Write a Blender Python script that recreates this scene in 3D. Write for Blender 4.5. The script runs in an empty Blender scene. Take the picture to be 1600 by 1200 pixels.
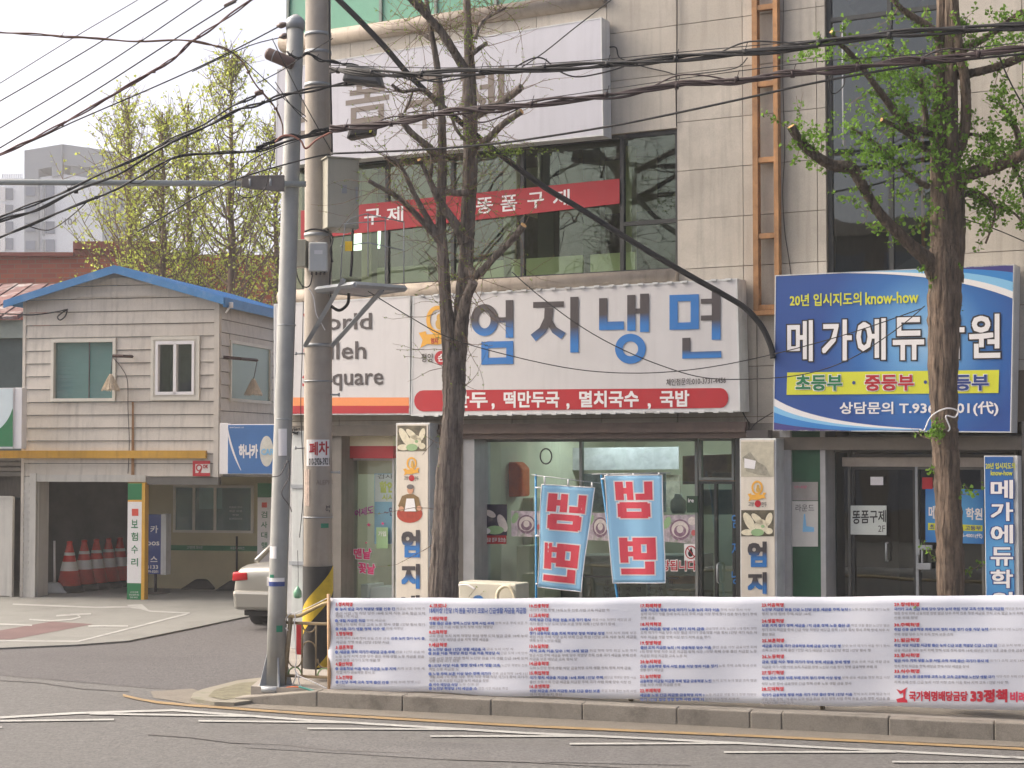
import bpy, bmesh, math, random
from mathutils import Vector, Matrix
V = Vector
random.seed(7)
C = bpy.context.scene.collection
sc = bpy.context.scene
# ---------------------------------------------------------------- camera
FPX = 2600.0; PITCH = math.atan(105 / FPX); CAMZ = 2.8
cam_d = bpy.data.cameras.new('camera'); cam = bpy.data.objects.new('camera', cam_d); C.objects.link(cam)
cam_d.sensor_width = 36; cam_d.lens = 36 * FPX / 1600; cam_d.clip_end = 3000; cam_d.clip_start = .1
cam.location = (0, 0, CAMZ); cam.rotation_euler = (math.pi / 2 + PITCH, 0, 0)
sc.camera = cam
# ---------------------------------------------------------------- sky and sun
SUN_EL, SUN_AZ = math.radians(42), math.radians(-76)     # azimuth measured from +Y towards +X
w = bpy.data.worlds.new('World'); sc.world = w; w.use_nodes = True
nt = w.node_tree; bg = nt.nodes['Background']
sky = nt.nodes.new('ShaderNodeTexSky'); sky.sky_type = 'NISHITA'; sky.sun_disc = False
sky.sun_elevation = SUN_EL; sky.sun_rotation = SUN_AZ
sky.air_density = .35; sky.dust_density = 6.0; sky.ozone_density = .3
tnt = nt.nodes.new('ShaderNodeMix'); tnt.data_type = 'RGBA'; tnt.blend_type = 'MULTIPLY'; tnt.inputs[0].default_value = 1; tnt.inputs[7].default_value = (1, .99, .93, 1)   # warm spring overcast
nt.links.new(sky.outputs[0], tnt.inputs[6]); nt.links.new(tnt.outputs[2], bg.inputs[0]); bg.inputs[1].default_value = .15
sun_d = bpy.data.lights.new('sun', 'SUN'); sun_d.energy = .55; sun_d.angle = math.radians(48); sun_d.color = (1, .985, .96)
sun = bpy.data.objects.new('sun', sun_d); C.objects.link(sun)
sdir = V((math.sin(SUN_AZ) * math.cos(SUN_EL), math.cos(SUN_AZ) * math.cos(SUN_EL), math.sin(SUN_EL)))
sun.rotation_euler = sdir.to_track_quat('Z', 'Y').to_euler(); sun.location = (0, 0, 30)
sc.view_settings.view_transform = 'Standard'; sc.view_settings.look = 'None'
sc.view_settings.gamma = 1; sc.view_settings.use_curve_mapping = False
sc.view_settings.exposure = 1.62
sc.cycles.max_bounces = 6; sc.cycles.transparent_max_bounces = 12; sc.cycles.caustics_reflective = False
sc.cycles.caustics_refractive = False
try: sc.cycles.use_denoising = True
except Exception: pass
# ---------------------------------------------------------------- projection helpers
CAM = V((0, 0, CAMZ)); CP, SP = math.cos(PITCH), math.sin(PITCH)
def ray(px, py):
    a, b = (px - 800) / FPX, (600 - py) / FPX
    y, z = CP - SP * b, SP + CP * b
    return V((a / y, 1, z / y))
def P(px, py, d): return CAM + ray(px, py) * d
def G(px, py, z=0.0):
    r = ray(px, py); return CAM + r * ((z - CAMZ) / r.z)
class Frame:
    def __init__(s, O, U):
        s.O = V(O); s.U = V((U[0], U[1], 0)).normalized(); s.N = V((s.U.y, -s.U.x, 0))
    def pt(s, u, w, z): return s.O + s.U * u + s.N * w + V((0, 0, z))
    def hit(s, px, py, w=0.0):
        r = ray(px, py); o = s.O + s.N * w
        t = (o - CAM).dot(s.N) / r.dot(s.N); p = CAM + r * t
        return (p - o).dot(s.U), p.z - s.O.z
    def hp(s, px, py, w=0.0):
        u, z = s.hit(px, py, w); return s.pt(u, w, z)
FAC = Frame((.79, 20.5, 0), (.88, -.476))          # the big building's street front
HS = Frame(G(190, 938), (.978, -.208))             # the siding house front
kl, kr = G(511, 1106), G(1600, 1160)
KB = Frame((kl.x, kl.y, 0), (kr.x - kl.x, kr.y - kl.y))   # kerb line
# ---------------------------------------------------------------- materials
def lin(c):
    c = c / 255
    return c / 12.92 if c <= .04045 else ((c + .055) / 1.055) ** 2.4
MATS = {}
def mat(name, rgb, rough=.65, var=.12, scale=4.0, bump=.0, metal=0.0, streak=0.0, bscale=None, stretch=(1, 1, 1), emit=0, spec=None, grain=0.0, gscale=250, dirt=None, bdist=.02):
    """rgb in 0..255 sRGB albedo; noise mixes two tones, streak adds vertical grime, dirt=(rgb, amount)"""
    if name in MATS: return MATS[name]
    m = bpy.data.materials.new(name); m.use_nodes = True; MATS[name] = m
    n = m.node_tree; b = n.nodes['Principled BSDF']; L = n.links.new
    base = [lin(c) for c in rgb]
    b.inputs['Roughness'].default_value = rough; b.inputs['Metallic'].default_value = metal
    if spec is not None: b.inputs['Specular IOR Level'].default_value = spec
    b.inputs['Base Color'].default_value = (*base, 1)
    if emit:
        b.inputs['Emission Color'].default_value = (*base, 1); b.inputs['Emission Strength'].default_value = emit
    tc = n.nodes.new('ShaderNodeTexCoord'); mp = n.nodes.new('ShaderNodeMapping'); mp.inputs['Scale'].default_value = stretch
    L(tc.outputs['Object'], mp.inputs['Vector'])
    col = None
    if var:
        nz = n.nodes.new('ShaderNodeTexNoise'); nz.inputs['Scale'].default_value = scale; nz.inputs['Detail'].default_value = 6
        nz.inputs['Roughness'].default_value = .65; L(mp.outputs[0], nz.inputs['Vector'])
        rp = n.nodes.new('ShaderNodeValToRGB'); rp.color_ramp.elements[0].position = .36; rp.color_ramp.elements[1].position = .64
        rp.color_ramp.elements[0].color = (*[c * (1 - var) for c in base], 1); rp.color_ramp.elements[1].color = (*[min(1, c * (1 + var)) for c in base], 1)
        L(nz.outputs[0], rp.inputs[0]); col = rp.outputs[0]
        oi = n.nodes.new('ShaderNodeObjectInfo')
        hv = n.nodes.new('ShaderNodeHueSaturation'); ma = n.nodes.new('ShaderNodeMapRange')
        ma.inputs[3].default_value = 1 - var * .7; ma.inputs[4].default_value = 1 + var * .7
        L(oi.outputs['Random'], ma.inputs[0]); L(ma.outputs[0], hv.inputs['Value']); L(col, hv.inputs['Color']); col = hv.outputs[0]
    def mul(col, fac_out, dark, amt):
        mx = n.nodes.new('ShaderNodeMix'); mx.data_type = 'RGBA'; mx.blend_type = 'MIX'
        mm = n.nodes.new('ShaderNodeMath'); mm.operation = 'MULTIPLY'; mm.inputs[1].default_value = amt; L(fac_out, mm.inputs[0])
        L(mm.outputs[0], mx.inputs[0]); L(col, mx.inputs[6]); mx.inputs[7].default_value = (*dark, 1)
        return mx.outputs[2]
    if streak:
        m2 = n.nodes.new('ShaderNodeMapping'); m2.inputs['Scale'].default_value = (9, 9, .5); L(tc.outputs['Object'], m2.inputs['Vector'])
        n2 = n.nodes.new('ShaderNodeTexNoise'); n2.inputs['Scale'].default_value = 1.4; n2.inputs['Detail'].default_value = 5; L(m2.outputs[0], n2.inputs['Vector'])
        r2 = n.nodes.new('ShaderNodeValToRGB'); r2.color_ramp.elements[0].position = .5; r2.color_ramp.elements[1].position = .75; L(n2.outputs[0], r2.inputs[0])
        col = mul(col, r2.outputs[0], [c * .35 for c in base], streak)
    if grain:
        n3 = n.nodes.new('ShaderNodeTexNoise'); n3.inputs['Scale'].default_value = gscale; n3.inputs['Detail'].default_value = 2; L(tc.outputs['Object'], n3.inputs['Vector'])
        r3 = n.nodes.new('ShaderNodeValToRGB'); r3.color_ramp.elements[0].position = .45; r3.color_ramp.elements[1].position = .6; L(n3.outputs[0], r3.inputs[0])
        col = mul(col, r3.outputs[0], [c * .5 for c in base], grain)
    if dirt:
        n4 = n.nodes.new('ShaderNodeTexNoise'); n4.inputs['Scale'].default_value = dirt[2] if len(dirt) > 2 else 1.5; n4.inputs['Detail'].default_value = 8; n4.inputs['Roughness'].default_value = .7
        L(tc.outputs['Object'], n4.inputs['Vector'])
        r4 = n.nodes.new('ShaderNodeValToRGB'); r4.color_ramp.elements[0].position = .52; r4.color_ramp.elements[1].position = .68; L(n4.outputs[0], r4.inputs[0])
        col = mul(col, r4.outputs[0], [lin(c) for c in dirt[0]], dirt[1])
    if col is not None: L(col, b.inputs['Base Color'])
    if bump:
        nb = n.nodes.new('ShaderNodeTexNoise'); nb.inputs['Scale'].default_value = bscale or scale * 8; nb.inputs['Detail'].default_value = 6
        L(mp.outputs[0], nb.inputs['Vector']); bp = n.nodes.new('ShaderNodeBump'); bp.inputs['Strength'].default_value = bump; bp.inputs['Distance'].default_value = bdist
        L(nb.outputs[0], bp.inputs['Height']); L(bp.outputs[0], b.inputs['Normal'])
    return m
def glass_mat(name, tint, refl=1.6, base=.04, frost=0.0, rough=.015, gcol=(.9, .95, .93)):
    m = bpy.data.materials.new(name); m.use_nodes = True; MATS[name] = m
    n = m.node_tree; n.nodes.remove(n.nodes['Principled BSDF']); L = n.links.new; out = n.nodes['Material Output']
    tr = n.nodes.new('ShaderNodeBsdfTransparent'); tr.inputs[0].default_value = (*tint, 1)
    gl = n.nodes.new('ShaderNodeBsdfGlossy'); gl.inputs['Roughness'].default_value = rough; gl.inputs[0].default_value = (*gcol, 1)
    fr = n.nodes.new('ShaderNodeFresnel'); fr.inputs[0].default_value = 1.5
    mm = n.nodes.new('ShaderNodeMath'); mm.operation = 'MULTIPLY_ADD'; mm.inputs[1].default_value = refl; mm.inputs[2].default_value = base; mm.use_clamp = True
    tc = n.nodes.new('ShaderNodeTexCoord'); nz = n.nodes.new('ShaderNodeTexNoise'); nz.inputs['Scale'].default_value = .9; L(tc.outputs['Object'], nz.inputs['Vector'])
    bp = n.nodes.new('ShaderNodeBump'); bp.inputs['Strength'].default_value = .12; bp.inputs['Distance'].default_value = .05; L(nz.outputs[0], bp.inputs['Height']); L(bp.outputs[0], gl.inputs['Normal'])
    mx = n.nodes.new('ShaderNodeMixShader'); L(fr.outputs[0], mm.inputs[0]); L(mm.outputs[0], mx.inputs[0]); L(tr.outputs[0], mx.inputs[1]); L(gl.outputs[0], mx.inputs[2])
    o = mx.outputs[0]
    if frost:
        df = n.nodes.new('ShaderNodeBsdfDiffuse'); df.inputs[0].default_value = (*[min(1, t * .5 + .12) for t in tint], 1)
        m2 = n.nodes.new('ShaderNodeMixShader'); m2.inputs[0].default_value = frost; L(o, m2.inputs[1]); L(df.outputs[0], m2.inputs[2]); o = m2.outputs[0]
    L(o, out.inputs[0]); return m
def leaf_mat(name, rgb, var=.3):
    m = bpy.data.materials.new(name); m.use_nodes = True; MATS[name] = m
    n = m.node_tree; n.nodes.remove(n.nodes['Principled BSDF']); L = n.links.new; base = [lin(c) for c in rgb]
    g = n.nodes.new('ShaderNodeNewGeometry'); rp = n.nodes.new('ShaderNodeValToRGB')
    rp.color_ramp.elements[0].color = (*[c * (1 - var) for c in base], 1); rp.color_ramp.elements[1].color = (*[c * (1 + var) for c in base], 1)
    L(g.outputs['Random Per Island'], rp.inputs[0])
    d = n.nodes.new('ShaderNodeBsdfDiffuse'); t = n.nodes.new('ShaderNodeBsdfTranslucent'); mx = n.nodes.new('ShaderNodeMixShader'); mx.inputs[0].default_value = .5
    L(rp.outputs[0], d.inputs[0]); L(rp.outputs[0], t.inputs[0]); L(d.outputs[0], mx.inputs[1]); L(t.outputs[0], mx.inputs[2]); L(mx.outputs[0], n.nodes['Material Output'].inputs[0])
    return m
def grad_mat(name, stops, axis='Z', lo=0, hi=1, radial=None, rough=.45):
    """printed colour gradient along an object axis, or radial=(centre local xyz, radius, ysquash)"""
    m = bpy.data.materials.new(name); m.use_nodes = True; MATS[name] = m
    n = m.node_tree; b = n.nodes['Principled BSDF']; L = n.links.new; b.inputs['Roughness'].default_value = rough
    tc = n.nodes.new('ShaderNodeTexCoord')
    rp = n.nodes.new('ShaderNodeValToRGB'); cr = rp.color_ramp
    while len(cr.elements) < len(stops): cr.elements.new(.5)
    for e, (p, c) in zip(cr.elements, stops): e.position = p; e.color = (*[lin(x) for x in c], 1)
    if radial:
        mp = n.nodes.new('ShaderNodeMapping'); mp.vector_type = 'POINT'
        c, r, sq = radial
        mp.inputs['Scale'].default_value = (1 / r, 1 / r, sq / r); mp.inputs['Location'].default_value = (-c[0] / r, -c[1] / r, -c[2] * sq / r)
        L(tc.outputs['Object'], mp.inputs[0]); ln = n.nodes.new('ShaderNodeVectorMath'); ln.operation = 'LENGTH'; L(mp.outputs[0], ln.inputs[0]); L(ln.outputs['Value'], rp.inputs[0])
    else:
        sx = n.nodes.new('ShaderNodeSeparateXYZ'); L(tc.outputs['Object'], sx.inputs[0]); mr = n.nodes.new('ShaderNodeMapRange')
        mr.inputs[1].default_value = lo; mr.inputs[2].default_value = hi; L(sx.outputs[axis], mr.inputs[0]); L(mr.outputs[0], rp.inputs[0])
    L(rp.outputs[0], b.inputs['Base Color']); return m
# ---------------------------------------------------------------- mesh builder
def wloc(o):
    v = V((0, 0, 0))
    while o: v += o.location; o = o.parent
    return v
class MB:
    def __init__(s): s.v = []; s.f = []; s.mi = []; s.sm = []; s.m = 0; s.smooth = False
    def face(s, idx): s.f.append(idx); s.mi.append(s.m); s.sm.append(s.smooth)
    def add(s, pts): n = len(s.v); s.v += [V(p) for p in pts]; return n
    def poly(s, pts): n = s.add(pts); s.face(tuple(range(n, n + len(pts)))); return s
    def hexa(s, a, b):
        n = s.add(list(a) + list(b)); k = len(a)
        s.face(tuple(range(n, n + k))); s.face(tuple(range(n + 2 * k - 1, n + k - 1, -1)))
        for i in range(k): j = (i + 1) % k; s.face((n + i, n + k + i, n + k + j, n + j))
        return s
    def box(s, fr, u0, u1, w0, w1, z0, z1):
        q = [(u0, z1), (u1, z1), (u1, z0), (u0, z0)]
        return s.hexa([fr.pt(u, w1, z) for u, z in q], [fr.pt(u, w0, z) for u, z in q])
    def qp(s, fr, px, w1, w0):
        """prism on a vertical plane from pixel corners; w1 front, w0 back"""
        uz = [fr.hit(x, y, w1) for x, y in px]
        return s.hexa([fr.pt(u, w1, z) for u, z in uz], [fr.pt(u, w0, z) for u, z in uz])
    def quad(s, fr, px, w): return s.poly([fr.hp(x, y, w) for x, y in px])
    def aabb(s, a, b):
        (x0, y0, z0), (x1, y1, z1) = a, b
        return s.hexa([(x0, y0, z1), (x1, y0, z1), (x1, y0, z0), (x0, y0, z0)], [(x0, y1, z1), (x1, y1, z1), (x1, y1, z0), (x0, y1, z0)])
    def prism(s, pts, z0, z1): return s.hexa([(p[0], p[1], z1) for p in pts], [(p[0], p[1], z0) for p in pts])
    def tube(s, pts, r, n=8, cap=True, jit=0.0, twist=0):
        pts = [V(p) for p in pts]; rs = r if isinstance(r, (list, tuple)) else [r] * len(pts)
        sm = s.smooth; s.smooth = n > 4; base = len(s.v); up = None
        for i, p in enumerate(pts):
            d = (pts[min(i + 1, len(pts) - 1)] - pts[max(i - 1, 0)])
            d = d.normalized() if d.length > 1e-9 else V((0, 0, 1))
            if up is None: up = d.cross(V((0, 0, 1))) if abs(d.z) < .9 else d.cross(V((1, 0, 0)))
            up = (up - d * up.dot(d)).normalized(); s2 = d.cross(up)
            for k in range(n):
                a = 2 * math.pi * k / n; rr = rs[i] * (1 + (random.random() - .5) * jit)
                s.v.append(p + (up * math.cos(a) + s2 * math.sin(a)) * rr)
        for i in range(len(pts) - 1):
            for k in range(n):
                a = base + i * n + k; b = base + i * n + (k + 1) % n; s.face((a, b, b + n, a + n))
        s.smooth = False
        if cap: s.face(tuple(base + k for k in reversed(range(n)))); e = base + (len(pts) - 1) * n; s.face(tuple(e + k for k in range(n)))
        s.smooth = sm; return s
    def lathe(s, c, prof, n=16, axis=None):
        c = V(c); pts = [c + (axis or V((0, 0, 1))) * h for _, h in prof]
        return s.tube(pts, [r for r, _ in prof], n)
    def build(s, name, m, parent=None, kind=None, label=None, bevel=0, sub=0, auto=False):
        me = bpy.data.meshes.new(name); o = bpy.data.objects.new(name, me)
        off = wloc(parent) if parent else V((0, 0, 0))
        me.from_pydata([tuple(v - off) for v in s.v], [], s.f)
        for x in (m if isinstance(m, (list, tuple)) else [m]): me.materials.append(x)
        me.polygons.foreach_set('material_index', s.mi); me.polygons.foreach_set('use_smooth', s.sm)
        bm = bmesh.new(); bm.from_mesh(me); bmesh.ops.recalc_face_normals(bm, faces=bm.faces); bm.to_mesh(me); bm.free()
        C.objects.link(o); o.parent = parent
        if kind: o['kind'] = kind
        if label: o['label'] = label
        if bevel:
            md = o.modifiers.new('b', 'BEVEL'); md.width = bevel; md.segments = 2; md.limit_method = 'ANGLE'
        if sub: md = o.modifiers.new('s', 'SUBSURF'); md.levels = md.render_levels = sub
        return o
def thing(name, label, cat, loc=(0, 0, 0), group=None):
    o = bpy.data.objects.new(name, None); C.objects.link(o); o.location = loc; o['label'] = label; o['category'] = cat
    o.empty_display_size = .1
    if group: o['group'] = group
    return o
def tag(o, label, cat, group=None):
    o['label'] = label; o['category'] = cat
    if group: o['group'] = group
    return o
def sroot(name, loc=(0, 0, 0)):
    o = bpy.data.objects.new(name, None); C.objects.link(o); o.location = loc; o['kind'] = 'structure'; return o
def copy_tree(o, parent=None):
    c = o.copy(); C.objects.link(c); c.parent = parent
    for ch in list(o.children): copy_tree(ch, c)
    return c
# ---------------------------------------------------------------- lettering (flat print, converted to meshes in one pass at the end)
TXT = []; TGRP = {}
def txt(name, m, parent, body, px, fr, w, bold=0.0, flip=False, res=2, disp=None, italic=0, place=None):
    """px = (x0,y0,x1,y1) or four corners TL TR BR BL on the frame's plane"""
    if len(px) == 4 and not isinstance(px[0], (tuple, list)):
        x0, y0, x1, y1 = px; px = [(x0, y0), (x1, y0), (x1, y1), (x0, y1)]
    uz = [fr.hit(x, y, w) for x, y in px]
    TXT.append((name, m, parent, body, uz, fr, w, bold, flip, res, disp, italic))
def flush_text():
    keys = {}
    for t in TXT: keys.setdefault((t[9], t[11]), {}).setdefault(t[3], None)
    LD, ms, objs = 4.0, {}, []
    for (res, it), strs in keys.items():          # every string is one line of one text object per quality
        c = bpy.data.curves.new('t', 'FONT'); c.body = chr(10).join(strs); c.resolution_u = res; c.shear = it; c.space_line = LD
        o = bpy.data.objects.new('t', c); C.objects.link(o); objs.append((res, it, list(strs), o))
    bpy.context.view_layer.update(); dg = bpy.context.evaluated_depsgraph_get()
    for res, it, strs, o in objs:
        me = bpy.data.meshes.new_from_object(o.evaluated_get(dg)); vs = [(v.co.x, v.co.y) for v in me.vertices]
        maps = [({}, [], []) for _ in strs]
        for p in me.polygons:
            k = min(len(strs) - 1, max(0, round((.35 - vs[p.vertices[0]][1]) / LD))); mp_, vl, pl = maps[k]; idx = []
            for i in p.vertices:
                if i not in mp_: mp_[i] = len(vl); vl.append((vs[i][0], vs[i][1] + k * LD))
                idx.append(mp_[i])
            pl.append(tuple(idx))
        for sx_, (_, vl, pl) in zip(strs, maps): ms[(sx_, res, it)] = (vl, pl)
        bpy.data.meshes.remove(me); bpy.data.objects.remove(o)
    out = {}
    for t in TXT:
        name, m, parent, body, uz, fr, w_, bold, flip, res, disp, it = t
        vc, pl = ms[(body, res, it)]
        if not vc: continue
        sh = [(0, 0)]
        if bold >= .03: sh += [(bold * i, bold * j) for i in (-1, 0, 1) for j in (-1, 0, 1) if i or j]
        elif bold > 0: sh = [(bold * i, bold * j) for i in (-1, 1) for j in (-1, 1)]
        if bold > .06: sh += [(bold * .5 * i, bold * .5 * j) for i in (-1, 0, 1) for j in (-1, 0, 1) if i or j]
        xs = [v[0] for v in vc]; ys = [v[1] for v in vc]
        x0, x1, y0, y1 = min(xs) - bold, max(xs) + bold, min(ys) - bold, max(ys) + bold
        mb = out.setdefault((name, m.name, parent.name), (MB(), m, parent))[0]
        (a, b, c, d) = uz; dx, dy = max(1e-6, x1 - x0), max(1e-6, y1 - y0); ox, oy, oz = fr.O; ux, uy = fr.U.x, fr.U.y; nx, ny = fr.N.x, fr.N.y
        for k, (sx, sy) in enumerate(sh):
            n = len(mb.v)
            for vx, vy in vc:
                s = (vx + sx - x0) / dx; q = (vy + sy - y0) / dy
                if flip: s = 1 - s
                u = (a[0] * (1 - s) + b[0] * s) * q + (d[0] * (1 - s) + c[0] * s) * (1 - q)
                z = (a[1] * (1 - s) + b[1] * s) * q + (d[1] * (1 - s) + c[1] * s) * (1 - q)
                ww = w_ + k * .00012 + (disp(u, z) if disp else 0)
                mb.v.append((ox + ux * u + nx * ww, oy + uy * u + ny * ww, oz + z))
            mb.f += [tuple(n + i for i in p) for p in pl]
    for (name, _, _), (mb, m, parent) in out.items():
        me = bpy.data.meshes.new(name); o = bpy.data.objects.new(name, me); off = wloc(parent)
        me.from_pydata([(v[0] - off.x, v[1] - off.y, v[2] - off.z) for v in mb.v], [], mb.f); me.materials.append(m); C.objects.link(o); o.parent = parent
# flat printed shapes on a frame plane, from pixel coordinates
def ell(mb, fr, cx, cy, rx, ry, w, n=28, rot=0):
    pts = []
    for k in range(n):
        a = 2 * math.pi * k / n; x, y = rx * math.cos(a), ry * math.sin(a)
        pts.append(fr.hp(cx + x * math.cos(rot) - y * math.sin(rot), cy + x * math.sin(rot) + y * math.cos(rot), w))
    mb.poly(pts)
def ringp(mb, fr, cx, cy, rx, ry, t, w, n=32, a0=0, a1=360):
    for k in range(n):
        a, b = [math.radians(a0 + (a1 - a0) * (k + i) / n) for i in (0, 1)]
        mb.poly([fr.hp(cx + (rx - e) * math.cos(g), cy + (ry - e) * math.sin(g), w) for g, e in ((a, 0), (b, 0), (b, t), (a, t))])
def rect(x0, y0, x1, y1): return [(x0, y0), (x1, y0), (x1, y1), (x0, y1)]
# ---------------------------------------------------------------- shared materials
M_stone = mat('granite_panel', (178, 171, 160), .75, .11, 2.2, bump=.05, bscale=60, grain=.25, gscale=120, streak=.34, dirt=((128, 116, 100), .22, 1.1))
M_core = mat('wall_joint_mortar', (112, 100, 86), .9, .1)
M_ledge = mat('painted_ledge', (160, 148, 134), .7, .12, 2, streak=.5)
M_dark = mat('dark_window_metal', (46, 48, 48), .45, .1)
M_white = mat('white_sheet_metal', (200, 202, 202), .5, .06, 3, streak=.25, dirt=((120, 105, 90), .3, 2))
M_signw = mat('white_sign_sheet', (200, 198, 198), .5, .03, 2, streak=.10)
M_lav = mat('lavender_white_sheet', (186, 186, 194), .5, .03, 2, streak=.12)
M_galv = mat('galvanised_steel', (150, 154, 158), .5, .1, 6, metal=.35)
M_black = mat('black_cable', (24, 24, 26), .6, .05)
M_rust = mat('rusty_brown_steel', (160, 118, 78), .75, .22, 5, streak=.5, dirt=((95, 55, 30), .5, 3))
M_red = mat('print_red', (172, 26, 38), .5, .04); M_dkgray = mat('print_dark_grey', (72, 66, 66), .5, 0)
M_brown = mat('print_brown', (104, 92, 86), .5, .03); M_blk = mat('print_black', (35, 33, 35), .5, 0)
M_wht = mat('print_white', (226, 224, 224), .5, 0); M_blue = mat('print_blue', (52, 118, 184), .5, 0)
M_green = mat('print_green', (20, 112, 66), .5, .04); M_yel = mat('print_yellow', (205, 208, 52), .5, 0)
M_orange = mat('print_orange', (226, 140, 84), .5, 0); M_gold = mat('print_gold', (222, 165, 60), .5, .05)
M_pink = mat('print_pink', (220, 60, 120), .5, 0); M_sky = mat('print_light_blue', (130, 188, 225), .5, 0)
M_navy = mat('print_navy', (38, 62, 128), .45, .05); M_cream = mat('print_cream', (214, 204, 176), .6, .04)
M_pgreen = mat('print_pale_green', (146, 178, 130), .5, .1); M_skin = mat('print_skin', (200, 150, 120), .5, .05)
M_wood = mat('pine_stick', (196, 160, 122), .7, .12, 10)
M_conc = mat('pole_concrete', (166, 158, 148), .8, .1, 4, bump=.12, bscale=70, streak=.2, dirt=((110, 102, 92), .35, 2))
M_bark = mat('ginkgo_bark', (116, 106, 98), .9, .5, 4, bump=1.0, bscale=4.5, stretch=(5.5, 5.5, .7), dirt=((58, 48, 42), .5, 9), bdist=.07)
M_barkd = mat('dark_ginkgo_bark', (92, 78, 66), .9, .5, 4, bump=1.0, bscale=4.5, stretch=(5.5, 5.5, .7), dirt=((46, 38, 32), .5, 9), bdist=.07)
M_cut = mat('fresh_cut_wood', (214, 168, 110), .8, .1, 12)
M_twig = mat('twig_bark', (112, 92, 76), .9, .2, 8)
G_shop = glass_mat('shop_glass', (.74, .82, .79), 1.1, .05)
G_up = glass_mat('upper_window_glass', (.62, .74, .60), 1.15, .05, gcol=(.80, .92, .74))
G_dark = glass_mat('dark_tinted_glass', (.34, .42, .42), 1.1, .05)
G_teal = glass_mat('teal_house_glass', (.50, .74, .72), .9, .02, frost=.3)
# ================================================================ GROUND
M_asph = mat('worn_asphalt', (104, 103, 101), .9, .16, 9, bump=.5, bscale=30, grain=.5, gscale=24, dirt=((84, 82, 80), .7, .3))
M_lot = mat('lot_concrete', (124, 124, 119), .9, .08, 1.2, bump=.12, bscale=40, grain=.25, gscale=60, dirt=((98, 97, 93), .5, .9))
M_kerb = mat('granite_kerb', (140, 134, 124), .85, .10, 3, bump=.2, bscale=50, grain=.35, gscale=110, dirt=((88, 82, 74), .65, 2.4))
M_walk = mat('sidewalk_concrete', (140, 134, 126), .9, .12, 2, bump=.2, bscale=30, dirt=((100, 94, 84), .5, 1.2))
M_line = mat('worn_white_road_paint', (158, 158, 154), .8, .12, 3, dirt=((108, 107, 105), .85, 6))
M_yline = mat('worn_yellow_road_paint', (146, 122, 84), .8, .12, 3, dirt=((108, 102, 94), .85, 5))
g = MB(); g.poly([(-900, -200, 0), (900, -200, 0), (900, 1500, 0), (-900, 1500, 0)]); g.build('road', M_asph, kind='structure')
def flat(name, m, pxs, z, parent=None, kind='structure'):
    b = MB(); b.poly([G(x, y, z) for x, y in pxs]); return b.build(name, m, parent, kind=kind)
# darker newer asphalt of the side street
M_asph2 = mat('side_street_asphalt', (86, 84, 84), .9, .14, 8, bump=.5, bscale=30, grain=.5, gscale=24, dirt=((68, 66, 66), .5, .5))
flat('side_street', M_asph2, [(-300, 1030), (0, 1013), (120, 1007), (200, 1001), (300, 982), (380, 966), (470, 950), (540, 955), (420, 1058), (372, 1062), (312, 1080), (230, 1075), (0, 1055), (-300, 1040)], .004)
lot = MB(); lot.prism([G(x, y, .03)[:2] for x, y in [(-300, 1025), (0, 1012), (120, 1007), (200, 1001), (300, 981), (380, 964), (520, 940), (470, 880), (-300, 880)]], -.02, .03); lot.build('forecourt', M_lot, kind='structure')
M_gut = mat('gutter_concrete', (118, 112, 102), .9, .1, 3, bump=.25, bscale=40, grain=.3, gscale=70, dirt=((92, 85, 76), .5, 3))
flat('gutter', M_gut, [(235, 1080), (300, 1076), (330, 1085), (511, 1100), (1600, 1150), (2300, 1185), (2300, 1197), (1600, 1167), (1200, 1149), (820, 1132), (480, 1112), (300, 1100), (240, 1090)], .006)
def stripe(name, m, pts, wpx, z=.010):
    b = MB()
    for (x0, y0), (x1, y1) in zip(pts, pts[1:]):
        b.poly([G(x0, y0 - wpx / 2, z), G(x1, y1 - wpx / 2, z), G(x1, y1 + wpx / 2, z), G(x0, y0 + wpx / 2, z)])
    return b.build(name, m, kind='structure')
stripe('yellow_road_line', M_yline, [(192, 1086), (212, 1091), (245, 1097), (300, 1102), (480, 1115), (820, 1134), (1206, 1151), (1600, 1170), (2300, 1204)], 3.6)
stripe('white_road_line', M_line, [(-300, 1134), (0, 1121), (120, 1114), (270, 1109.5), (480, 1125), (820, 1145), (1000, 1153), (1600, 1184), (2200, 1216)], 3.2)
for k, (a, b_) in enumerate([((-60, 1127), (178, 1124)), ((140, 1115), (400, 1119)), ((310, 1126), (560, 1129)), ((480, 1138), (730, 1139.5)), ((672, 1150), (920, 1150)),
                            ((890, 1162), (1160, 1161)), ((1131, 1175), (1400, 1174.5)), ((1394, 1190), (1660, 1191)), ((-40, 1138), (3, 1136))]):
    stripe('white_hatch_line', M_line, [a, b_], 2.6, .012)
for pts, wd in (([(230, 1147), (300, 1152), (360, 1160), (440, 1163), (520, 1172), (640, 1176)], 1.3), ([(-50, 1060), (60, 1066), (130, 1076), (200, 1080)], 1.0), ([(700, 1186), (820, 1190), (960, 1198), (1100, 1204)], 1.2)):
    stripe('road_crack', mat('sealed_crack', (99, 97, 95), .9, .2, 6), pts, wd, .008)
flat('road_patch', mat('older_asphalt_patch', (100, 99, 98), .95, .16, 1.2, bump=.4, bscale=50, grain=.6, gscale=30), [(420, 1150), (700, 1160), (1000, 1172), (1080, 1196), (700, 1187), (380, 1168)], .005)
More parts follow.
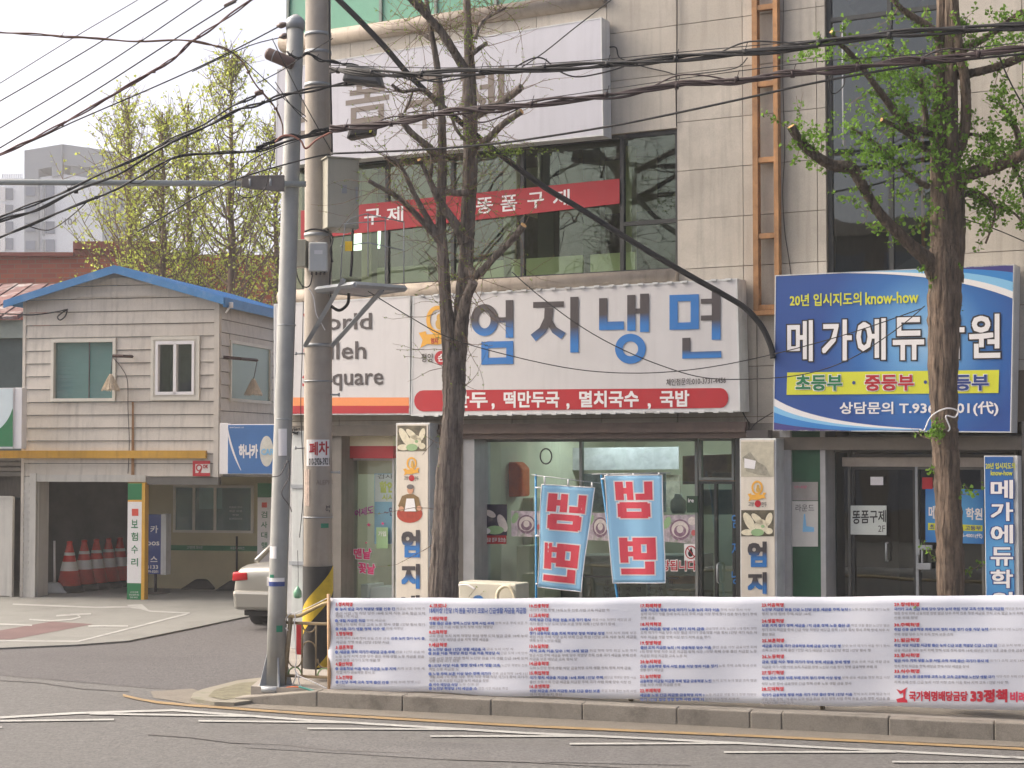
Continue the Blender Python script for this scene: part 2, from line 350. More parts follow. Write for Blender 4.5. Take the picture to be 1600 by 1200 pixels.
# forecourt paint
flp = .035
for pts in ([(20, 944), (150, 949), (210, 948), (235, 955), (297, 958)], [(297, 958), (210, 980), (122, 1002)], [(122, 1002), (0, 1001), (-200, 1001)], [(-100, 974), (0, 975), (50, 977)], [(138, 978), (200, 978)],
            [(46, 968), (80, 970), (110, 968), (126, 964), (120, 960), (88, 962)], [(110, 960), (142, 959)]):
    stripe('parking_line', M_line, pts, 2.2, flp)
flat('red_paint_patch', mat('faded_red_ground_paint', (100, 78, 76), .9, .15, 1.5, bump=.2, bscale=40), [(-100, 990), (0, 985), (80, 971), (146, 975), (20, 999), (-100, 1001)], .033)
flat('white_step_edge', M_line, [(198, 945), (222, 944), (232, 953), (205, 950)], .034)
# pavement slab, kerb stones, corner ramp
sw = MB()
wpts = [KB.pt(-1.0, -.17, 0), KB.pt(14, -.17, 0), FAC.pt(9, -.3, 0), FAC.pt(FAC.hit(440, 900)[0] - .2, -.3, 0), G(455, 1000, .17), G(418, 1052, .17)]
sw.prism([p[:2] for p in wpts], -.05, .17); sw.build('pavement', M_walk, kind='structure')
kerb = sroot('kerb', KB.pt(0, 0, 0)); u = KB.hit(366, 1090)[0]
lens = [1.0, 1.42, 1.0, 1.02, 1.0, .98, 1.0, .72, .3, 1.0, 1.0, 1.0, 1.0, 1.0, 1.0]
for L_ in [1.0, 1.0, 1.0, 1.0, 1.0, .75, .32, 1.05, 1.0, 1.0, 1.0, 1.0, 1.0, 1.0]:
    dz = random.uniform(-.006, .006); b = MB()
    if kerb.children: b.box(KB, u + .003, u + L_ - .003, -.17, random.uniform(-.004, .006), -.05, .175 + dz)
    else:
        q = [(u, .06), (u + L_ - .005, .175), (u + L_ - .005, -.05), (u, -.05)]
        b.hexa([KB.pt(a, 0, z) for a, z in q], [KB.pt(a, -.2, z) for a, z in q])
    b.build('kerb_stone', M_kerb, kerb, bevel=.012); u += L_
rp = MB(); rp.prism([G(x, y, .05)[:2] for x, y in [(298, 1090), (302, 1082), (316, 1076), (372, 1062), (425, 1056), (452, 1085), (366, 1097), (335, 1096)]], -.02, .045)
rp.build('corner_ramp', mat('corner_ramp_concrete', (136, 131, 118), .9, .12, 3, dirt=((104, 106, 84), .7, 3)), kind='structure')
flat('corner_ramp_patch', mat('mossy_ground', (112, 108, 88), .95, .25, 6, bump=.5, bscale=30), [(325, 1088), (335, 1078), (375, 1067), (420, 1063), (436, 1076), (385, 1088), (350, 1093)], .05)
# ================================================================ BIG BUILDING
def Fz(x, y, w=0): return FAC.hit(x, y, w)[1]
def Fu(x, y=600, w=0): return FAC.hit(x, y, w)[0]
uL = Fu(438); u58 = Fu(1058, 300); u90 = Fu(1291, 300); u97 = Fu(1498, 300); uR = u97 + 9
zG = Fz(900, 664); z2b = Fz(1058, 423); z2t = Fz(1058, 200); z3b = Fz(800, 12); ZT = 10.6
u94 = Fu(948, 60)
bb = thing('commercial_building', 'beige granite clad shop building with restaurant and study-centre signs', 'building', FAC.pt(u58, 0, 0))
core = MB()
for (a, b_, z0, z1) in [(uL, u58, zG, z2b), (uL, u58, z2t, z3b), (u94, u58, z3b, ZT), (uL, u94, z3b + 2.0, ZT), (u58, u90, zG, ZT), (u97, uR, zG, ZT), (u90, u97, zG, zG + 1.0)]:
    core.box(FAC, a, b_, -.32, -.035, z0, z1)
core.box(FAC, uL, uL + .12, -9, -.32, 0, ZT)                       # left side wall
core.box(FAC, uR - .1, uR, -9, -.32, 0, ZT)
core.box(FAC, uL, uR, -9.2, -9, 0, ZT); core.box(FAC, uL, uR, -9, -.32, ZT - .2, ZT)
for zz in (zG + .15, z3b - .25): core.box(FAC, uL + .12, u90, -8.9, -.33, zz, zz + .2)
core.build('wall_core', M_core, bb)
ROW = (Fz(1060, 39) - Fz(1060, 421)) / 5.0; R0 = Fz(1060, 421)
npan = 0
def panels(us, z0, z1, w=0.0, rows=None):
    zs = [z0]; k = math.ceil((z0 - R0) / ROW + .12)
    while R0 + k * ROW < z1 - .08: zs.append(R0 + k * ROW); k += 1
    zs.append(z1)
    for a, b_ in zip(us, us[1:]):
        for c, d in zip(zs, zs[1:]):
            m = MB(); wj = w + random.uniform(-.0015, .0015); m.box(FAC, a + .004, b_ - .004, -.034, wj, c + .004, d - .004); m.build('stone_panel', M_stone, bb)
panels([u58, Fu(1161, 300), Fu(1181, 300)], zG, ZT)
panels([Fu(1181, 300), Fu(1216, 300)], zG, ZT, -.012)
panels([Fu(1216, 300), Fu(1277, 300), u90], zG, ZT)
panels([Fu(948, 60), u58], z2t, ZT)
panels([u97, Fu(1600, 300), Fu(1600, 300) + 1.2, Fu(1600, 300) + 2.4, Fu(1600, 300) + 3.6], zG + .55, ZT)
panels([uL] + [Fu(x, 90) for x in (547, 640, 743, 838, 948)], z2t, z3b)
panels([uL] + [Fu(x, 640) for x in (530, 660, 800, 940, 1058)], zG, z2b - .12)
# ledges (rounded strips)
def ledge(z, ua, ub, r):
    m = MB(); m.tube([FAC.pt(ua, .0, z), FAC.pt(ub, .0, z)], r, 16); m.build('ledge', M_ledge, bb)
ledge(z2b - .07, uL, u58 + .02, .10); ledge(z3b - .05, uL, u94, .11)
# window builder
def window(fr, rectuz, w, frame_m, pane_m, parent, mull=(), trans=(), fw=.05, fd=.07, name='window', pw=None):
    u0, u1, z0, z1 = rectuz; m = MB()
    m.box(fr, u0, u0 + fw, w - fd, w, z0, z1); m.box(fr, u1 - fw, u1, w - fd, w, z0, z1)
    m.box(fr, u0 + fw, u1 - fw, w - fd, w, z0, z0 + fw); m.box(fr, u0 + fw, u1 - fw, w - fd, w, z1 - fw, z1)
    us = [u0 + fw] + sorted(mull) + [u1 - fw]
    for x in mull: m.box(fr, x - fw / 2, x + fw / 2, w - fd, w - .004, z0 + fw, z1 - fw)
    for (a, b_, z) in trans: m.box(fr, a, b_, w - fd, w - .008, z - fw / 2, z + fw / 2)
    o = m.build(name, frame_m, parent)
    for a, b_ in zip(us, us[1:]):
        pn = MB(); pn.box(fr, a + .001, b_ - .001, w - fd / 2 - .004, w - fd / 2, z0 + fw + .001, z1 - fw - .001)
        # single sheet pane
        pn = MB(); ww = w - fd / 2; pn.poly([fr.pt(a, ww, z1 - fw), fr.pt(b_, ww, z1 - fw), fr.pt(b_, ww, z0 + fw), fr.pt(a, ww, z0 + fw)])
        pn.build('pane', pane_m, o)
    return o
window(FAC, (uL + .02, u58, z2b, z2t), -.06, M_dark, G_up, bb, mull=[Fu(x, 300) for x in (600, 703, 812, 968)],
       trans=[(Fu(968, 300), u58 - .05, Fz(1012, 346))], name='window')
M_grnp = mat('green_spandrel_glass', (110, 165, 140), .25, .05)
window(FAC, (uL + .02, u94, z3b, z3b + 2.0), -.06, mat('grey_frame', (120, 130, 124), .5), M_grnp, bb, mull=[Fu(x, 20) for x in (590, 676, 770, 860)], fw=.04)
window(FAC, (u90, u97, zG + 1.0, ZT), -.06, M_dark, G_dark, bb, mull=[Fu(1387, 30)], trans=[(u90 + .05, u97 - .05, Fz(1290, 30)), (u90 + .05, u97 - .05, Fz(1290, 105))], fw=.05)
# ---- interiors: second floor room, stair hall, shops
M_in_cream = mat('interior_cream_wall', (178, 172, 140), .8, .1, 1.5); M_in_dark = mat('interior_dark', (52, 56, 56), .8, .1)
M_in_blind = mat('interior_blind', (196, 196, 160), .8, .08, 3)
it = MB(); it.box(FAC, uL + .13, u58 + .3, -3.3, -3.2, z2b - .1, z2t + .3); it.box(FAC, u58 + .3, u58 + .4, -3.3, -.35, z2b - .1, z2t + .3); it.build('inner_wall', M_in_cream, bb)
lo = MB(); zz = Fz(800, 398)
for x0, x1 in ((560, 640), (655, 760), (772, 885), (897, 968)):
    lo.box(FAC, Fu(x0, 300), Fu(x1, 300), -.5, -.46, z2b + .05, zz)
lo.build('lower_blind', M_in_blind, bb)
for x0, x1, mm, d in ((520, 536, M_in_cream, .7), (638, 652, M_in_dark, 1.0), (700, 725, M_in_dark, .9), (800, 826, M_in_dark, .7), (872, 900, M_in_dark, .7), (740, 752, M_in_cream, .8), (966, 1010, M_in_dark, 1.2), (930, 945, M_in_cream, .8)):
    c = MB(); c.box(FAC, Fu(x0, 300), Fu(x1, 300), -d - .15, -d, z2b + .05, z2t); c.build('inner_column', mm, bb)
rk = MB(); rk.box(FAC, Fu(800, 300), Fu(968, 300), -1.6, -1.3, z2b + .1, z2b + .95); rk.box(FAC, Fu(650, 300), Fu(735, 300), -1.9, -1.5, z2b + .1, z2b + 1.05); rk.build('clothes_rack', mat('dark_clothes', (60, 58, 66), .9, .5, 6), bb)
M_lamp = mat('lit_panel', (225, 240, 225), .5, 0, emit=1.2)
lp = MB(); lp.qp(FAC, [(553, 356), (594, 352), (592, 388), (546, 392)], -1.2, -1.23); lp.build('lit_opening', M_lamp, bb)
# stair hall behind tall window
st = MB(); st.box(FAC, u90 - .1, u97 + .1, -2.6, -2.5, zG + 1.0, ZT - .2); st.box(FAC, u90 - .1, u90, -2.5, -.33, zG + 1, ZT - .2); st.box(FAC, u97, u97 + .1, -2.5, -.33, zG + 1, ZT - .2)
st.build('stair_wall', mat('stair_wall_paint', (120, 122, 116), .8, .1), bb)
for k in range(3):
    s_ = MB(); z0 = zG + 1.5 + k * 1.9; s_.hexa([FAC.pt(u90, -.9, z0), FAC.pt(u97, -.9, z0 + .9), FAC.pt(u97, -.9, z0 + .62), FAC.pt(u90, -.9, z0 - .28)], [FAC.pt(u90, -2.3, z0), FAC.pt(u97, -2.3, z0 + .9), FAC.pt(u97, -2.3, z0 + .62), FAC.pt(u90, -2.3, z0 - .28)]); s_.build('stair_flight', mat('stair_concrete', (130, 132, 130), .8), bb)
hc = MB(); hc.tube([FAC.pt(Fu(1432, 300), -.28, zG + 1.3), FAC.pt(Fu(1432, 300), -.28, Fz(1432, 100))], .022, 8); hc.build('copper_pipe', mat('copper_pipe', (190, 120, 74), .5, .1, emit=0), bb)
hc = MB(); hc.tube([FAC.pt(Fu(1314, 300), -.1, Fz(1314, 228, -.1)), FAC.pt(Fu(1314, 300), -.1, Fz(1314, 26, -.1))], .010, 6); hc.build('white_rod', M_wht, bb)
# ground floor piers, plinths, lintels
M_pier = mat('grey_metal_pier', (128, 122, 114), .6, .1, 4, streak=.4)
M_pierl = mat('light_metal_pier', (172, 172, 172), .5, .1, 4, streak=.35)
def pier(x0, x1, m, w1=.02, w0=-.36, zt=None, name='pier', lab=None):
    b = MB(); b.box(FAC, Fu(x0, 800, w1), Fu(x1, 800, w1), w0, w1, .17, zt or zG); return b.build(name, m, bb, label=lab)
pier(440, 475, M_pierl); pier(475, 533, M_pier); pier(672, 724, M_pier); pier(724, 741, M_pierl, .06); pier(1149, 1158, M_dark); pier(1158, 1219, M_pier, -.02); pier(1219, 1236, M_pierl, .05)
pier(1236, 1282, mat('dark_green_panel', (18, 82, 52), .5, .08), .0)
pier(1282, 1290, M_pierl, .03); pier(1598, 1640, M_pier, .04); pier(1640, 2100, M_stone, .0, zt=zG + .55)
lb = MB()
for k, (za, zb, w1) in enumerate([(zG - .17, zG - .10, .10), (zG - .10, zG - .05, .16), (zG - .05, zG + .02, .13)]):
    lb.box(FAC, Fu(655, 650, .1), Fu(1167, 650, .1), -.3, w1, za, zb)
lb.build('shutter_box', mat('brown_shutter_metal', (92, 76, 68), .55, .15, 4, streak=.3), bb)
lb = MB(); lb.box(FAC, Fu(440), Fu(655, 650, .1) - .01, -.3, .08, zG - .12, zG + .02); lb.build('lintel', mat('lintel_metal', (112, 104, 94), .6, .12), bb); lb = MB(); lb.box(FAC, Fu(1215, 690), Fu(1598, 690), -.3, .06, Fz(1290, 703), Fz(1290, 683)); lb.build('lintel', mat('lintel_metal', (112, 104, 94), .6, .12), bb)
# shop interiors
M_shopw = mat('shop_wall', (196, 190, 170), .8, .08, 1.2); M_floor = mat('shop_floor', (120, 112, 100), .5, .1)
def room(x0, x1, depth, ztop, mw, light=None, nm='inner_wall'):
    a, b_ = Fu(x0, 800), Fu(x1, 800); r = MB()
    r.box(FAC, a, b_, -depth - .1, -depth, .17, ztop); r.box(FAC, a - .1, a, -depth, -.37, .17, ztop); r.box(FAC, b_, b_ + .1, -depth, -.37, .17, ztop)
    r.build(nm, mw, bb); r = MB(); r.box(FAC, a, b_, -depth, -.37, .12, .172); r.build('inner_floor', M_floor, bb)
    r = MB(); r.box(FAC, a, b_, -depth, -.37, ztop, ztop + .05); r.build('inner_ceiling', M_wht, bb)
    if light:
        for t in light:
            l = MB(); uu = a + (b_ - a) * t; l.box(FAC, uu - .35, uu + .35, -depth * .55 - .15, -depth * .55 + .15, ztop - .06, ztop - .01); l.build('ceiling_light', mat('ceiling_tube', (220, 240, 238), .5, 0, emit=7.0), bb)
zc = zG + .12
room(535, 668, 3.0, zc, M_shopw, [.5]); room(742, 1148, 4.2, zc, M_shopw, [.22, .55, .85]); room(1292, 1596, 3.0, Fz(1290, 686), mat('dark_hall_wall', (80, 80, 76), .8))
# restaurant glass front
zs = .17; wg = -.30
window(FAC, (Fu(741, 800, wg), Fu(1092, 800, wg), zs, zG - .17), wg + .04, mat('grey_shop_frame', (120, 122, 120), .45), G_shop, bb, mull=[Fu(909, 800, wg)], fw=.035, name='shop_window')
# glazed door + fixed light to the right
d = window(FAC, (Fu(1094, 800, wg), Fu(1149, 800, wg), zs, Fz(1100, 752, wg)), wg + .03, M_dark, G_dark, bb, mull=[Fu(1119, 800, wg)], fw=.03, name='door')
h_ = MB(); a = Fu(1126, 900, wg); h_.tube([FAC.pt(a, wg + .05, Fz(1126, 880, wg)), FAC.pt(a, wg + .10, Fz(1126, 882, wg)), FAC.pt(a, wg + .10, Fz(1126, 908, wg)), FAC.pt(a, wg + .05, Fz(1126, 910, wg))], .014, 8); h_.build('handle', M_galv, d)
window(FAC, (Fu(1094, 800, wg), Fu(1149, 800, wg), Fz(1100, 750, wg), zG - .17), wg + .04, mat('grey_shop_frame', ()), G_shop, bb, fw=.03, name='transom_window')
# items seen inside the restaurant
def inside(name, label, cat, px, w1, th, m, bevel=.01):
    b = MB(); b.qp(FAC, px, w1, w1 - th); return tag(b.build(name, m, None, bevel=bevel), label, cat)
inside('menu_board', 'salmon pink menu board on the restaurant back wall', 'menu board', [(816, 706), (878, 705), (879, 795), (816, 795)], -2.6, .05, mat('salmon_board', (206, 150, 128), .6, .06), 0)
inside('shoulder_bag', 'orange bag standing inside the restaurant window', 'bag', [(790, 722), (806, 722), (815, 732), (815, 776), (776, 776), (776, 733)], -.9, .25, mat('orange_fabric', (212, 92, 34), .8, .15, 6), .03)
inside('refrigerator', 'pale beige refrigerator behind the restaurant glass at left', 'refrigerator', [(764, 778), (833, 778), (834, 1010), (764, 1010)], -1.3, .6, mat('beige_enamel', (176, 176, 158), .5, .03), .02)
inside('storage_cabinet', 'cream cabinet low behind the left blue flag', 'cabinet', [(807, 853), (852, 853), (852, 1010), (807, 1010)], -.7, .45, mat('cream_laminate', (206, 206, 172), .5, .04), .01)
inside('wall_shelf', 'wide brown wooden shelf unit high at the right of the restaurant', 'shelf', [(1066, 712), (1148, 709), (1148, 755), (1066, 757)], -1.7, .3, mat('brown_wood', (128, 98, 74), .6, .2, 6), .01)
inside('service_counter', 'long grey service counter inside behind the flags', 'counter', [(860, 868), (1088, 868), (1088, 1010), (860, 1010)], -1.3, .6, mat('counter_grey', (120, 120, 112), .5, .15, 3), .01)
inside('framed_certificate', 'dark framed certificate on the wall behind the restaurant door', 'picture frame', [(1098, 765), (1146, 765), (1146, 804), (1098, 804)], -1.0, .04, mat('certificate', (118, 116, 92), .6, .2, 5), 0)
inside('wall_banner', 'long pale printed banner along the upper back wall of the restaurant', 'banner', [(893, 700), (1060, 698), (1060, 733), (893, 735)], -2.8, .02, mat('pale_print', (186, 180, 186), .6, .15, 8), 0)
inside('notice_board', 'large grey and white notice behind the two flags', 'notice', [(912, 740), (1040, 738), (1040, 800), (912, 800)], -2.4, .02, mat('grey_print', (120, 122, 124), .6, .5, 5), 0)
for k, (px_, w1_, m_, lab_, cat_) in enumerate((
    (rect(905, 745, 935, 790), -2.9, mat('warm_print', (176, 120, 84), .6, .4, 8), 'warm toned picture on the back wall between the two flags', 'picture'),
    (rect(1040, 742, 1062, 792), -2.9, mat('pale_print_b', (190, 176, 160), .6, .3, 8), 'pale upright picture on the back wall right of the right flag', 'picture'),
    (rect(775, 690, 800, 716), -2.9, mat('pale_print_c', (186, 186, 176), .6, .2, 8), 'small pale notice on the back wall above the orange bag', 'notice'),
    (rect(1045, 900, 1088, 912), -.8, mat('table_top_wood', (150, 112, 76), .5, .2, 5), 'wooden table top low inside near the restaurant door', 'table'),
    (rect(545, 750, 572, 790), -1.9, mat('pale_print_b', ()), 'pale advert on the back wall of the phone shop', 'poster'),
    (rect(540, 860, 612, 900), -1.5, mat('phone_display', (190, 186, 196), .5, .3, 10), 'cluttered pale display rack inside the phone shop', 'display rack'))):
    inside(['wall_picture', 'wall_picture', 'wall_notice', 'dining_table', 'wall_poster', 'display_rack'][k], lab_, cat_, px_, w1_, .04, m_, 0)
ob = MB(); ringp(ob, FAC, 853, 713, 10, 13, 2.2, wg + .03); tag(ob.build('window_sticker', M_dkgray), 'thin dark oval ring sticker high on the restaurant glass', 'sticker')
sg = MB(); sg.m = 0; sg.qp(FAC, rect(1073, 775, 1090, 801), wg + .05, wg + .03); o = sg.build('open_hours_sign', mat('dark_green_print', (36, 62, 44), .5)); tag(o, 'small dark green plate marked ire beside the restaurant door', 'sign'); o.location = (0, 0, 0)
txt('lettering', M_wht, o, 'ire', (1075, 779, 1084, 785), FAC, wg + .053, .02)
# jars
jm = MB(); c = FAC.hp(1060, 802, -.8); jm.lathe(c, [(.07, 0), (.1, .04), (.1, .15), (.05, .2), (.05, .24)], 14); tag(jm.build('glass_jar', mat('pale_jar', (186, 176, 156), .3)), 'pale round jar near the dark green plate', 'jar')
# ---- food posters on the glass
M_plate = mat('print_plate', (186, 172, 180), .5, .3, 14, dirt=((110, 130, 90), .8, 9)); M_bowl = mat('print_bowl', (122, 94, 112), .5, .3, 22, dirt=((196, 176, 180), .7, 16)); M_pdark = mat('print_dark_food', (48, 44, 62), .5, .3, 20)
def poster(px, label, kind, red=False, cat='poster', w=wg + .03, strip=None):
    x0 = min(p[0] for p in px); x1 = max(p[0] for p in px); y0 = min(p[1] for p in px); y1 = max(p[1] for p in px); W, H = x1 - x0, y1 - y0
    r = thing('food_poster', label, cat, FAC.hp(x0, y1, w), 'food posters on the restaurant window')
    b = MB(); b.qp(FAC, px, w, w - .004); b.build('sheet', M_pdark if kind == 0 else M_plate, r)
    b = MB()
    if kind == 0:
        b.m = 0
        for (cx, cy, rx, ry, rot) in ((.15, .35, .13, .28, .5), (.45, .3, .2, .1, .5), (.85, .6, .14, .3, -.4)): ell(b, FAC, x0 + cx * W, y0 + cy * H, rx * W, ry * H, w + .002, 16, rot)
        b.m = 1; ell(b, FAC, x0 + .6 * W, y0 + .82 * H, .3 * W, .14 * H, w + .003, 16); b.m = 2; ell(b, FAC, x0 + .3 * W, y0 + .85 * H, .16 * W, .1 * H, w + .004, 14)
    else:
        b.m = 4; ell(b, FAC, x0 + .5 * W, y0 + .52 * H, .3 * W, .36 * H, w + .002); b.m = 0; ell(b, FAC, x0 + .5 * W, y0 + .5 * H, .25 * W, .28 * H, w + .003)
        b.m = 4; ell(b, FAC, x0 + .5 * W, y0 + .56 * H, .18 * W, .2 * H, w + .004); b.m = 0; ell(b, FAC, x0 + .5 * W, y0 + .5 * H, .1 * W, .13 * H, w + .005)
        b.m = 1; ell(b, FAC, x0 + .12 * W, y0 + .28 * H, .1 * W, .22 * H, w + .003, 12, .4); b.m = 0; ell(b, FAC, x0 + .86 * W, y0 + .22 * H, .13 * W, .14 * H, w + .003); b.m = 3; ell(b, FAC, x0 + .9 * W, y0 + .62 * H, .07 * W, .1 * H, w + .003)
    b.build('food_print', [mat('print_dumpling', (206, 196, 190), .5, .1, 30), M_pgreen, M_wht, mat('print_tomato', (180, 90, 90), .5), M_bowl], r)
    if strip:
        b = MB(); b.qp(FAC, strip, w, w - .004); b.build('caption_strip', M_red, r); txt('lettering', M_wht, r, '손으로 직접 빚은 손만두', (strip[0][0] + 1, strip[0][1] + 3, strip[1][0] - 1, strip[2][1] - 3), FAC, w + .003, .02, flip=True)
poster([(745, 788), (792, 788), (792, 837), (745, 837)], 'dumpling photo poster with red caption strip, leftmost on the restaurant glass', 0, strip=[(745, 837), (791, 836), (791, 850), (745, 850)])
poster([(799, 798), (846, 799), (846, 839), (799, 838)], 'noodle bowl poster showing left of the left blue flag', 1)
poster([(918, 801), (958, 802), (958, 845), (918, 844)], 'noodle bowl poster half hidden between the two blue flags', 1)
poster([(1036, 805), (1089, 804), (1089, 850), (1036, 846)], 'noodle bowl poster right of the right blue flag', 1)
o = MB(); o.qp(FAC, rect(1069, 850, 1090, 876), wg + .03, wg + .026); o = o.build('no_animals_sticker', M_wht); tag(o, 'white square prohibition sticker with red ring and dark figure', 'sticker')
b = MB(); ell(b, FAC, 1079, 865, 4, 5, wg + .032, 12); b.poly([FAC.hp(x, y, wg + .032) for x, y in ((1077, 861), (1080, 855), (1082, 861))]); b.build('figure_print', M_blk, o)
b = MB(); ringp(b, FAC, 1079.5, 863, 9, 10.5, 1.6, wg + .034); b.poly([FAC.hp(x, y, wg + .034) for x, y in ((1073, 856), (1074, 855), (1086, 870), (1085, 871))]); b.build('ring_print', M_red, o)
b = MB(); b.qp(FAC, rect(1034, 874, 1090, 894), wg + .0290, wg + .0275); 
wl = thing('window_lettering', 'red Korean words with white outline low on the restaurant glass', 'lettering', FAC.hp(1040, 890, wg))
txt('outline', M_wht, wl, '포장됩니다', (1018, 874, 1089, 893), FAC, wg + .028, .07); txt('lettering', M_red, wl, '포장됩니다', (1019, 875.5, 1088, 891.5), FAC, wg + .031, .02)
wl = thing('window_lettering', 'rows of small dark Korean menu words at the bottom of the glass', 'lettering', FAC.hp(960, 920, wg))
for x, bd in ((948, '물냉면'), (965, '비빔면'), (981, '냉국수'), (998, '냉면'), (1014, '칼국수'), (1032, '만두국'), (1048, '떡국')):
    for k, ch in enumerate(bd): txt('lettering', M_blk, wl, ch, (x - 3.5, 907 + k * 10, x + 3.5, 914 + k * 10), FAC, wg + .03, .01, res=1)
b = MB(); b.qp(FAC, [(914, 899), (1060, 902), (1060, 905), (914, 902)], wg + .03, wg + .028); b.build('dotted_strip', M_blk, wl)
wl = thing('window_lettering', 'blue outlined Korean letters running down the right end of the restaurant glass', 'lettering', FAC.hp(1150, 920, wg))
for k, ch in enumerate('엄지냉면'): txt('lettering', M_blue, wl, ch, (1143, 803 + k * 44, 1156, 825 + k * 44), FAC, wg + .045, .01)
# ---- phone shop at left
window(FAC, (Fu(533, 800, wg), Fu(618, 800, wg), zs, Fz(575, 716, wg)), wg + .04, M_pierl, G_shop, bb, fw=.03, name='shop_window')
for x, y0, y1, m, nm in ((0, 655, 678, M_navy, 'blue_band'), (0, 678, 697, M_cream, 'cream_band'), (0, 697, 716, M_red, 'red_band')):
    b = MB(); b.box(FAC, Fu(530, 700, wg), Fu(622, 700, wg), wg - .05, wg + .08 + (.04 if nm != 'blue_band' else 0), Fz(575, y1, wg), Fz(575, y0, wg)); b.build(nm, m, bb)
inside('roller_blind', 'half lowered cream roller blind in the phone shop window', 'blind', rect(545, 716, 618, 741), wg - .08, .02, mat('blind_cream', (196, 184, 150), .8, .05, 3, streak=.1), 0)
inside('display_counter', 'white display counter at the left behind the phone shop glass', 'counter', rect(532, 913, 575, 1010), wg - .15, .4, M_wht)
inside('display_counter', 'white display counter at the right with small print, inside the phone shop', 'counter', rect(579, 917, 616, 1010), wg - .15, .4, M_wht)
b = MB(); b.qp(FAC, rect(585, 740, 617, 850), wg - .03, wg - .034); o = tag(b.build('advert_poster', M_sky), 'light blue and white phone advert poster with yellow and blue lettering', 'poster')
b = MB(); b.qp(FAC, rect(586, 741, 617, 784), wg - .029, wg - .0295); b.build('white_field', M_wht, o)
txt('lettering', M_yel, o, '할인', (593, 752, 616, 770), FAC, wg - .026, .05); txt('lettering', M_dkgray, o, '검사', (590, 741, 614, 748), FAC, wg - .026, .01); txt('lettering', M_yel, o, '시사', (597, 772, 616, 782), FAC, wg - .026, .03)
txt('lettering', M_navy, o, '~인', (600, 792, 617, 806), FAC, wg - .026, .02)
b = MB(); b.qp(FAC, rect(588, 824, 606, 857), wg + .03, wg + .028); o = tag(b.build('leaflet', M_pgreen), 'small green and white leaflet stuck on the phone shop glass', 'leaflet'); txt('lettering', M_wht, o, '가입', (591, 830, 603, 838), FAC, wg + .033, .02)
wl = thing('window_lettering', 'purple handwritten Korean word with stars on the phone shop glass', 'lettering', FAC.hp(560, 800, wg))
txt('lettering', mat('print_purple', (150, 50, 130), .5, 0), wl, '어제도', [(554, 797), (584, 789), (583, 803), (555, 808)], FAC, wg + .03, .03)
b = MB()
for cx, cy, r in ((545, 811, 4), (576, 820, 3.5), (598, 818, 3), (548, 868, 2.5), (572, 848, 2)):
    pts = [FAC.hp(cx + (r if k % 2 == 0 else r * .45) * math.sin(k * math.pi / 5), cy - (r if k % 2 == 0 else r * .45) * math.cos(k * math.pi / 5), wg + .03) for k in range(10)]; b.poly(pts)
b.build('star_print', M_pink, wl)
wl = thing('window_lettering', 'pink handwritten Korean words low on the phone shop glass', 'lettering', FAC.hp(560, 880, wg))
txt('outline', M_wht, wl, '맨날', [(551, 856), (582, 856), (580, 875), (553, 874)], FAC, wg + .027, .08); txt('outline', M_wht, wl, '꽃날', [(558, 877), (588, 881), (586, 899), (560, 896)], FAC, wg + .027, .08)
txt('lettering', M_pink, wl, '맨날', [(552, 857), (581, 857), (579, 874), (554, 873)], FAC, wg + .031, .04); txt('lettering', M_pink, wl, '꽃날', [(559, 878), (587, 882), (585, 898), (561, 895)], FAC, wg + .031, .04)
b = MB(); b.qp(FAC, rect(572, 741, 584, 850), -1.2, -1.25); b.build('inner_screen', mat('dark_screen', (50, 54, 64), .3), bb)
# ---- entrance of the study centre
we = -.32; zd = Fz(1330, 722, we)
window(FAC, (Fu(1290, 800, we), Fu(1330, 800, we), zs, Fz(1290, 703, we)), we + .03, mat('entrance_frame', (96, 96, 92), .45), G_dark, bb, fw=.03, name='side_light')
d = window(FAC, (Fu(1331, 800, we), Fu(1432, 800, we), zs, zd - .05), we + .02, M_dark, G_dark, bb, fw=.035, name='door')
b = MB(); a = Fu(1388, 860, we)
b.tube([FAC.pt(a, we + .03, Fz(1388, 848, we)), FAC.pt(a, we + .09, Fz(1388, 848, we)), FAC.pt(a, we + .09, Fz(1388, 876, we)), FAC.pt(a, we + .03, Fz(1388, 876, we))], .012, 8); b.build('handle', M_galv, d)
window(FAC, (Fu(1433, 800, we), Fu(1538, 800, we), zs, zd - .05), we + .02, mat('entrance_frame', ()), G_dark, bb, fw=.03, name='fixed_window')
window(FAC, (Fu(1331, 800, we), Fu(1590, 800, we), zd + .06, Fz(1290, 703, we)), we + .02, mat('entrance_frame', ()), G_dark, bb, fw=.03, name='transom_window')
b = MB(); b.box(FAC, Fu(1318, 800, we), Fu(1560, 800, we), we - .05, we + .04, zd - .05, zd + .055); b.build('door_header', mat('brushed_metal', (170, 160, 150), .35, .1, metal=.7), bb)
b = MB(); b.box(FAC, Fu(1432, 800, we), Fu(1436, 800, we), we + .025, we + .05, zs, zd - .05); b.build('door_post', M_galv, bb)
b = MB(); b.qp(FAC, rect(1431, 843, 1437, 867), we + .07, we + .05); b.qp(FAC, rect(1437, 852, 1456, 859), we + .09, we + .05); b.qp(FAC, rect(1439, 859, 1442, 880), we + .09, we + .07); b.qp(FAC, rect(1432, 880, 1454, 890), we + .09, we + .05); b.build('lock_handle', M_galv, bb, bevel=.005)
b = MB(); b.qp(FAC, [(1329, 790), (1385, 790), (1385, 836), (1329, 835)], we + .05, we + .047); o = tag(b.build('paper_notice', mat('paper', (200, 206, 200), .7, .03)), 'white paper notice with black Korean lettering on the entrance door', 'notice')
txt('lettering', M_blk, o, '똥폼구제', [(1332, 797), (1384, 797), (1384, 816), (1332, 819)], FAC, we + .053, .015); txt('lettering', M_dkgray, o, '2F', (1372, 821, 1383, 831), FAC, we + .053, 0)
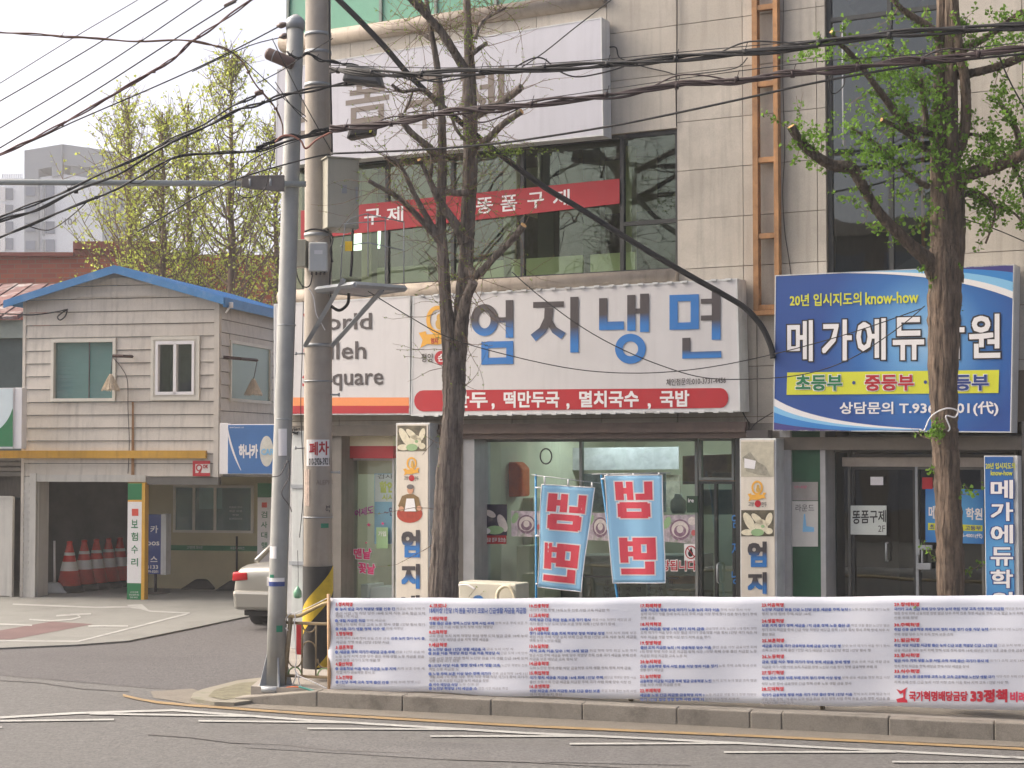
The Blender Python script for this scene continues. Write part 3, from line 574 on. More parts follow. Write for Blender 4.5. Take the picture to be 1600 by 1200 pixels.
b = MB(); b.qp(FAC, rect(1236.5, 783, 1278, 854), .015, .01); o = tag(b.build('event_poster', mat('paper2', (196, 194, 188), .6, .05, 5)), 'white poster with blue drawing on the dark green panel', 'poster')
txt('lettering', M_dkgray, o, '라운드', (1243, 788, 1272, 799), FAC, .018, 0); b = MB(); b.poly([FAC.hp(x, y, .018) for x, y in ((1256, 803), (1258, 803), (1260, 822), (1272, 824), (1272, 831), (1254, 831))]); b.build('drawing_print', M_sky, o)
b = MB(); b.qp(FAC, rect(1238, 753, 1278, 782), .012, .008); o = tag(b.build('faded_notice', mat('faded_paper', (150, 146, 140), .7, .1, 6)), 'faded grey notice sheet above the white poster on the green panel', 'notice'); txt('lettering', M_pink, o, '안내문', (1241, 759, 1261, 763), FAC, .016, 0)
for x, y, m, lab in ((1360, 745, M_wht, 'small white sticker at the top of the entrance door'), (1441, 746, M_red, 'small red and white sticker beside the entrance trunk')):
    b = MB(); b.qp(FAC, rect(x, y, x + (20 if m is M_wht else 16), y + (13 if m is M_wht else 18)), we + .05, we + .048); tag(b.build('sticker', m), lab, 'sticker')
b = MB(); b.qp(FAC, [(1446, 762), (1537, 765), (1537, 850), (1446, 847)], we + .045, we + .03)
c0 = FAC.hp(1490, 805, we + .045); G_bs = grad_mat('small_blue_print', [(0, (90, 170, 215)), (1, (25, 100, 175))], radial=(tuple(c0), .45, 1))
o = tag(b.build('window_sign', G_bs), 'blue study centre print on glass behind the right trunk', 'sign')
txt('lettering', M_wht, o, '메가에듀', [(1451, 790), (1502, 792), (1502, 812), (1451, 811)], FAC, we + .048, .03); txt('lettering', M_wht, o, '학원', [(1509, 793), (1535, 794), (1535, 813), (1509, 812)], FAC, we + .048, .03)
b = MB(); b.qp(FAC, [(1450, 817), (1535, 821), (1535, 830), (1450, 828)], we + .048, we + .0465); b.build('yellow_strip', M_yel, o); txt('lettering', M_navy, o, '초등부 중등부 고등부', [(1452, 819), (1533, 822), (1533, 829), (1452, 827)], FAC, we + .051, .02)
txt('lettering', M_wht, o, 'T.936-4001(代)', [(1490, 832), (1535, 834), (1535, 842), (1490, 840)], FAC, we + .051, .02)
# ================================================================ SIGNS ON THE BIG BUILDING
def boxsign(name, label, px, w1, w0, face_m, side_m=None, trim=.02, cat='sign'):
    """light box: cabinet, face sheet and thin edge trim"""
    uz = [FAC.hit(x, y, w1) for x, y in px]; base = FAC.pt(uz[3][0], w0, uz[3][1])
    r = thing(name, label, cat, base)
    b = MB(); b.hexa([FAC.pt(u, w1 - .012, z) for u, z in uz], [FAC.pt(u, w0, z) for u, z in uz]); b.build('cabinet', side_m or M_white, r)
    b = MB(); (a, c, d, e) = uz; t = trim
    ins = [(a[0] + t, a[1] - t), (c[0] - t, c[1] - t), (d[0] - t, d[1] + t), (e[0] + t, e[1] + t)]
    b.hexa([FAC.pt(u, w1, z) for u, z in ins], [FAC.pt(u, w1 - .011, z) for u, z in ins]); b.build('face_sheet', face_m, r)
    b = MB(); q = [FAC.pt(u, w1 + .004, z) for u, z in uz]; qi = [FAC.pt(u, w1 + .004, z) for u, z in ins]
    for i in range(4):
        j = (i + 1) % 4; n_ = FAC.N * .015; b.hexa([q[i], q[j], qi[j], qi[i]], [p - n_ for p in (q[i], q[j], qi[j], qi[i])])
    b.build('edge_trim', side_m or M_white, r); return r
# top lavender sign
ws = .26
TS = boxsign('shop_sign', 'big pale lavender sign with brown Korean letters high on the building', [(433, 108), (940, 27), (943, 212), (430, 261)], ws, .03, M_lav, M_white, .015)
def slant(x0, y0, x1, y1, k=-.145): return [(x0, y0), (x1, y0 + k * (x1 - x0)), (x1, y1 + k * (x1 - x0)), (x0, y1)]
for ch, x0, y0, x1, y1 in (('똥', 448, 142, 502, 216), ('폼', 540, 122, 608, 196), ('구', 637, 121, 690, 205), ('제', 717, 112, 788, 186)):
    txt('lettering', mat('sign_brown_letters', (112, 102, 94), .5, .03), TS, ch, slant(x0, y0, x1, y1), FAC, ws + .003, .014)
# red strip in the window
b = MB(); b.qp(FAC, [(470, 329), (968, 279), (968, 318), (470, 375)], -.045, -.048)
rb = tag(b.build('window_banner', mat('red_banner_cloth', (158, 22, 36), .6, .05, 2)), 'long red banner with white Korean letters across the second-floor windows', 'banner')
for ch, x in (('똥', 484), ('폼', 522), ('구', 569), ('제', 604), ('똥', 744), ('폼', 782), ('구', 824), ('제', 864)):
    y = 329 - (x - 470) * .1005; txt('lettering', M_wht, rb, ch, slant(x, y + 8.5, x + 26, y + 33.5, -.1), FAC, -.043, .015)
# left fascia (phone shop)
wf = .32
PS = boxsign('shop_sign', 'white phone shop fascia sign with grey English words and orange and red base stripes', [(428, 475), (641, 462), (641, 648), (428, 648)], wf, .03, M_signw)
def strip(name, m, parent, px, w): b = MB(); b.qp(FAC, px, w, w - .002); return b.build(name, m, parent)
strip('orange_stripe', M_orange, PS, [(429, 621), (640, 621), (640, 634), (429, 634)], wf + .004); strip('red_stripe', M_red, PS, [(429, 634), (640, 634), (640, 647), (429, 647)], wf + .004)
for wd, first, y0, y1, x0, x1, xr in (('orld', 'W', 489, 516, 510, 581, 474), ('lleh', 'o', 533, 562, 516, 572, 474), ('quare', 'S', 583, 611, 519, 599, 472)):
    # drop each word's tail below the line where the letters have one
    txt('lettering', M_dkgray, PS, wd, slant(x0, y0 + 1, x1, y1 + (0 if wd != 'quare' else 0), -.02), FAC, wf + .006, .012)
    txt('capital_letter', M_red, PS, first, slant(xr, y0 + 1, xr + 30, y1 - (6 if wd == 'quare' else 0), -.02), FAC, wf + .006, .02)
# main restaurant sign
RSg = boxsign('shop_sign', 'long white cold noodle restaurant sign with black and blue Korean letters', [(645, 463), (1152, 435), (1157, 643), (642, 650)], wf, .03, M_signw)
zA, zB = Fz(900, 566, wf), Fz(900, 462, wf)
bz = RSg.location.z
G_let = grad_mat('letters_dark_to_blue', [(0, (40, 112, 182)), (.28, (46, 108, 172)), (.45, (70, 66, 70)), (1, (66, 60, 62))], lo=Fz(766, 575, wf) - bz, hi=Fz(766, 470, wf) - bz)
G_let2 = grad_mat('letters_blue_bottom', [(0, (40, 112, 182)), (.4, (42, 116, 184)), (.6, (72, 66, 70)), (1, (66, 60, 62))], lo=Fz(1090, 560, wf) - bz, hi=Fz(1090, 520, wf) - bz)
M_lblue = mat('letter_blue', (40, 112, 182), .45, .02)
def G_l(nm, y0, y1, x): return grad_mat(nm, [(0, (42, 116, 186)), (.25, (44, 108, 174)), (1, (68, 62, 64))], lo=Fz(x, y1, wf) - bz, hi=Fz(x, y0, wf) - bz)
L1, L2, L3, L4, L5 = G_l('letter_fade_a', 500, 524, 770), G_l('letter_fade_b', 512, 540, 870), G_l('letter_fade_c', 490, 510, 980), G_l('letter_fade_d', 500, 522, 1110), G_l('letter_fade_e', 546, 556, 1095)
def glyph(parts):
    for mi, m in enumerate(dict.fromkeys(p[0] for p in parts)):
        b = MB(); k = 0
        for q in parts:
            if q[0] is not m: continue
            k += 1; ww = wf + .006 + k * .0002
            if q[1] == 'r': x0, y0, x1, y1 = q[2:]; t = -.028; b.poly([FAC.hp(x, y, ww) for x, y in ((x0, y0), (x1, y0 + t * (x1 - x0)), (x1, y1 + t * (x1 - x0)), (x0, y1))])
            elif q[1] == 'o': ringp(b, FAC, *q[2:], ww, 40)
            else: b.poly([FAC.hp(x, y, ww) for x, y in q[2]])
        b.build('letter', m, RSg)
glyph([(L1, 'o', 757, 500, 21.5, 25, 12), (L1, 'r', 790, 469, 802, 528), (L1, 'r', 776, 496, 790, 504), (M_lblue, 'r', 752, 534, 763, 570), (M_lblue, 'r', 791, 533, 802, 569), (M_lblue, 'r', 763, 533.7, 791, 544), (M_lblue, 'r', 763, 559, 791, 569.5)])
glyph([(L2, 'r', 833, 472, 881, 481), (L2, 'p', [(851, 481), (865, 481), (863, 500), (853, 519), (837, 533), (829, 523), (843, 512), (850, 497)]), (L2, 'p', [(862, 499), (869, 511), (884, 520), (877, 530), (863, 520), (856, 508)]), (L2, 'r', 891, 464, 904, 551)])
glyph([(L3, 'r', 936, 466, 949, 503), (L3, 'r', 936, 503, 975, 516), (L3, 'r', 980, 461, 993, 517), (L3, 'r', 993, 482, 1000, 490), (L3, 'r', 1000, 459, 1014, 519), (M_lblue, 'o', 985, 545, 24, 23.5, 12)])
glyph([(M_lblue, 'r', 1046, 461, 1059, 515.5), (M_lblue, 'r', 1079, 460, 1092, 514.5), (M_lblue, 'r', 1059, 460.6, 1079, 471), (M_lblue, 'r', 1059, 504, 1079, 515.2), (L4, 'r', 1112, 453, 1126, 531), (L4, 'r', 1095, 467, 1112, 475), (L4, 'r', 1095, 493, 1112, 501), (L5, 'r', 1066, 528, 1079, 550), (L5, 'r', 1066, 550, 1127, 560.5)])
b = MB()
xs = []; yt = lambda x: 610 - (x - 647) * .0075; yb = lambda x: 643 - (x - 647) * .012
for k in range(9): a = math.pi / 2 + math.pi * k / 8; xs.append((661 + 14 * math.cos(a), (yt(661) + yb(661)) / 2 - 16.5 * math.sin(a)))
for k in range(9): a = -math.pi / 2 + math.pi * k / 8; xs.append((1126 + 12 * math.cos(a), (yt(1126) + yb(1126)) / 2 - 15.5 * math.sin(a)))
b.poly([FAC.hp(x, y, wf + .005) for x, y in xs]); b.build('red_strip', M_red, RSg)
for ch, x0, x1 in (('만두', 706, 762), ('떡만두국', 787, 874), ('멸치국수', 905, 998), ('국밥', 1031, 1077)):
    y = 612 - (x0 - 700) * .006; txt('lettering', M_wht, RSg, ch, slant(x0, y, x1, y + 26, -.008), FAC, wf + .007, .03)
for x in (768, 885, 1012): txt('lettering', M_wht, RSg, ',', slant(x, 630, x + 5, 640, 0), FAC, wf + .007, .02)
txt('small_lettering', M_dkgray, RSg, '체인점문의:010-3731-4456', [(1041, 592), (1134, 588), (1134, 599), (1041, 603)], FAC, wf + .006, .012)
def emblem(parent, fr, cx, cy, s, w):
    b = MB(); ringp(b, fr, cx, cy, 14.5 * s, 18 * s, 5 * s, w)
    b.poly([fr.hp(cx + x * s, cy + y * s, w + .001) for x, y in ((-24, 16), (-15, 14), (-14, 18), (14, 17), (15, 12), (23, 13), (18, 20), (22, 27), (13, 27), (0, 31), (-13, 30), (-22, 35), (-19, 25))]); b.build('emblem_ring', M_gold, parent)
    b = MB(); ell(b, fr, cx + 2 * s, cy - 3 * s, 3.5 * s, 5 * s, w + .002, 14); ell(b, fr, cx + 2 * s, cy + 5 * s, 5 * s, 7 * s, w + .0025, 14); b.build('gourd_figure', mat('print_ochre', (190, 150, 70), .5), parent)
emblem(RSg, FAC, 684, 500, 1.25, wf + .006)
txt('emblem_lettering', M_red, RSg, '엄지', (673, 528, 684, 537), FAC, wf + .010, .03)
b = MB(); ell(b, FAC, 690, 559, 11, 11, wf + .006); b.build('red_seal', M_red, RSg); txt('seal_lettering', M_wht, RSg, '손', (684, 553, 695, 565), FAC, wf + .008, .02)
txt('small_lettering', M_dkgray, RSg, '평양', (658, 552, 677, 566), FAC, wf + .006, .01)
txt('small_lettering', M_dkgray, RSg, '만두', (702, 552, 721, 566), FAC, wf + .006, .01)
# clip row along the sign edges
b = MB()
for px0, py0, px1, py1 in ((648, 463, 1150, 436), (648, 650, 1154, 643)):
    for k in range(22):
        t = (k + .5) / 22; u_, z_ = FAC.hit(px0 + (px1 - px0) * t, py0 + (py1 - py0) * t, wf); b.box(FAC, u_ - .035, u_ + .035, wf, wf + .02, z_ - .012, z_ + .012)
b.build('edge_clip', M_white, RSg, kind='stuff')
# blue study centre sign
wb = .34
zc_, uc_ = Fz(1440, 530, wb), Fu(1440, 530, wb)
BSl = [(1211, 430), (1585, 413), (1580, 676), (1208, 673)]
u_, z_ = FAC.hit(1208, 673, wb); bloc = FAC.pt(u_, .03, z_); cc = FAC.pt(uc_, wb, zc_) - bloc
G_blue = grad_mat('blue_sign_print', [(0, (150, 190, 222)), (.28, (100, 158, 208)), (.62, (44, 104, 172)), (1, (34, 74, 144))], radial=(tuple(cc), 1.15, .95))
BS = boxsign('shop_sign', 'large blue study centre sign with white outlined Korean letters behind the right tree', BSl, wb, .03, G_blue, M_white, .012)
def curve(pts, n=14):
    out = []
    for i in range(n + 1):
        t = i / n; (a, b_, c) = pts; out.append(((1 - t) ** 2 * a[0] + 2 * t * (1 - t) * b_[0] + t * t * c[0], (1 - t) ** 2 * a[1] + 2 * t * (1 - t) * b_[1] + t * t * c[1]))
    return out
def swoosh(m, up, dn, w, nm='swoosh_print'):
    a, c = curve(up), curve(dn); b = MB()
    for i in range(len(a) - 1): b.poly([FAC.hp(*a[i], w), FAC.hp(*a[i + 1], w), FAC.hp(*c[i + 1], w), FAC.hp(*c[i], w)])
    b.build(nm, m, BS)
M_sw1, M_sw2 = mat('print_swoosh_blue', (52, 128, 196), .45, 0), mat('print_deep_blue', (36, 84, 160), .45, 0)
M_swp = mat('print_purple_navy', (66, 62, 128), .45, 0)
swoosh(M_wht, ((1209, 622), (1270, 662), (1440, 670)), ((1209, 634), (1270, 668), (1440, 671)), wb + .004)
swoosh(M_sky, ((1209, 634), (1270, 668), (1440, 671)), ((1209, 644), (1270, 670), (1420, 672)), wb + .004)
swoosh(M_sw1, ((1209, 644), (1270, 670), (1420, 672)), ((1209, 660), (1250, 669), (1330, 673)), wb + .004)
swoosh(M_swp, ((1209, 660), (1250, 669), (1330, 673)), ((1209, 673), (1250, 673.5), (1330, 674)), wb + .004)
swoosh(M_wht, ((1300, 427), (1480, 424), (1584, 467)), ((1300, 426), (1490, 418), (1584, 456)), wb + .004)
swoosh(M_sky, ((1300, 426), (1490, 418), (1584, 456)), ((1310, 425.5), (1500, 414), (1584, 441)), wb + .004)
swoosh(M_sw1, ((1310, 425.5), (1500, 414), (1584, 441)), ((1340, 424.5), (1510, 415), (1584, 426)), wb + .004)
swoosh(M_swp, ((1340, 424.5), (1510, 415), (1584, 426)), ((1400, 422), (1500, 417), (1584, 413.5)), wb + .004)
txt('slogan_lettering', M_yel, BS, '20년 입시지도의', [(1234, 460), (1346, 456), (1346, 477), (1234, 479)], FAC, wb + .008, .02); txt('slogan_lettering', M_yel, BS, 'know-how', [(1352, 457), (1435, 455), (1435, 473), (1352, 476)], FAC, wb + .008, .02)
for ch, x0, x1, y0, y1 in (('메', 1230, 1270, 501, 565), ('가', 1284, 1331, 500, 564), ('에', 1338, 1384, 498, 563), ('듀', 1395, 1444, 496, 563), ('학', 1456, 1507, 494, 562), ('원', 1514, 1563, 491, 560)):
    txt('outline', M_blk, BS, ch, slant(x0 - 2, y0 - 2, x1 + 2, y1 + 2, -.02), FAC, wb + .006, .055); txt('lettering', M_wht, BS, ch, slant(x0, y0, x1, y1, -.02), FAC, wb + .009, .02)
b = MB(); b.qp(FAC, [(1230, 582), (1561, 578), (1560, 614), (1229, 617)], wb + .006, wb + .003); b.build('yellow_strip', M_yel, BS)
for s, m, x0, x1 in (('초등부', M_green, 1243, 1316), ('중등부', M_red, 1351, 1428), ('고등부', M_navy, 1463, 1545)):
    txt('outline', M_wht, BS, s, slant(x0 - 1, 585, x1 + 1, 612, -.01), FAC, wb + .009, .07); txt('lettering', m, BS, s, slant(x0, 586, x1, 611, -.01), FAC, wb + .012, .03)
b = MB(); ell(b, FAC, 1334, 598, 2.6, 2.8, wb + .009); ell(b, FAC, 1446, 597, 2.6, 2.8, wb + .009); b.build('dot_print', M_navy, BS)
txt('small_lettering', M_wht, BS, '상담문의 T.936-4001(代)', [(1312, 628), (1560, 627), (1560, 650), (1312, 650)], FAC, wb + .008, .02)
# vertical signs standing at the piers
def vsign(label, x0, x1, ytop, w1, thick, face_m, zbot=.2, side=M_white):
    uz = [FAC.hit(x, y, w1) for x, y in ((x0, ytop), (x1, ytop))]; ua, ub, zt_ = uz[0][0], uz[1][0], uz[0][1]
    r = thing('vertical_sign', label, 'sign', FAC.pt(ua, w1 - thick, zbot)); b = MB(); b.box(FAC, ua, ub, w1 - thick, w1 - .012, zbot, zt_); b.build('cabinet', side, r, bevel=.006)
    b = MB(); b.box(FAC, ua + .02, ub - .02, w1 - .011, w1, zbot + .02, zt_ - .02); b.build('face_sheet', face_m, r); return r
M_ivory = mat('ivory_sign_sheet', (212, 204, 190), .5, .04, 3, streak=.2)
def gletters(parent, chars, x0, x1, ys, w, name):
    for k, (ch, (y0, y1)) in enumerate(zip(chars, ys)):
        bz_ = parent.location.z; gm = grad_mat('%s_%d' % (name, k), [(0, (36, 110, 180)), (.35, (40, 110, 176)), (.6, (64, 60, 64)), (1, (60, 56, 60))], lo=Fz((x0 + x1) / 2, y1, w) - bz_, hi=Fz((x0 + x1) / 2, y0, w) - bz_)
        txt('lettering', gm, parent, ch, (x0, y0, x1, y1), FAC, w + .005, .05)
def dumplings(parent, x0, y0, x1, y1, w):
    W, H = x1 - x0, y1 - y0; b = MB(); b.qp(FAC, rect(x0, y0, x1, y1), w + .002, w - .001); b.build('photo_print', mat('print_dark_brown', (88, 82, 66), .5, .4, 14), parent)
    b = MB()
    for cx, cy, rx, ry, rot in ((.25, .45, .13, .4, -.5), (.5, .35, .1, .3, -.8), (.62, .6, .2, .26, -.6), (.85, .35, .1, .26, .3), (.2, .85, .2, .12, 0), (.85, .8, .12, .12, 0)): ell(b, FAC, x0 + cx * W, y0 + cy * H, rx * W, ry * H, w + .004, 14, rot)
    b.build('dumpling_print', mat('print_dumpling_white', (214, 206, 180), .5, .1, 20), parent)
    b = MB(); ell(b, FAC, x0 + .5 * W, y0 + .85 * H, .2 * W, .14 * H, w + .006, 14); ell(b, FAC, x0 + .66 * W, y0 + .62 * H, .06 * W, .06 * H, w + .006, 10); b.build('herb_print', M_pgreen, parent)
wv = .34
V1 = vsign('ivory vertical restaurant sign with chef picture left of the left tree trunk', 618, 671, 661, wv, .30, M_ivory)
dumplings(V1, 621, 665, 666, 705, wv)
emblem(V1, FAC, 643, 724, .55, wv + .004); b = MB(); ell(b, FAC, 643, 747, 4.5, 5, wv + .004, 14); b.build('red_seal', M_red, V1)
txt('small_lettering', M_dkgray, V1, '고양', (631, 744, 638, 750), FAC, wv + .004, .01); txt('small_lettering', M_dkgray, V1, '만두', (648, 744, 654, 751), FAC, wv + .004, .01)
b = MB(); ell(b, FAC, 640, 803, 20, 14, wv + .003, 20); b.build('bowl_print', mat('print_bowl_red', (168, 60, 40), .5, .15, 20), V1)
b = MB(); b.poly([FAC.hp(x, y, wv + .005) for x, y in ((628, 775), (636, 772), (646, 772), (654, 777), (658, 796), (650, 800), (626, 798), (622, 790))]); b.build('shirt_print', mat('print_shirt', (120, 96, 60), .5, .2, 20), V1)
b = MB(); ell(b, FAC, 641, 765, 5, 7, wv + .006, 14); ell(b, FAC, 627, 795, 4, 4, wv + .007, 10); ell(b, FAC, 655, 794, 4, 4, wv + .007, 10); b.build('face_print', M_skin, V1)
b = MB(); ell(b, FAC, 641, 760.5, 5.6, 3.8, wv + .008, 14); b.build('hair_print', mat('print_hair', (100, 96, 94), .5), V1)
b = MB(); b.poly([FAC.hp(x, y, wv + .008) for x, y in ((635, 779), (647, 779), (650, 799), (632, 799))]); b.build('apron_print', M_wht, V1)
gletters(V1, '엄지냉면', 627, 656, ((828, 871), (881, 920), (930, 973), (983, 1020)), wv, 'v1')
V2 = vsign('ivory vertical restaurant sign with peeling top picture left of the entrance', 1155, 1212, 685, wv, .30, M_ivory)
b = MB(); b.qp(FAC, rect(1158, 690, 1209, 745), wv + .002, wv - .001); b.build('photo_print', mat('print_faded', (186, 180, 160), .6, .12, 12), V2)
b = MB(); b.poly([FAC.hp(x, y, wv + .004) for x, y in ((1160, 715), (1172, 706), (1184, 722), (1196, 728), (1204, 744), (1184, 742), (1166, 736))]); b.build('peeled_patch', mat('print_grey_patch', (140, 136, 122), .7, .25, 14), V2)
b = MB(); b.poly([FAC.hp(x, y, wv + .006) for x, y in ((1163, 716), (1181, 720), (1179, 733), (1163, 731))]); b.build('white_patch', M_wht, V2)
emblem(V2, FAC, 1183, 762, .62, wv + .004); b = MB(); ell(b, FAC, 1184, 787, 5, 5.5, wv + .004, 14); b.build('red_seal', M_red, V2)
txt('small_lettering', M_dkgray, V2, '고양', (1169, 784, 1178, 791), FAC, wv + .004, .01); txt('small_lettering', M_dkgray, V2, '만두', (1190, 784, 1198, 792), FAC, wv + .004, .01)
dumplings(V2, 1158, 797, 1209, 838, wv); gletters(V2, '엄지냉', 1168, 1198, ((846, 886), (894, 928), (944, 984)), wv, 'v2')
u_, z_ = FAC.hit(1537, 712, wv)
V3r = thing('vertical_sign', 'blue vertical study centre sign at the right edge behind the banner', 'sign', FAC.pt(u_, wv - .2, .2)); b = MB(); ub_ = Fu(1590, 712, wv); zt_ = z_
b.box(FAC, u_, ub_, wv - .2, wv - .012, .2, zt_); b.build('cabinet', M_white, V3r, bevel=.006)
c2 = FAC.pt((u_ + ub_) / 2, wv, Fz(1563, 880, wv)) - V3r.location
b = MB(); b.box(FAC, u_ + .012, ub_ - .05, wv - .011, wv, .22, zt_ - .012); b.build('face_sheet', grad_mat('blue_vertical_print', [(0, (100, 170, 215)), (.35, (44, 112, 178)), (1, (34, 74, 140))], radial=(tuple(c2), .9, .6)), V3r)
txt('slogan_lettering', M_yel, V3r, '20년 입시지도의', (1540, 723, 1586, 733), FAC, wv + .004, .02); txt('slogan_lettering', M_yel, V3r, 'know-how', (1548, 735, 1582, 743), FAC, wv + .004, .02)
for k, ch in enumerate('메가에듀학원'):
    y0 = 750 + k * 35; txt('outline', M_navy, V3r, ch, (1546, y0 - 1, 1585, y0 + 30), FAC, wv + .003, .055); txt('lettering', M_wht, V3r, ch, (1548, y0, 1583, y0 + 29), FAC, wv + .006, .025)
# orange ladder shaped cable frame on the wall
lf = thing('cable_ladder', 'rusty orange vertical ladder frame fixed to the granite wall', 'cable ladder', FAC.hp(1196, 485, .1))
for x0, x1 in ((1176, 1184), (1209, 1216)):
    b = MB(); b.box(FAC, Fu(x0, 300, .12), Fu(x1, 300, .12), .02, .12, Fz(1196, 484, .12), ZT - .3); b.build('rail', M_rust, lf)
for y in (480, 368, 249, 130, 10, -110):
    b = MB(); z_ = Fz(1196, y, .12); b.box(FAC, Fu(1184, 300, .12), Fu(1209, 300, .12), .03, .11, z_ - .03, z_ + .03); b.build('rung', M_rust, lf)
b = MB(); b.box(FAC, Fu(1174, 480, .12), Fu(1218, 480, .12), .0, .15, Fz(1196, 492, .12), Fz(1196, 485, .12)); b.build('base_plate', M_rust, lf)
def fpts(pts, w=.02): return [FAC.hp(x, y, w) for x, y in pts]
def smooth(pts, n=6):
    pts = [V(p) for p in pts]; out = []
    for i in range(len(pts) - 1):
        p0, p1, p2, p3 = pts[max(i - 1, 0)], pts[i], pts[i + 1], pts[min(i + 2, len(pts) - 1)]
        for k in range(n):
            t = k / n; out.append(.5 * ((2 * p1) + (-p0 + p2) * t + (2 * p0 - 5 * p1 + 4 * p2 - p3) * t * t + (-p0 + 3 * p1 - 3 * p2 + p3) * t ** 3))
    out.append(pts[-1]); return out
def wire(name, label, pts, r, m=M_black, cat='cable', n=6): b = MB(); b.tube(smooth(pts), r, n); o = b.build(name, m); tag(o, label, cat); return o
wire('wall_wire', 'thin grey wire running down the wall right of the orange ladder frame', fpts([(1224, 0), (1223, 120), (1226, 230), (1223, 300), (1226, 360), (1232, 400), (1236, 430)], .02), .005, M_dkgray)
wire('wall_wire', 'thin black wire dropping down the wall joint above the second-floor window corner', fpts([(1058, -20), (1058, 60), (1056, 130), (1057, 198)], .02), .006)
wire('wall_wire', 'black wire drooping along the wall below the upper cable bundle', fpts([(947, 75), (962, 74), (968, 90), (990, 98), (1005, 104), (1040, 112), (1060, 117), (1100, 114), (1150, 106), (1168, 90)], .04), .008)
wire('wall_wire', 'tangled dark wires down the right end of the restaurant sign', fpts([(1156, 360 + 165), (1160, 540), (1157, 556), (1163, 566), (1158, 582), (1164, 600), (1160, 640), (1170, 662), (1168, 680)], .05), .008)
wire('wall_wire', 'curled wire above the right vertical restaurant sign', fpts([(1215, 640), (1190, 655), (1178, 664), (1172, 676), (1182, 678)], .05), .006, M_dkgray)
for x in (1176,):
    b = MB(); b.qp(FAC, rect(1166, 672, 1200, 685), .2, .05); tag(b.build('electric_box', M_dkgray), 'dark junction box on top of the right vertical restaurant sign', 'box')
# air conditioner unit, flags
ac = thing('air_conditioner', 'cream outdoor air conditioner unit right of the left tree trunk', 'air conditioner', FAC.hp(712, 1030, .3))
ua, za = FAC.hit(713, 909, .75); ub = Fu(803, 909, .75)
b = MB(); b.box(FAC, ua, ub, .35, .70, .25, za); b.build('casing', mat('cream_enamel', (206, 202, 186), .4, .04, 3, streak=.15), ac, bevel=.02)
b = MB(); ringp(b, FAC, 740, 965, 26, 30, 2, .705); ringp(b, FAC, 740, 965, 18, 21, 2, .705); ringp(b, FAC, 740, 965, 10, 12, 2, .705); b.build('fan_grille', M_dkgray, ac)
b = MB(); ell(b, FAC, 747, 936, 8, 6, .704); b.build('logo_print', M_blue, ac)
b = MB(); b.tube(smooth(fpts([(777, 945), (778, 926), (786, 917), (797, 918), (804, 932), (806, 960)], .80)), .022, 8); b.build('pipe_loop', M_cream, ac)
b = MB(); b.tube(smooth(fpts([(713, 915), (730, 914), (742, 921)], .76)), .012, 6); b.build('carry_handle', M_wht, ac)
for s in (ua + .08, ub - .16): b = MB(); b.box(FAC, s, s + .08, .38, .66, .17, .25); b.build('foot', M_dkgray, ac)
def ringr(x0, y0, x1, y1, hx0, hy0, hx1, hy1): return [(x0, y0, x1, hy0), (x0, hy1, x1, y1), (x0, hy0, hx0, hy1), (hx1, hy0, x1, hy1)]
def rring(x0, y0, x1, y1, hx0, hy0, hx1, hy1, c=.06): return [(x0 + c, y0, x1 - c, y0 + c * .6), (x0, y0 + c * .6, x1, hy0), (x0, hy1, x1, y1 - c * .6), (x0 + c, y1 - c * .6, x1 - c, y1), (x0, hy0, hx0, hy1), (hx1, hy0, x1, hy1)]
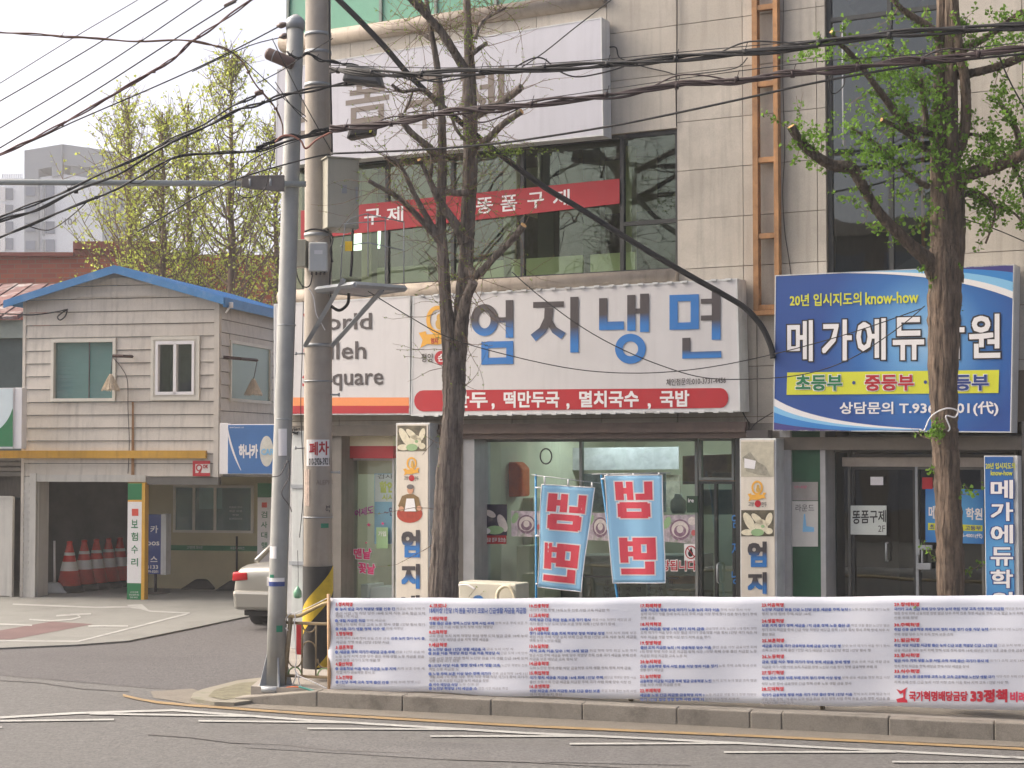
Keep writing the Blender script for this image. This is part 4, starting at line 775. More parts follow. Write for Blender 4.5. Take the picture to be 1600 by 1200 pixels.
# the heavy flag letters as the cloth shows them, mirrored
GLY = {'냉': [(0, 0, .22, .5), (.22, .17, .31, .33), (.31, 0, .50, .5), (.56, .33, .80, .5), (.80, 0, 1, .5)] + rring(.03, .56, .93, 1, .27, .73, .70, .82),
       '면': [(0, 0, .22, .68), (.22, .1, .36, .23), (.22, .38, .36, .51)] + ringr(.36, 0, 1, .6, .60, .18, .76, .42) + [(0, .84, .95, 1), (.70, .65, .95, .84)]}
M_flag = mat('light_blue_flag_cloth', (140, 190, 222), .75, .03, 2); M_fred = mat('flag_red_print', (212, 66, 82), .7, .03); M_fblue = mat('flag_pole_blue', (50, 140, 190), .4, .05)
def flag(label, q, ptop, pbot, stick, dz, d, chars, zoff):
    """cloth hanging from a cross stick on a slim pole; d = frame plane offset"""
    fr = FAC; base = fr.hp(*pbot, d); base.z = .17
    r = thing('banner_flag', label, 'flag', base, 'blue flags on slim poles before the restaurant')
    top = fr.hp(*ptop, d); b = MB(); b.tube([base, fr.hp(*pbot, d), top], .013, 8); b.build('pole', M_fblue, r)
    b = MB(); b.tube([fr.hp(*stick[0], d + .015), fr.hp(*stick[1], d + .02)], .006, 6); b.build('cross_stick', M_galv, r)
    uz = [fr.hit(x, y, d + .03) for x, y in q]
    def surf(s, t):
        u = (uz[0][0] * (1 - s) + uz[1][0] * s) * (1 - t) + (uz[3][0] * (1 - s) + uz[2][0] * s) * t
        z = (uz[0][1] * (1 - s) + uz[1][1] * s) * (1 - t) + (uz[3][1] * (1 - s) + uz[2][1] * s) * t
        return u, z
    def disp(u, z): return .012 * math.sin(u * 14 + z * 2 + dz) + .008 * math.sin(z * 6 + u * 7 + dz)
    NU, NV = 16, 26; b = MB(); b.smooth = True
    n0 = b.add([fr.pt(u, d + .03 + disp(u, z), z) for j in range(NV + 1) for i in range(NU + 1) for u, z in [surf(i / NU, j / NV)]])
    for j in range(NV):
        for i in range(NU): a = n0 + j * (NU + 1) + i; b.face((a, a + 1, a + NU + 2, a + NU + 1))
    o = b.build('cloth', M_flag, r); md = o.modifiers.new('s', 'SOLIDIFY'); md.thickness = .003; md.offset = 0
    b = MB()
    edge = [surf(s, 0) for s in [i / 12 for i in range(13)]] + [surf(1, t) for t in [i / 16 for i in range(1, 17)]] + [surf(s, 1) for s in [1 - i / 12 for i in range(1, 13)]] + [surf(0, t) for t in [1 - i / 16 for i in range(1, 17)]]
    b.tube([fr.pt(u, d + .03 + disp(u, z), z) for u, z in edge], .006, 5); b.build('hem', M_wht, r)
    for (s, t) in ((0.05, 0), (.5, 0), (.95, 0)):
        u, z = surf(s, t); tt = s; sx = stick[0][0] + (stick[1][0] - stick[0][0]) * ((q[0][0] + (q[1][0] - q[0][0]) * s) - stick[0][0]) / (stick[1][0] - stick[0][0]); sy = stick[0][1] + (stick[1][1] - stick[0][1]) * (sx - stick[0][0]) / (stick[1][0] - stick[0][0])
        b = MB(); b.tube([fr.pt(u, d + .032, z), fr.hp(sx, sy, d + .02)], .012, 6); b.build('tie_strap', M_wht, r)
    for (s, t) in ((0, .03), (0, .5), (0, .97)):
        u, z = surf(s, t); yy = q[0][1] + (q[3][1] - q[0][1]) * t; f = (yy - ptop[1]) / (pbot[1] - ptop[1]); xx = ptop[0] + (pbot[0] - ptop[0]) * f
        b = MB(); b.tube([fr.pt(u, d + .032, z), fr.hp(xx, yy, d + .02)], .010, 6); b.build('tie_strap', M_wht, r)
    for ch, (s0, t0, s1, t1) in chars:
        for nm, m, g, ww in (('outline', M_wht, .035, .0330), ('lettering', M_fred, 0, .0350)):
            b = MB()
            for q_, (a0, b0, a1, b1) in enumerate(GLY[ch]):
                a0, b0, a1, b1 = a0 - g, b0 - g * .9, a1 + g, b1 + g * .9; nx, ny = max(1, int((a1 - a0) * 9)), max(1, int((b1 - b0) * 9))
                for i in range(nx):
                    for j in range(ny):
                        cell = []
                        for x, y in ((i, j), (i + 1, j), (i + 1, j + 1), (i, j + 1)):
                            u, z = surf(s0 + (s1 - s0) * (a0 + (a1 - a0) * x / nx), t0 + (t1 - t0) * (b0 + (b1 - b0) * y / ny)); cell.append(fr.pt(u, d + ww + q_ * .0001 + disp(u, z), z))
                        b.poly(cell)
            b.build(nm, m, r)
    return r
flag('left light blue noodle flag, tilted, with mirrored red letters', [(847, 757), (929, 762), (908, 925), (840, 917)], (837, 741), (838, 960), ((831, 742), (937, 755)), 0, 1.3, [('냉', (.14, .08, .88, .43)), ('면', (.12, .56, .86, .93))], 0)
flag('right light blue noodle flag, upright, with mirrored red letters', [(945, 743), (1034, 742), (1039, 911), (958, 911)], (939, 740), (968, 960), ((925, 741), (1048, 739)), 2, 1.3, [('냉', (.16, .06, .83, .40)), ('면', (.18, .58, .85, .92))], 0)
# ================================================================ STREET BANNER AND RAILING
wbn = -.24
pL, pR = KB.hit(514, 1077, wbn), KB.hit(1600, 1112, wbn); tL, tR = KB.hit(514, 935, wbn), KB.hit(1600, 931, wbn)
ru = lambda u: (u - pL[0]) / (pR[0] - pL[0])
zb_ = lambda u: pL[1] + (pR[1] - pL[1]) * ru(u) ; zt2 = lambda u: tL[1] + (tR[1] - tL[1]) * ru(u)
def bdisp(u, z):
    t = (u - pL[0]); return .012 * math.sin(t * 1.7 + z * 3) + .010 * math.sin(t * 4.3 - z * 5) + .006 * math.sin(t * 9 + z * 4) + .02 * math.sin(t * .7) + .014 * math.exp(-t / .6) * math.sin(z * 14 + t * 6) + .006 * math.sin((t * 1.3 + z * 2.2) * 3) * math.sin(t * .9) ** 2
def bedge(u): t = u - pL[0]; return .008 * math.sin(t * 2.1) + .006 * math.sin(t * 5.2 + 1)
bn = thing('street_banner', 'long white policy banner with red headings tied to the railing along the kerb', 'banner', KB.pt(pL[0], wbn, pL[1]))
NU, NV = 160, 14; b = MB(); b.smooth = True; uEnd = pR[0] + 1.6
for j in range(NV + 1):
    for i in range(NU + 1):
        u = pL[0] + (uEnd - pL[0]) * i / NU; t = j / NV; e = bedge(u); z = (zt2(u) + e * .5) * (1 - t) + (zb_(u) + e) * t
        b.v.append(KB.pt(u, wbn + bdisp(u, z), z))
for j in range(NV):
    for i in range(NU): a = j * (NU + 1) + i; b.face((a, a + 1, a + NU + 2, a + NU + 1))
o = b.build('cloth', mat('white_banner_vinyl', (220, 223, 232), .55, .02, 1.2, bump=.08, bscale=6), bn); md = o.modifiers.new('s', 'SOLIDIFY'); md.thickness = .003; md.offset = -1
b = MB(); sx_ = pL[0] + .0
b.tube([KB.pt(sx_ + .005, wbn, zb_(sx_) - .05), KB.pt(sx_ + .0, wbn + .02, zt2(sx_) + .05)], .02, 8); b.build('wood_stick', M_wood, bn)
M_bred = mat('banner_red_print', (216, 50, 60), .6, 0); M_bblue = mat('banner_blue_print', (104, 124, 186), .6, 0); M_bgrey = mat('banner_grey_print', (160, 158, 164), .6, 0)
heads = [['정치혁명', '행정혁명', '결혼혁명', '출산혁명', '노인혁명'], ['코로나', '배당혁명', '소득혁명', '세금혁명'], ['신용혁명', '교육혁명', '사법혁명', '뉴딜혁명', '금융혁명', '취업혁명', '유엔혁명'],
         ['화폐혁명', '지역혁명', '징병혁명', '농지혁명', '농약혁명', '부패혁명'], ['어음혁명', '생활혁명', '보훈혁명', '노동혁명', '장기혁명', '도덕혁명'], ['장애혁명', '주택혁명', '벌금혁명', '황사혁명', '식수혁명']]
# per column: left x, right x, [heading y, [(kind, y, x_end fraction)]] in photograph rows
cols = [
 (525, 664, [(941, [('B', 949, 1), ('g', 956, 1), ('g', 960.5, .25), ('B', 967, .55), ('g', 973.5, 1), ('B', 980, .75)]), (987, [('m', 995, 1), ('g', 1001, .6)]), (1008, [('B', 1016, 1), ('g', 1023, 1), ('g', 1029, .5)]), (1034, [('B', 1042, 1), ('g', 1048, .45)]), (1055, [('B', 1063, .95), ('g', 1068, .1)])]),
 (671, 825, [(943, []), (963, [('b', 971, 1), ('g', 977, .65)]), (984, [('g', 991, 1), ('g', 997, .6)]), (1004, [('B', 1012, .85), ('B', 1018, 1), ('g', 1026, 1), ('g', 1030, .3), ('B', 1037, 1), ('g', 1043, .3), ('B', 1050, 1), ('g', 1055, 1), ('g', 1061, .6), ('B', 1067, .5), ('B', 1073, .8)])]),
 (828, 995, [(943, [('g', 950.5, .75)]), (958, [('b', 965.5, .95), ('g', 972, .8)]), (979, [('b', 986.5, 1), ('g', 992.5, 1), ('g', 998, .3)]), (1006, [('b', 1014, 1), ('g', 1021, 1), ('g', 1027, .45)]), (1033, [('g', 1041, .95)]), (1048, [('b', 1056, 1), ('g', 1063, .95)]), (1069, [('b', 1077, 1), ('g', 1083, .3)])]),
 (1001, 1182, [(943, [('b', 950.5, .95), ('g', 957, 1), ('g', 963, .12)]), (972, [('b', 980, 1), ('g', 986, 1), ('g', 993, .6)]), (1001, [('b', 1009, 1), ('g', 1015.5, 1), ('g', 1022, .4)]), (1030, [('b', 1038, 1), ('g', 1044, .2)]), (1053, [('b', 1061, 1), ('g', 1067, .35)]), (1075, [('b', 1083, 1), ('b', 1090, .85)])]),
 (1190, 1390, [(942, [('b', 950, 1), ('g', 957, .38)]), (967, [('b', 975, 1), ('g', 982, 1), ('g', 989, .1)]), (998, [('b', 1007, 1), ('g', 1014, .85)]), (1023, [('b', 1032, 1), ('g', 1040, .9)]), (1048, [('b', 1057, 1), ('g', 1066, .7)]), (1073, [('b', 1083, 1), ('g', 1090, 1), ('g', 1096, .25)])]),
 (1397, 1640, [(941, [('b', 949, 1), ('g', 956, 1), ('g', 963, .15)]), (973, [('b', 981, 1), ('g', 989, .38)]), (997, [('b', 1006, 1), ('g', 1014, 1)]), (1021, [('b', 1030, 1), ('g', 1039, .48)]), (1046, [('b', 1055, 1), ('g', 1064, .73)])])]
words = '국가 혁명당 정치 행정 출산 노인당 배당금 소득 세금을 신용 교육 사법 금융 취업 화폐 지역 징병 농지 농약 부패 어음 생활 보훈 노동 장기 도덕 장애 주택 벌금 황사 식수 긴급 자금을 지급함 이상 국가가 1인당 정책 18세 1억 원을 식당 금융혁명 당수'.split()
def line(nch):
    s = ''
    while len(s) < nch: s += random.choice(words) + ' '
    return s[:nch].strip()
num = 1
for (x0, x1, sec), hs in zip(cols, heads):
    for (hy, lines), h in zip(sec, hs):
        W_ = x1 - x0; k = W_ / 150
        hd = '%d.%s' % (num, h); num += 1; xw = 26 + (W_ - 140) * .12
        txt('heading', M_bred, bn, hd, (x0, hy, x0 + xw + 1 * (len(hd) > 6), hy + 6.6), KB, wbn + .008, .035, disp=bdisp, res=1)
        if h == '코로나':
            txt('heading_blue', M_bblue, bn, '18세이상 1인당 1억 원을 국가가 코로나 긴급생활 자금을 지급함', (671, 949, 823, 958.5), KB, wbn + .008, .03, disp=bdisp, res=1)
        for kind, y, fr_ in lines:
            xe = x0 + W_ * fr_; xs0 = x0
            if kind == 'B':
                cb = MB(); uu, zz2 = KB.hit(x0 + 2, y + 2.6, wbn)
                pts = [KB.pt(uu + .019 * math.cos(a), wbn + .008 + bdisp(uu, zz2), zz2 + .019 * math.sin(a)) for a in [2 * math.pi * q / 10 for q in range(10)]]
                cb.poly(pts); cb.build('bullet', M_bblue, bn); xs0 = x0 + 6
            if kind == 'g': txt('body_text', M_bgrey, bn, line(max(3, int((xe - xs0) / 4))), (xs0, y, xe, y + 4.8), KB, wbn + .008, .012, disp=bdisp, res=1)
            elif kind == 'm':
                xm = xs0 + W_ * .62; txt('body_text', M_bgrey, bn, line(int((xm - xs0) / 4)), (xs0, y, xm - 2, y + 4.4), KB, wbn + .008, 0, disp=bdisp, res=1); txt('blue_text', M_bblue, bn, line(int((xe - xm) / 4)), (xm, y, xe, y + 4.8), KB, wbn + .008, .03, disp=bdisp, res=1)
            else:
                xm = xs0 + (xe - xs0) * (random.uniform(.55, .72)); txt('blue_text', M_bblue, bn, line(int((xm - xs0) / 4.2)), (xs0, y, xm, y + 5.2), KB, wbn + .008, .042, disp=bdisp, res=1)
                txt('body_text', M_bgrey, bn, line(int((xe - xm) / 4)), (xm + 2, y, xe, y + 4.4), KB, wbn + .008, 0, disp=bdisp, res=1)
M_bcr = mat('banner_crimson_print', (196, 40, 62), .6, 0)
txt('party_lettering', M_bcr, bn, '국가혁명배당금당', (1420, 1080, 1512, 1096), KB, wbn + .008, .04, disp=bdisp); txt('party_lettering', M_bcr, bn, '33정책', (1516, 1077, 1574, 1098), KB, wbn + .008, .05, disp=bdisp)
txt('pink_lettering', mat('banner_pink', (222, 70, 100), .6, 0), bn, '비례대표', (1578, 1081, 1634, 1098), KB, wbn + .008, .05, disp=bdisp)
b = MB()
for pts in (((1400, 1077), (1410, 1081), (1404, 1082)), ((1404, 1082), (1418, 1074), (1414, 1081), (1406, 1085)), ((1411, 1080), (1415, 1080), (1414, 1096), (1411, 1096)), ((1400, 1093), (1411, 1090), (1417, 1094), (1418, 1098), (1402, 1098))):
    b.poly([KB.pt(u, wbn + .008 + bdisp(u, z), z) for u, z in [KB.hit(x, y, wbn) for x, y in pts]])
b.build('party_mark', M_bcr, bn)
# railing
M_rail = mat('bronze_railing_paint', (128, 112, 86), .45, .15, 6, metal=.3, dirt=((90, 78, 60), .4, 5)); wr = -.36
rl = thing('pedestrian_railing', 'bronze tubular railing with ring ornaments behind the white banner', 'railing', KB.pt(KB.hit(446, 1070, wr)[0], wr, .17))
def kp(x, y, w=wr): return KB.hp(x, y, w)
b = MB(); b.tube(smooth([kp(441, 962), kp(452, 963), kp(468, 962), kp(480, 956), kp(500, 946), kp(514, 942), kp(560, 941), kp(1000, 944)] + [KB.pt(KB.hit(1000, 944, wr)[0] + i, wr, KB.hit(1000, 944, wr)[1]) for i in (2, 5, 7)]), .021, 8); b.build('handrail', mat('pale_gold_handrail', (178, 158, 116), .35, .1, metal=.4), rl)
u0 = KB.hit(444, 1000, wr)[0]; z_m, z_l = KB.hit(480, 974, wr)[1], KB.hit(480, 1057, wr)[1]
for z_ in (z_m, z_l): b = MB(); b.tube([KB.pt(u0 + .02, wr, z_), KB.pt(u0 + 9, wr, z_)], .018, 8); b.build('crossbar', M_rail, rl)
for i in range(5):
    b = MB(); uu = u0 + i * 2.0; b.tube([KB.pt(uu + (.08 if i == 0 else 0), wr, z_m + .06), KB.pt(uu, wr, .16)], .026, 10); b.build('post', M_rail, rl)
b = MB(); b.tube([KB.pt(u0 - .10, wr + .05, z_m - .1), KB.pt(u0 - .08, wr + .05, .16)], .028, 8); b.build('post', M_rail, rl)
for i in range(14):
    uu = u0 + .22 + i * .36
    for s in (0, .17): b = MB(); b.tube([KB.pt(uu + s, wr, z_l), KB.pt(uu + s, wr, z_m)], .010, 6); b.build('baluster', M_rail, rl)
    for zc2, a0, a1, gm in ((z_m - .0, 180, 360, M_rail), (z_m - .30, 0, 180, M_rail), (z_l + .2, 180, 360, M_rail), (z_l + .0, 0, 180, mat('green_railing_paint', (116, 150, 92), .5, .1))):
        off = 0 if zc2 > z_l + .25 else -.17
        b = MB(); b.tube([KB.pt(uu + .085 + off + .085 * math.cos(math.radians(a0 + (a1 - a0) * q / 10)), wr, zc2 + (.10 if a0 == 0 else .10) * math.sin(math.radians(a0 + (a1 - a0) * q / 10))) for q in range(11)], .009, 6); b.build('ring_ornament', gm, rl)
def ctube(name, px, r, m, w=wr + .03): b = MB(); b.tube(smooth([kp(x, y, w) for x, y in px]), r, 6); b.build(name, m, bn)
def ktube(name, label, cat, px, r, m, w=wr + .03): b = MB(); b.tube(smooth([kp(x, y, w) for x, y in px]), r, 6); return tag(b.build(name, m), label, cat)
ctube('tie_cord', [(450, 985), (444, 978), (447, 966), (455, 958), (461, 962), (460, 975), (461, 1000), (463, 1030), (461, 1045), (464, 1055)], .006, M_wht)
ctube('tie_cord', [(438, 1080), (455, 1072), (461, 1060), (463, 1050), (466, 1058), (470, 1072), (488, 1078)], .006, M_wht)
ctube('tie_cord', [(464, 1055), (488, 1065), (511, 1076)], .006, M_wht, wbn + .01)
ctube('tie_cord', [(456, 960), (480, 950), (513, 934)], .005, M_wht, wbn + .01)
ktube('teal_stick', 'short teal stick lying on the kerb by the railing foot', 'stick', [(467, 1073), (478, 1076), (491, 1080)], .012, mat('teal_plastic', (70, 140, 130), .5), -.12)
ktube('orange_string', 'orange string lying at the railing foot', 'string', [(448, 1074), (460, 1073), (472, 1075)], .008, mat('orange_plastic', (210, 110, 60), .6), -.2)
b = MB(); b.box(KB, u0 + .02, u0 + .08, wr - .3, wr - .28, KB.hit(455, 1022, wr - .3)[1], KB.hit(455, 972, wr - .3)[1]); tag(b.build('red_board', M_red), 'small red board behind the left end of the railing', 'board')
mt = thing('covered_motorbike', 'motorbike with blue seat cover parked behind the left end of the banner', 'motorbike', FAC.pt(Fu(520, 980), 1.3, .17))
b = MB(); b.qp(FAC, [(492, 962), (520, 952), (560, 956), (565, 972), (494, 974)], 1.5, 1.25); b.build('seat_cover', mat('blue_tarp', (56, 76, 128), .6, .15, 5), mt, bevel=.03)
b = MB(); b.qp(FAC, [(490, 975), (560, 974), (556, 1012), (500, 1012)], 1.45, 1.3); b.build('body', mat('dark_motor', (58, 60, 64), .5, .2, 6), mt, bevel=.04)
for x in (500, 572):
    c_ = FAC.hp(x, 1022, 1.38); b = MB(); b.tube([c_ - FAC.N * .06, c_ + FAC.N * .06], .24, 20); b.build('wheel', M_blk, mt)
# ================================================================ POLES
D1 = 18.85; gp = thing('steel_pole', 'tall grey galvanised steel pole with finned foot left of the concrete pole', 'pole', P(431, 1072, D1))
b = MB(); b.tube([P(431, 1072, D1), P(434, 930, D1), P(462, 32, D1), P(463, 24, D1)], [.112, .107, .096, .04], 24); b.build('shaft', mat('weathered_galvanised', (142, 143, 140), .6, .12, 2, metal=.0, streak=.25, bump=.05, bscale=30), gp)
b = MB(); b.tube([P(461.5, 46, D1), P(462, 32, D1), P(463, 27, D1), P(463, 22, D1)], [.108, .108, .07, .01], 24); b.build('cap', M_galv, gp)
base = P(431, 1072, D1)
for a in (20, 110, 200, 290):
    d_ = V((math.cos(math.radians(a)), math.sin(math.radians(a)), 0)); t_ = V((-d_.y, d_.x, 0)) * .008; b = MB()
    q = [base + d_ * .09 + V((0, 0, .42)), base + d_ * .19, base + d_ * .09]; b.hexa([p + t_ for p in q], [p - t_ for p in q]); b.build('foot_fin', M_galv, gp)
b = MB(); b.tube([base - V((0, 0, .05)), base + V((0, 0, .015))], .20, 8); b.build('base_plate', M_galv, gp)
for y in (508, 655):
    b = MB(); c_ = P(462 - (y - 32) * .0298, y, D1); b.tube([c_ - V((0, 0, .006)), c_ + V((0, 0, .006))], .108, 20); b.build('band', M_galv, gp)
def polepatch(parent, name, m, px, D, label=None, r=.111, wrap=5):
    """small sheet wrapped on a pole's near side"""
    (x0, y0, x1, y1, xc) = px; b = MB(); sc_ = FPX / D; n = 8
    A0 = math.asin(max(-1, min(1, (x0 - xc) / sc_ / r))); A1 = math.asin(max(-1, min(1, (x1 - xc) / sc_ / r)))
    for k in range(n):
        q = []
        for a, y in ((A0 + (A1 - A0) * k / n, y0), (A0 + (A1 - A0) * (k + 1) / n, y0), (A0 + (A1 - A0) * (k + 1) / n, y1), (A0 + (A1 - A0) * k / n, y1)):
            p = P(xc, y, D); q.append(p + V((math.sin(a) * r, -math.cos(a) * r, 0)))
        b.poly(q)
    o = b.build(name, m, parent, label=label); md = o.modifiers.new('s', 'SOLIDIFY'); md.thickness = .002; return o
polepatch(gp, 'worn_sticker', M_wht, (437, 670, 450, 712, 442.5), D1, 'pale rectangular sticker high on the steel pole')
polepatch(gp, 'worn_sticker', M_wht, (423, 853, 434, 872, 436.7), D1, 'small torn white paper on the steel pole')
polepatch(gp, 'blue_band', M_navy, (421.5, 908, 446, 915, 434.5), D1); polepatch(gp, 'white_band', M_wht, (421.5, 902, 446, 908, 434.5), D1); polepatch(gp, 'green_tag', mat('tag_green', (30, 130, 100), .5), (423, 897, 430, 902, 434.5), D1)
polepatch(gp, 'green_tag', mat('tag_green', ()), (434, 976, 443, 986, 433), D1)
D2 = 19.3; cp_ = thing('concrete_pole', 'thick concrete utility pole carrying boxes, stickers and cables', 'utility pole', P(497, 1040, D2))
cp_.location.z = .17
def cpr(y): return (20.0 + (y - 0) * .0031) / FPX * D2
b = MB(); b.tube([P(497, 1043, D2), P(497, 700, D2), P(497, 350, D2), P(497, 0, D2), P(497, -160, D2)], [cpr(y) for y in (1043, 700, 350, 0, -160)], 28); b.build('shaft', M_conc, cp_)
for y in (55, 83, 134, 368, 540, 596, 808):
    c_ = P(497, y, D2); b = MB(); b.tube([c_ - V((0, 0, .02 if y < 550 else .008)), c_ + V((0, 0, .02 if y < 550 else .008))], cpr(y) + .008, 24); b.build('steel_band', M_galv, cp_)
for s, y in ((-1, 553), (1, 617), (-1, 700), (1, 738)):
    c_ = P(497, y, D2); b = MB(); b.tube([c_ + V((s * .1, -.05, 0)), c_ + V((s * (cpr(y) + .09), -.07, 0))], .012, 6); b.tube([c_ + V((s * (cpr(y) + .088), -.07, -.02)), c_ + V((s * (cpr(y) + .088), -.07, .02))], .012, 6); b.build('step_bolt', M_galv, cp_)
# stickers on the concrete pole
def cframe(xc, y): # tangent frame facing the camera
    p = P(xc, y, D2); return Frame((p.x, p.y - cpr(y) - .004, 0), (1, 0))
fs = cframe(497, 700)
polepatch(cp_, 'phone_sticker', M_wht, (481, 687, 516, 728, 497), D2, 'white sticker with big red Korean letters', cpr(710) + .004)
def pdisp(u, z): return -(cpr(700) - math.sqrt(max(0, cpr(700) ** 2 - u * u))) + .006
txt('sticker_lettering', M_red, cp_, '폐차', [(483, 691), (513, 689), (513, 711), (483, 712)], fs, 0, .025, disp=pdisp); txt('sticker_number', M_blk, cp_, '010-2926-3921', [(482, 716), (513.5, 715), (513.5, 726), (482, 727)], fs, 0, .02, disp=pdisp)
polepatch(cp_, 'torn_sticker', mat('dirty_paper', (186, 168, 156), .8, .2, 20), (478, 733, 486, 790, 497), D2, 'long torn paper strip', cpr(760) + .004)
polepatch(cp_, 'green_sticker', mat('tag_green', ()), (504, 817, 515, 824, 497), D2, None, cpr(820) + .004)
txt('stencil_lettering', mat('faded_stencil', (130, 120, 112), .8, 0), cp_, 'ALEPH', (494, 750, 517, 757), fs, 0, 0, disp=pdisp); txt('stencil_lettering', M_dkgray, cp_, '북', (508, 790, 515, 801), fs, 0, .02, disp=pdisp)
# black and yellow guard wrap with diagonal stripes
r_ = cpr(960) + .006
for k, (z0p, z1p) in enumerate([(884, 1043)]):
    b = MB(); b.tube([P(497, z1p, D2), P(497, z0p, D2)], r_, 28, cap=False); b.build('guard_wrap', mat('guard_black', (44, 43, 42), .6, .15, 8), cp_)
for y in (960, 1082):
    b = MB(); n = 20
    for q in range(n):
        A = [(-1.45 + 2.9 * (q + e) / n) for e in (0, 1)]
        pt_ = lambda a, yy: P(497, yy, D2) + V((math.sin(a) * (r_ + .003), -math.cos(a) * (r_ + .003), 0))
        ys = [max(884, min(1040, y - 26 * a)) for a in A]; ye = [max(884, min(1040, y - 26 * a - 42)) for a in A]
        b.poly([pt_(A[0], ye[0]), pt_(A[1], ye[1]), pt_(A[1], ys[1]), pt_(A[0], ys[0])])
    b.build('yellow_stripe', mat('guard_yellow', (200, 170, 32), .6, .12, 8), cp_)
# cabinet on the pole
M_cab = mat('beige_cabinet_paint', (172, 170, 156), .5, .06, 2, streak=.2)
CF = Frame(P(512, 357, 19.0) * 1.0, (.985, .174)); CF.O.z = 0
def boxframe(name, label, xl, xm, xr, y0, y1, D, ang, m, cat='box', depth=.28, bev=.008):
    """box whose front spans xm..xr and whose left side spans xl..xm"""
    p = P(xm, (y0 + y1) / 2, D); fr = Frame((p.x, p.y, 0), (math.cos(ang), math.sin(ang))); z1, z0 = fr.hit(xm, y0)[1], fr.hit(xm, y1)[1]
    u1 = fr.hit(xr, (y0 + y1) / 2)[0]; root = thing(name, label, cat, fr.pt(0, -depth, z0)); b = MB(); b.box(fr, 0, u1, -depth, 0, z0, z1); b.build('casing', m, root, bevel=bev); return root, fr, u1, z0, z1
root, fr, u1, z0, z1 = boxframe('pole_cabinet', 'large beige metal cabinet strapped to the concrete pole', 487, 512, 561, 246, 355, 18.95, math.radians(22), M_cab, 'cabinet', .46)
b = MB(); b.box(fr, .02, u1 - .02, 0, .008, z0 + .02, z1 - .02); b.build('door', M_cab, root, bevel=.004)
b = MB(); b.qp(fr, rect(534, 289, 542, 302), .02, .006); b.build('lock_plate', M_galv, root); b = MB(); b.qp(fr, rect(556, 292, 559, 318), .02, .006); b.build('handle', M_galv, root)
for k in range(4): b = MB(); b.box(fr, -.004, 0, -.30, -.22, z1 - .12 - k * .03, z1 - .11 - k * .03); b.build('vent_slot', M_dkgray, root)
b = MB(); b.box(fr, -.02, u1 + .02, -.48, .02, z1, z1 + .015); b.build('top_cover', M_cab, root)
M_cabw = mat('pale_box_plastic', (196, 198, 196), .45, .05, 3, streak=.15)
root, fr, u1, z0, z1 = boxframe('meter_box', 'white rounded plastic box on the concrete pole', 478, 482, 512, 378, 424, 19.0, .05, M_cabw, 'box', .14, .02)
b = MB(); b.qp(fr, rect(491, 391, 504, 397), .004, .001); b.build('label_plate', M_wht, root)
for x in (487, 494, 501, 507): b = MB(); c_ = fr.hp(x, 425, -.05); b.tube([c_ + V((0, 0, .01)), c_ - V((0, 0, .035))], .012, 8); b.build('cable_gland', M_dkgray, root)
root, fr, u1, z0, z1 = boxframe('meter_box', 'small beige box on the left side of the concrete pole', 457, 459, 477, 374, 417, 19.05, -.1, M_cab, 'box', .16, .008)
b = MB(); b.qp(fr, rect(461, 393, 463, 399), .01, 0); b.build('lock', M_dkgray, root)
# maintenance platform with cage
pf = thing('pole_platform', 'grey steel platform with wire cage bracketed to the concrete pole', 'platform', P(505, 455, 19.0))
zf = P(505, 448, 18.9).z
def H(px, py): return G(px, py, zf)   # point on the platform level plane is unstable so it is laid out by depth instead
c0_ = P(495, 449, 18.95); ru_ = V((.95, -.31, 0)); rw_ = V((.62, .78, 0))
A_ = c0_; B_ = P(555, 459, 18.35); C_ = P(633, 444, 18.8); D_ = P(572, 432, 19.5)
for p in (A_, B_, C_, D_): p.z = zf
b = MB(); b.hexa([A_, B_, C_, D_], [p - V((0, 0, .05)) for p in (A_, B_, C_, D_)]); b.build('floor_plate', M_galv, pf)
for p, q in ((A_, B_), (B_, C_), (C_, D_), (D_, A_)): b = MB(); b.tube([p - V((0, 0, .03)), q - V((0, 0, .03))], .035, 4); b.build('edge_angle', M_galv, pf)
for (x0, y0, x1, y1, d0, d1) in ((537, 437, 477, 540, 18.5, 19.1), (598, 452, 519, 540, 18.6, 19.15)):
    b = MB(); b.tube([P(x0, y0, d0), P(x1, y1, d1)], .034, 4); b.build('brace', M_galv, pf)
Mw = M_galv
for px_ in ([(532, 440), (535, 380), (540, 350), (548, 341), (572, 334), (632, 347)], [(575, 432), (575, 333)], [(602, 440), (602, 338)], [(631, 444), (631, 348)], [(532, 385), (575, 379), (630, 391)], [(535, 350), (602, 345)]):
    b = MB(); b.tube([P(x, y, 18.9) for x, y in px_], .007, 5); b.build('cage_wire', Mw, pf)
b = MB(); b.tube(smooth([P(551, 358, 18.7), P(550, 400, 18.7), P(548, 432, 18.7)]), .016, 8); b.build('black_hose', M_black, pf)
b = MB(); b.tube(smooth([P(545, 458, 18.9), P(543, 475, 18.9), P(530, 485, 18.9), P(517, 478, 18.9)]), .018, 8); b.build('black_hose', M_black, pf)
b = MB(); fr = Frame((P(545, 385, 18.6).x, P(545, 385, 18.6).y, 0), (1, 0)); b.qp(fr, rect(539, 377, 550, 392), 0, -.02); b.build('yellow_tag', mat('tag_yellow', (220, 180, 30), .5), pf)
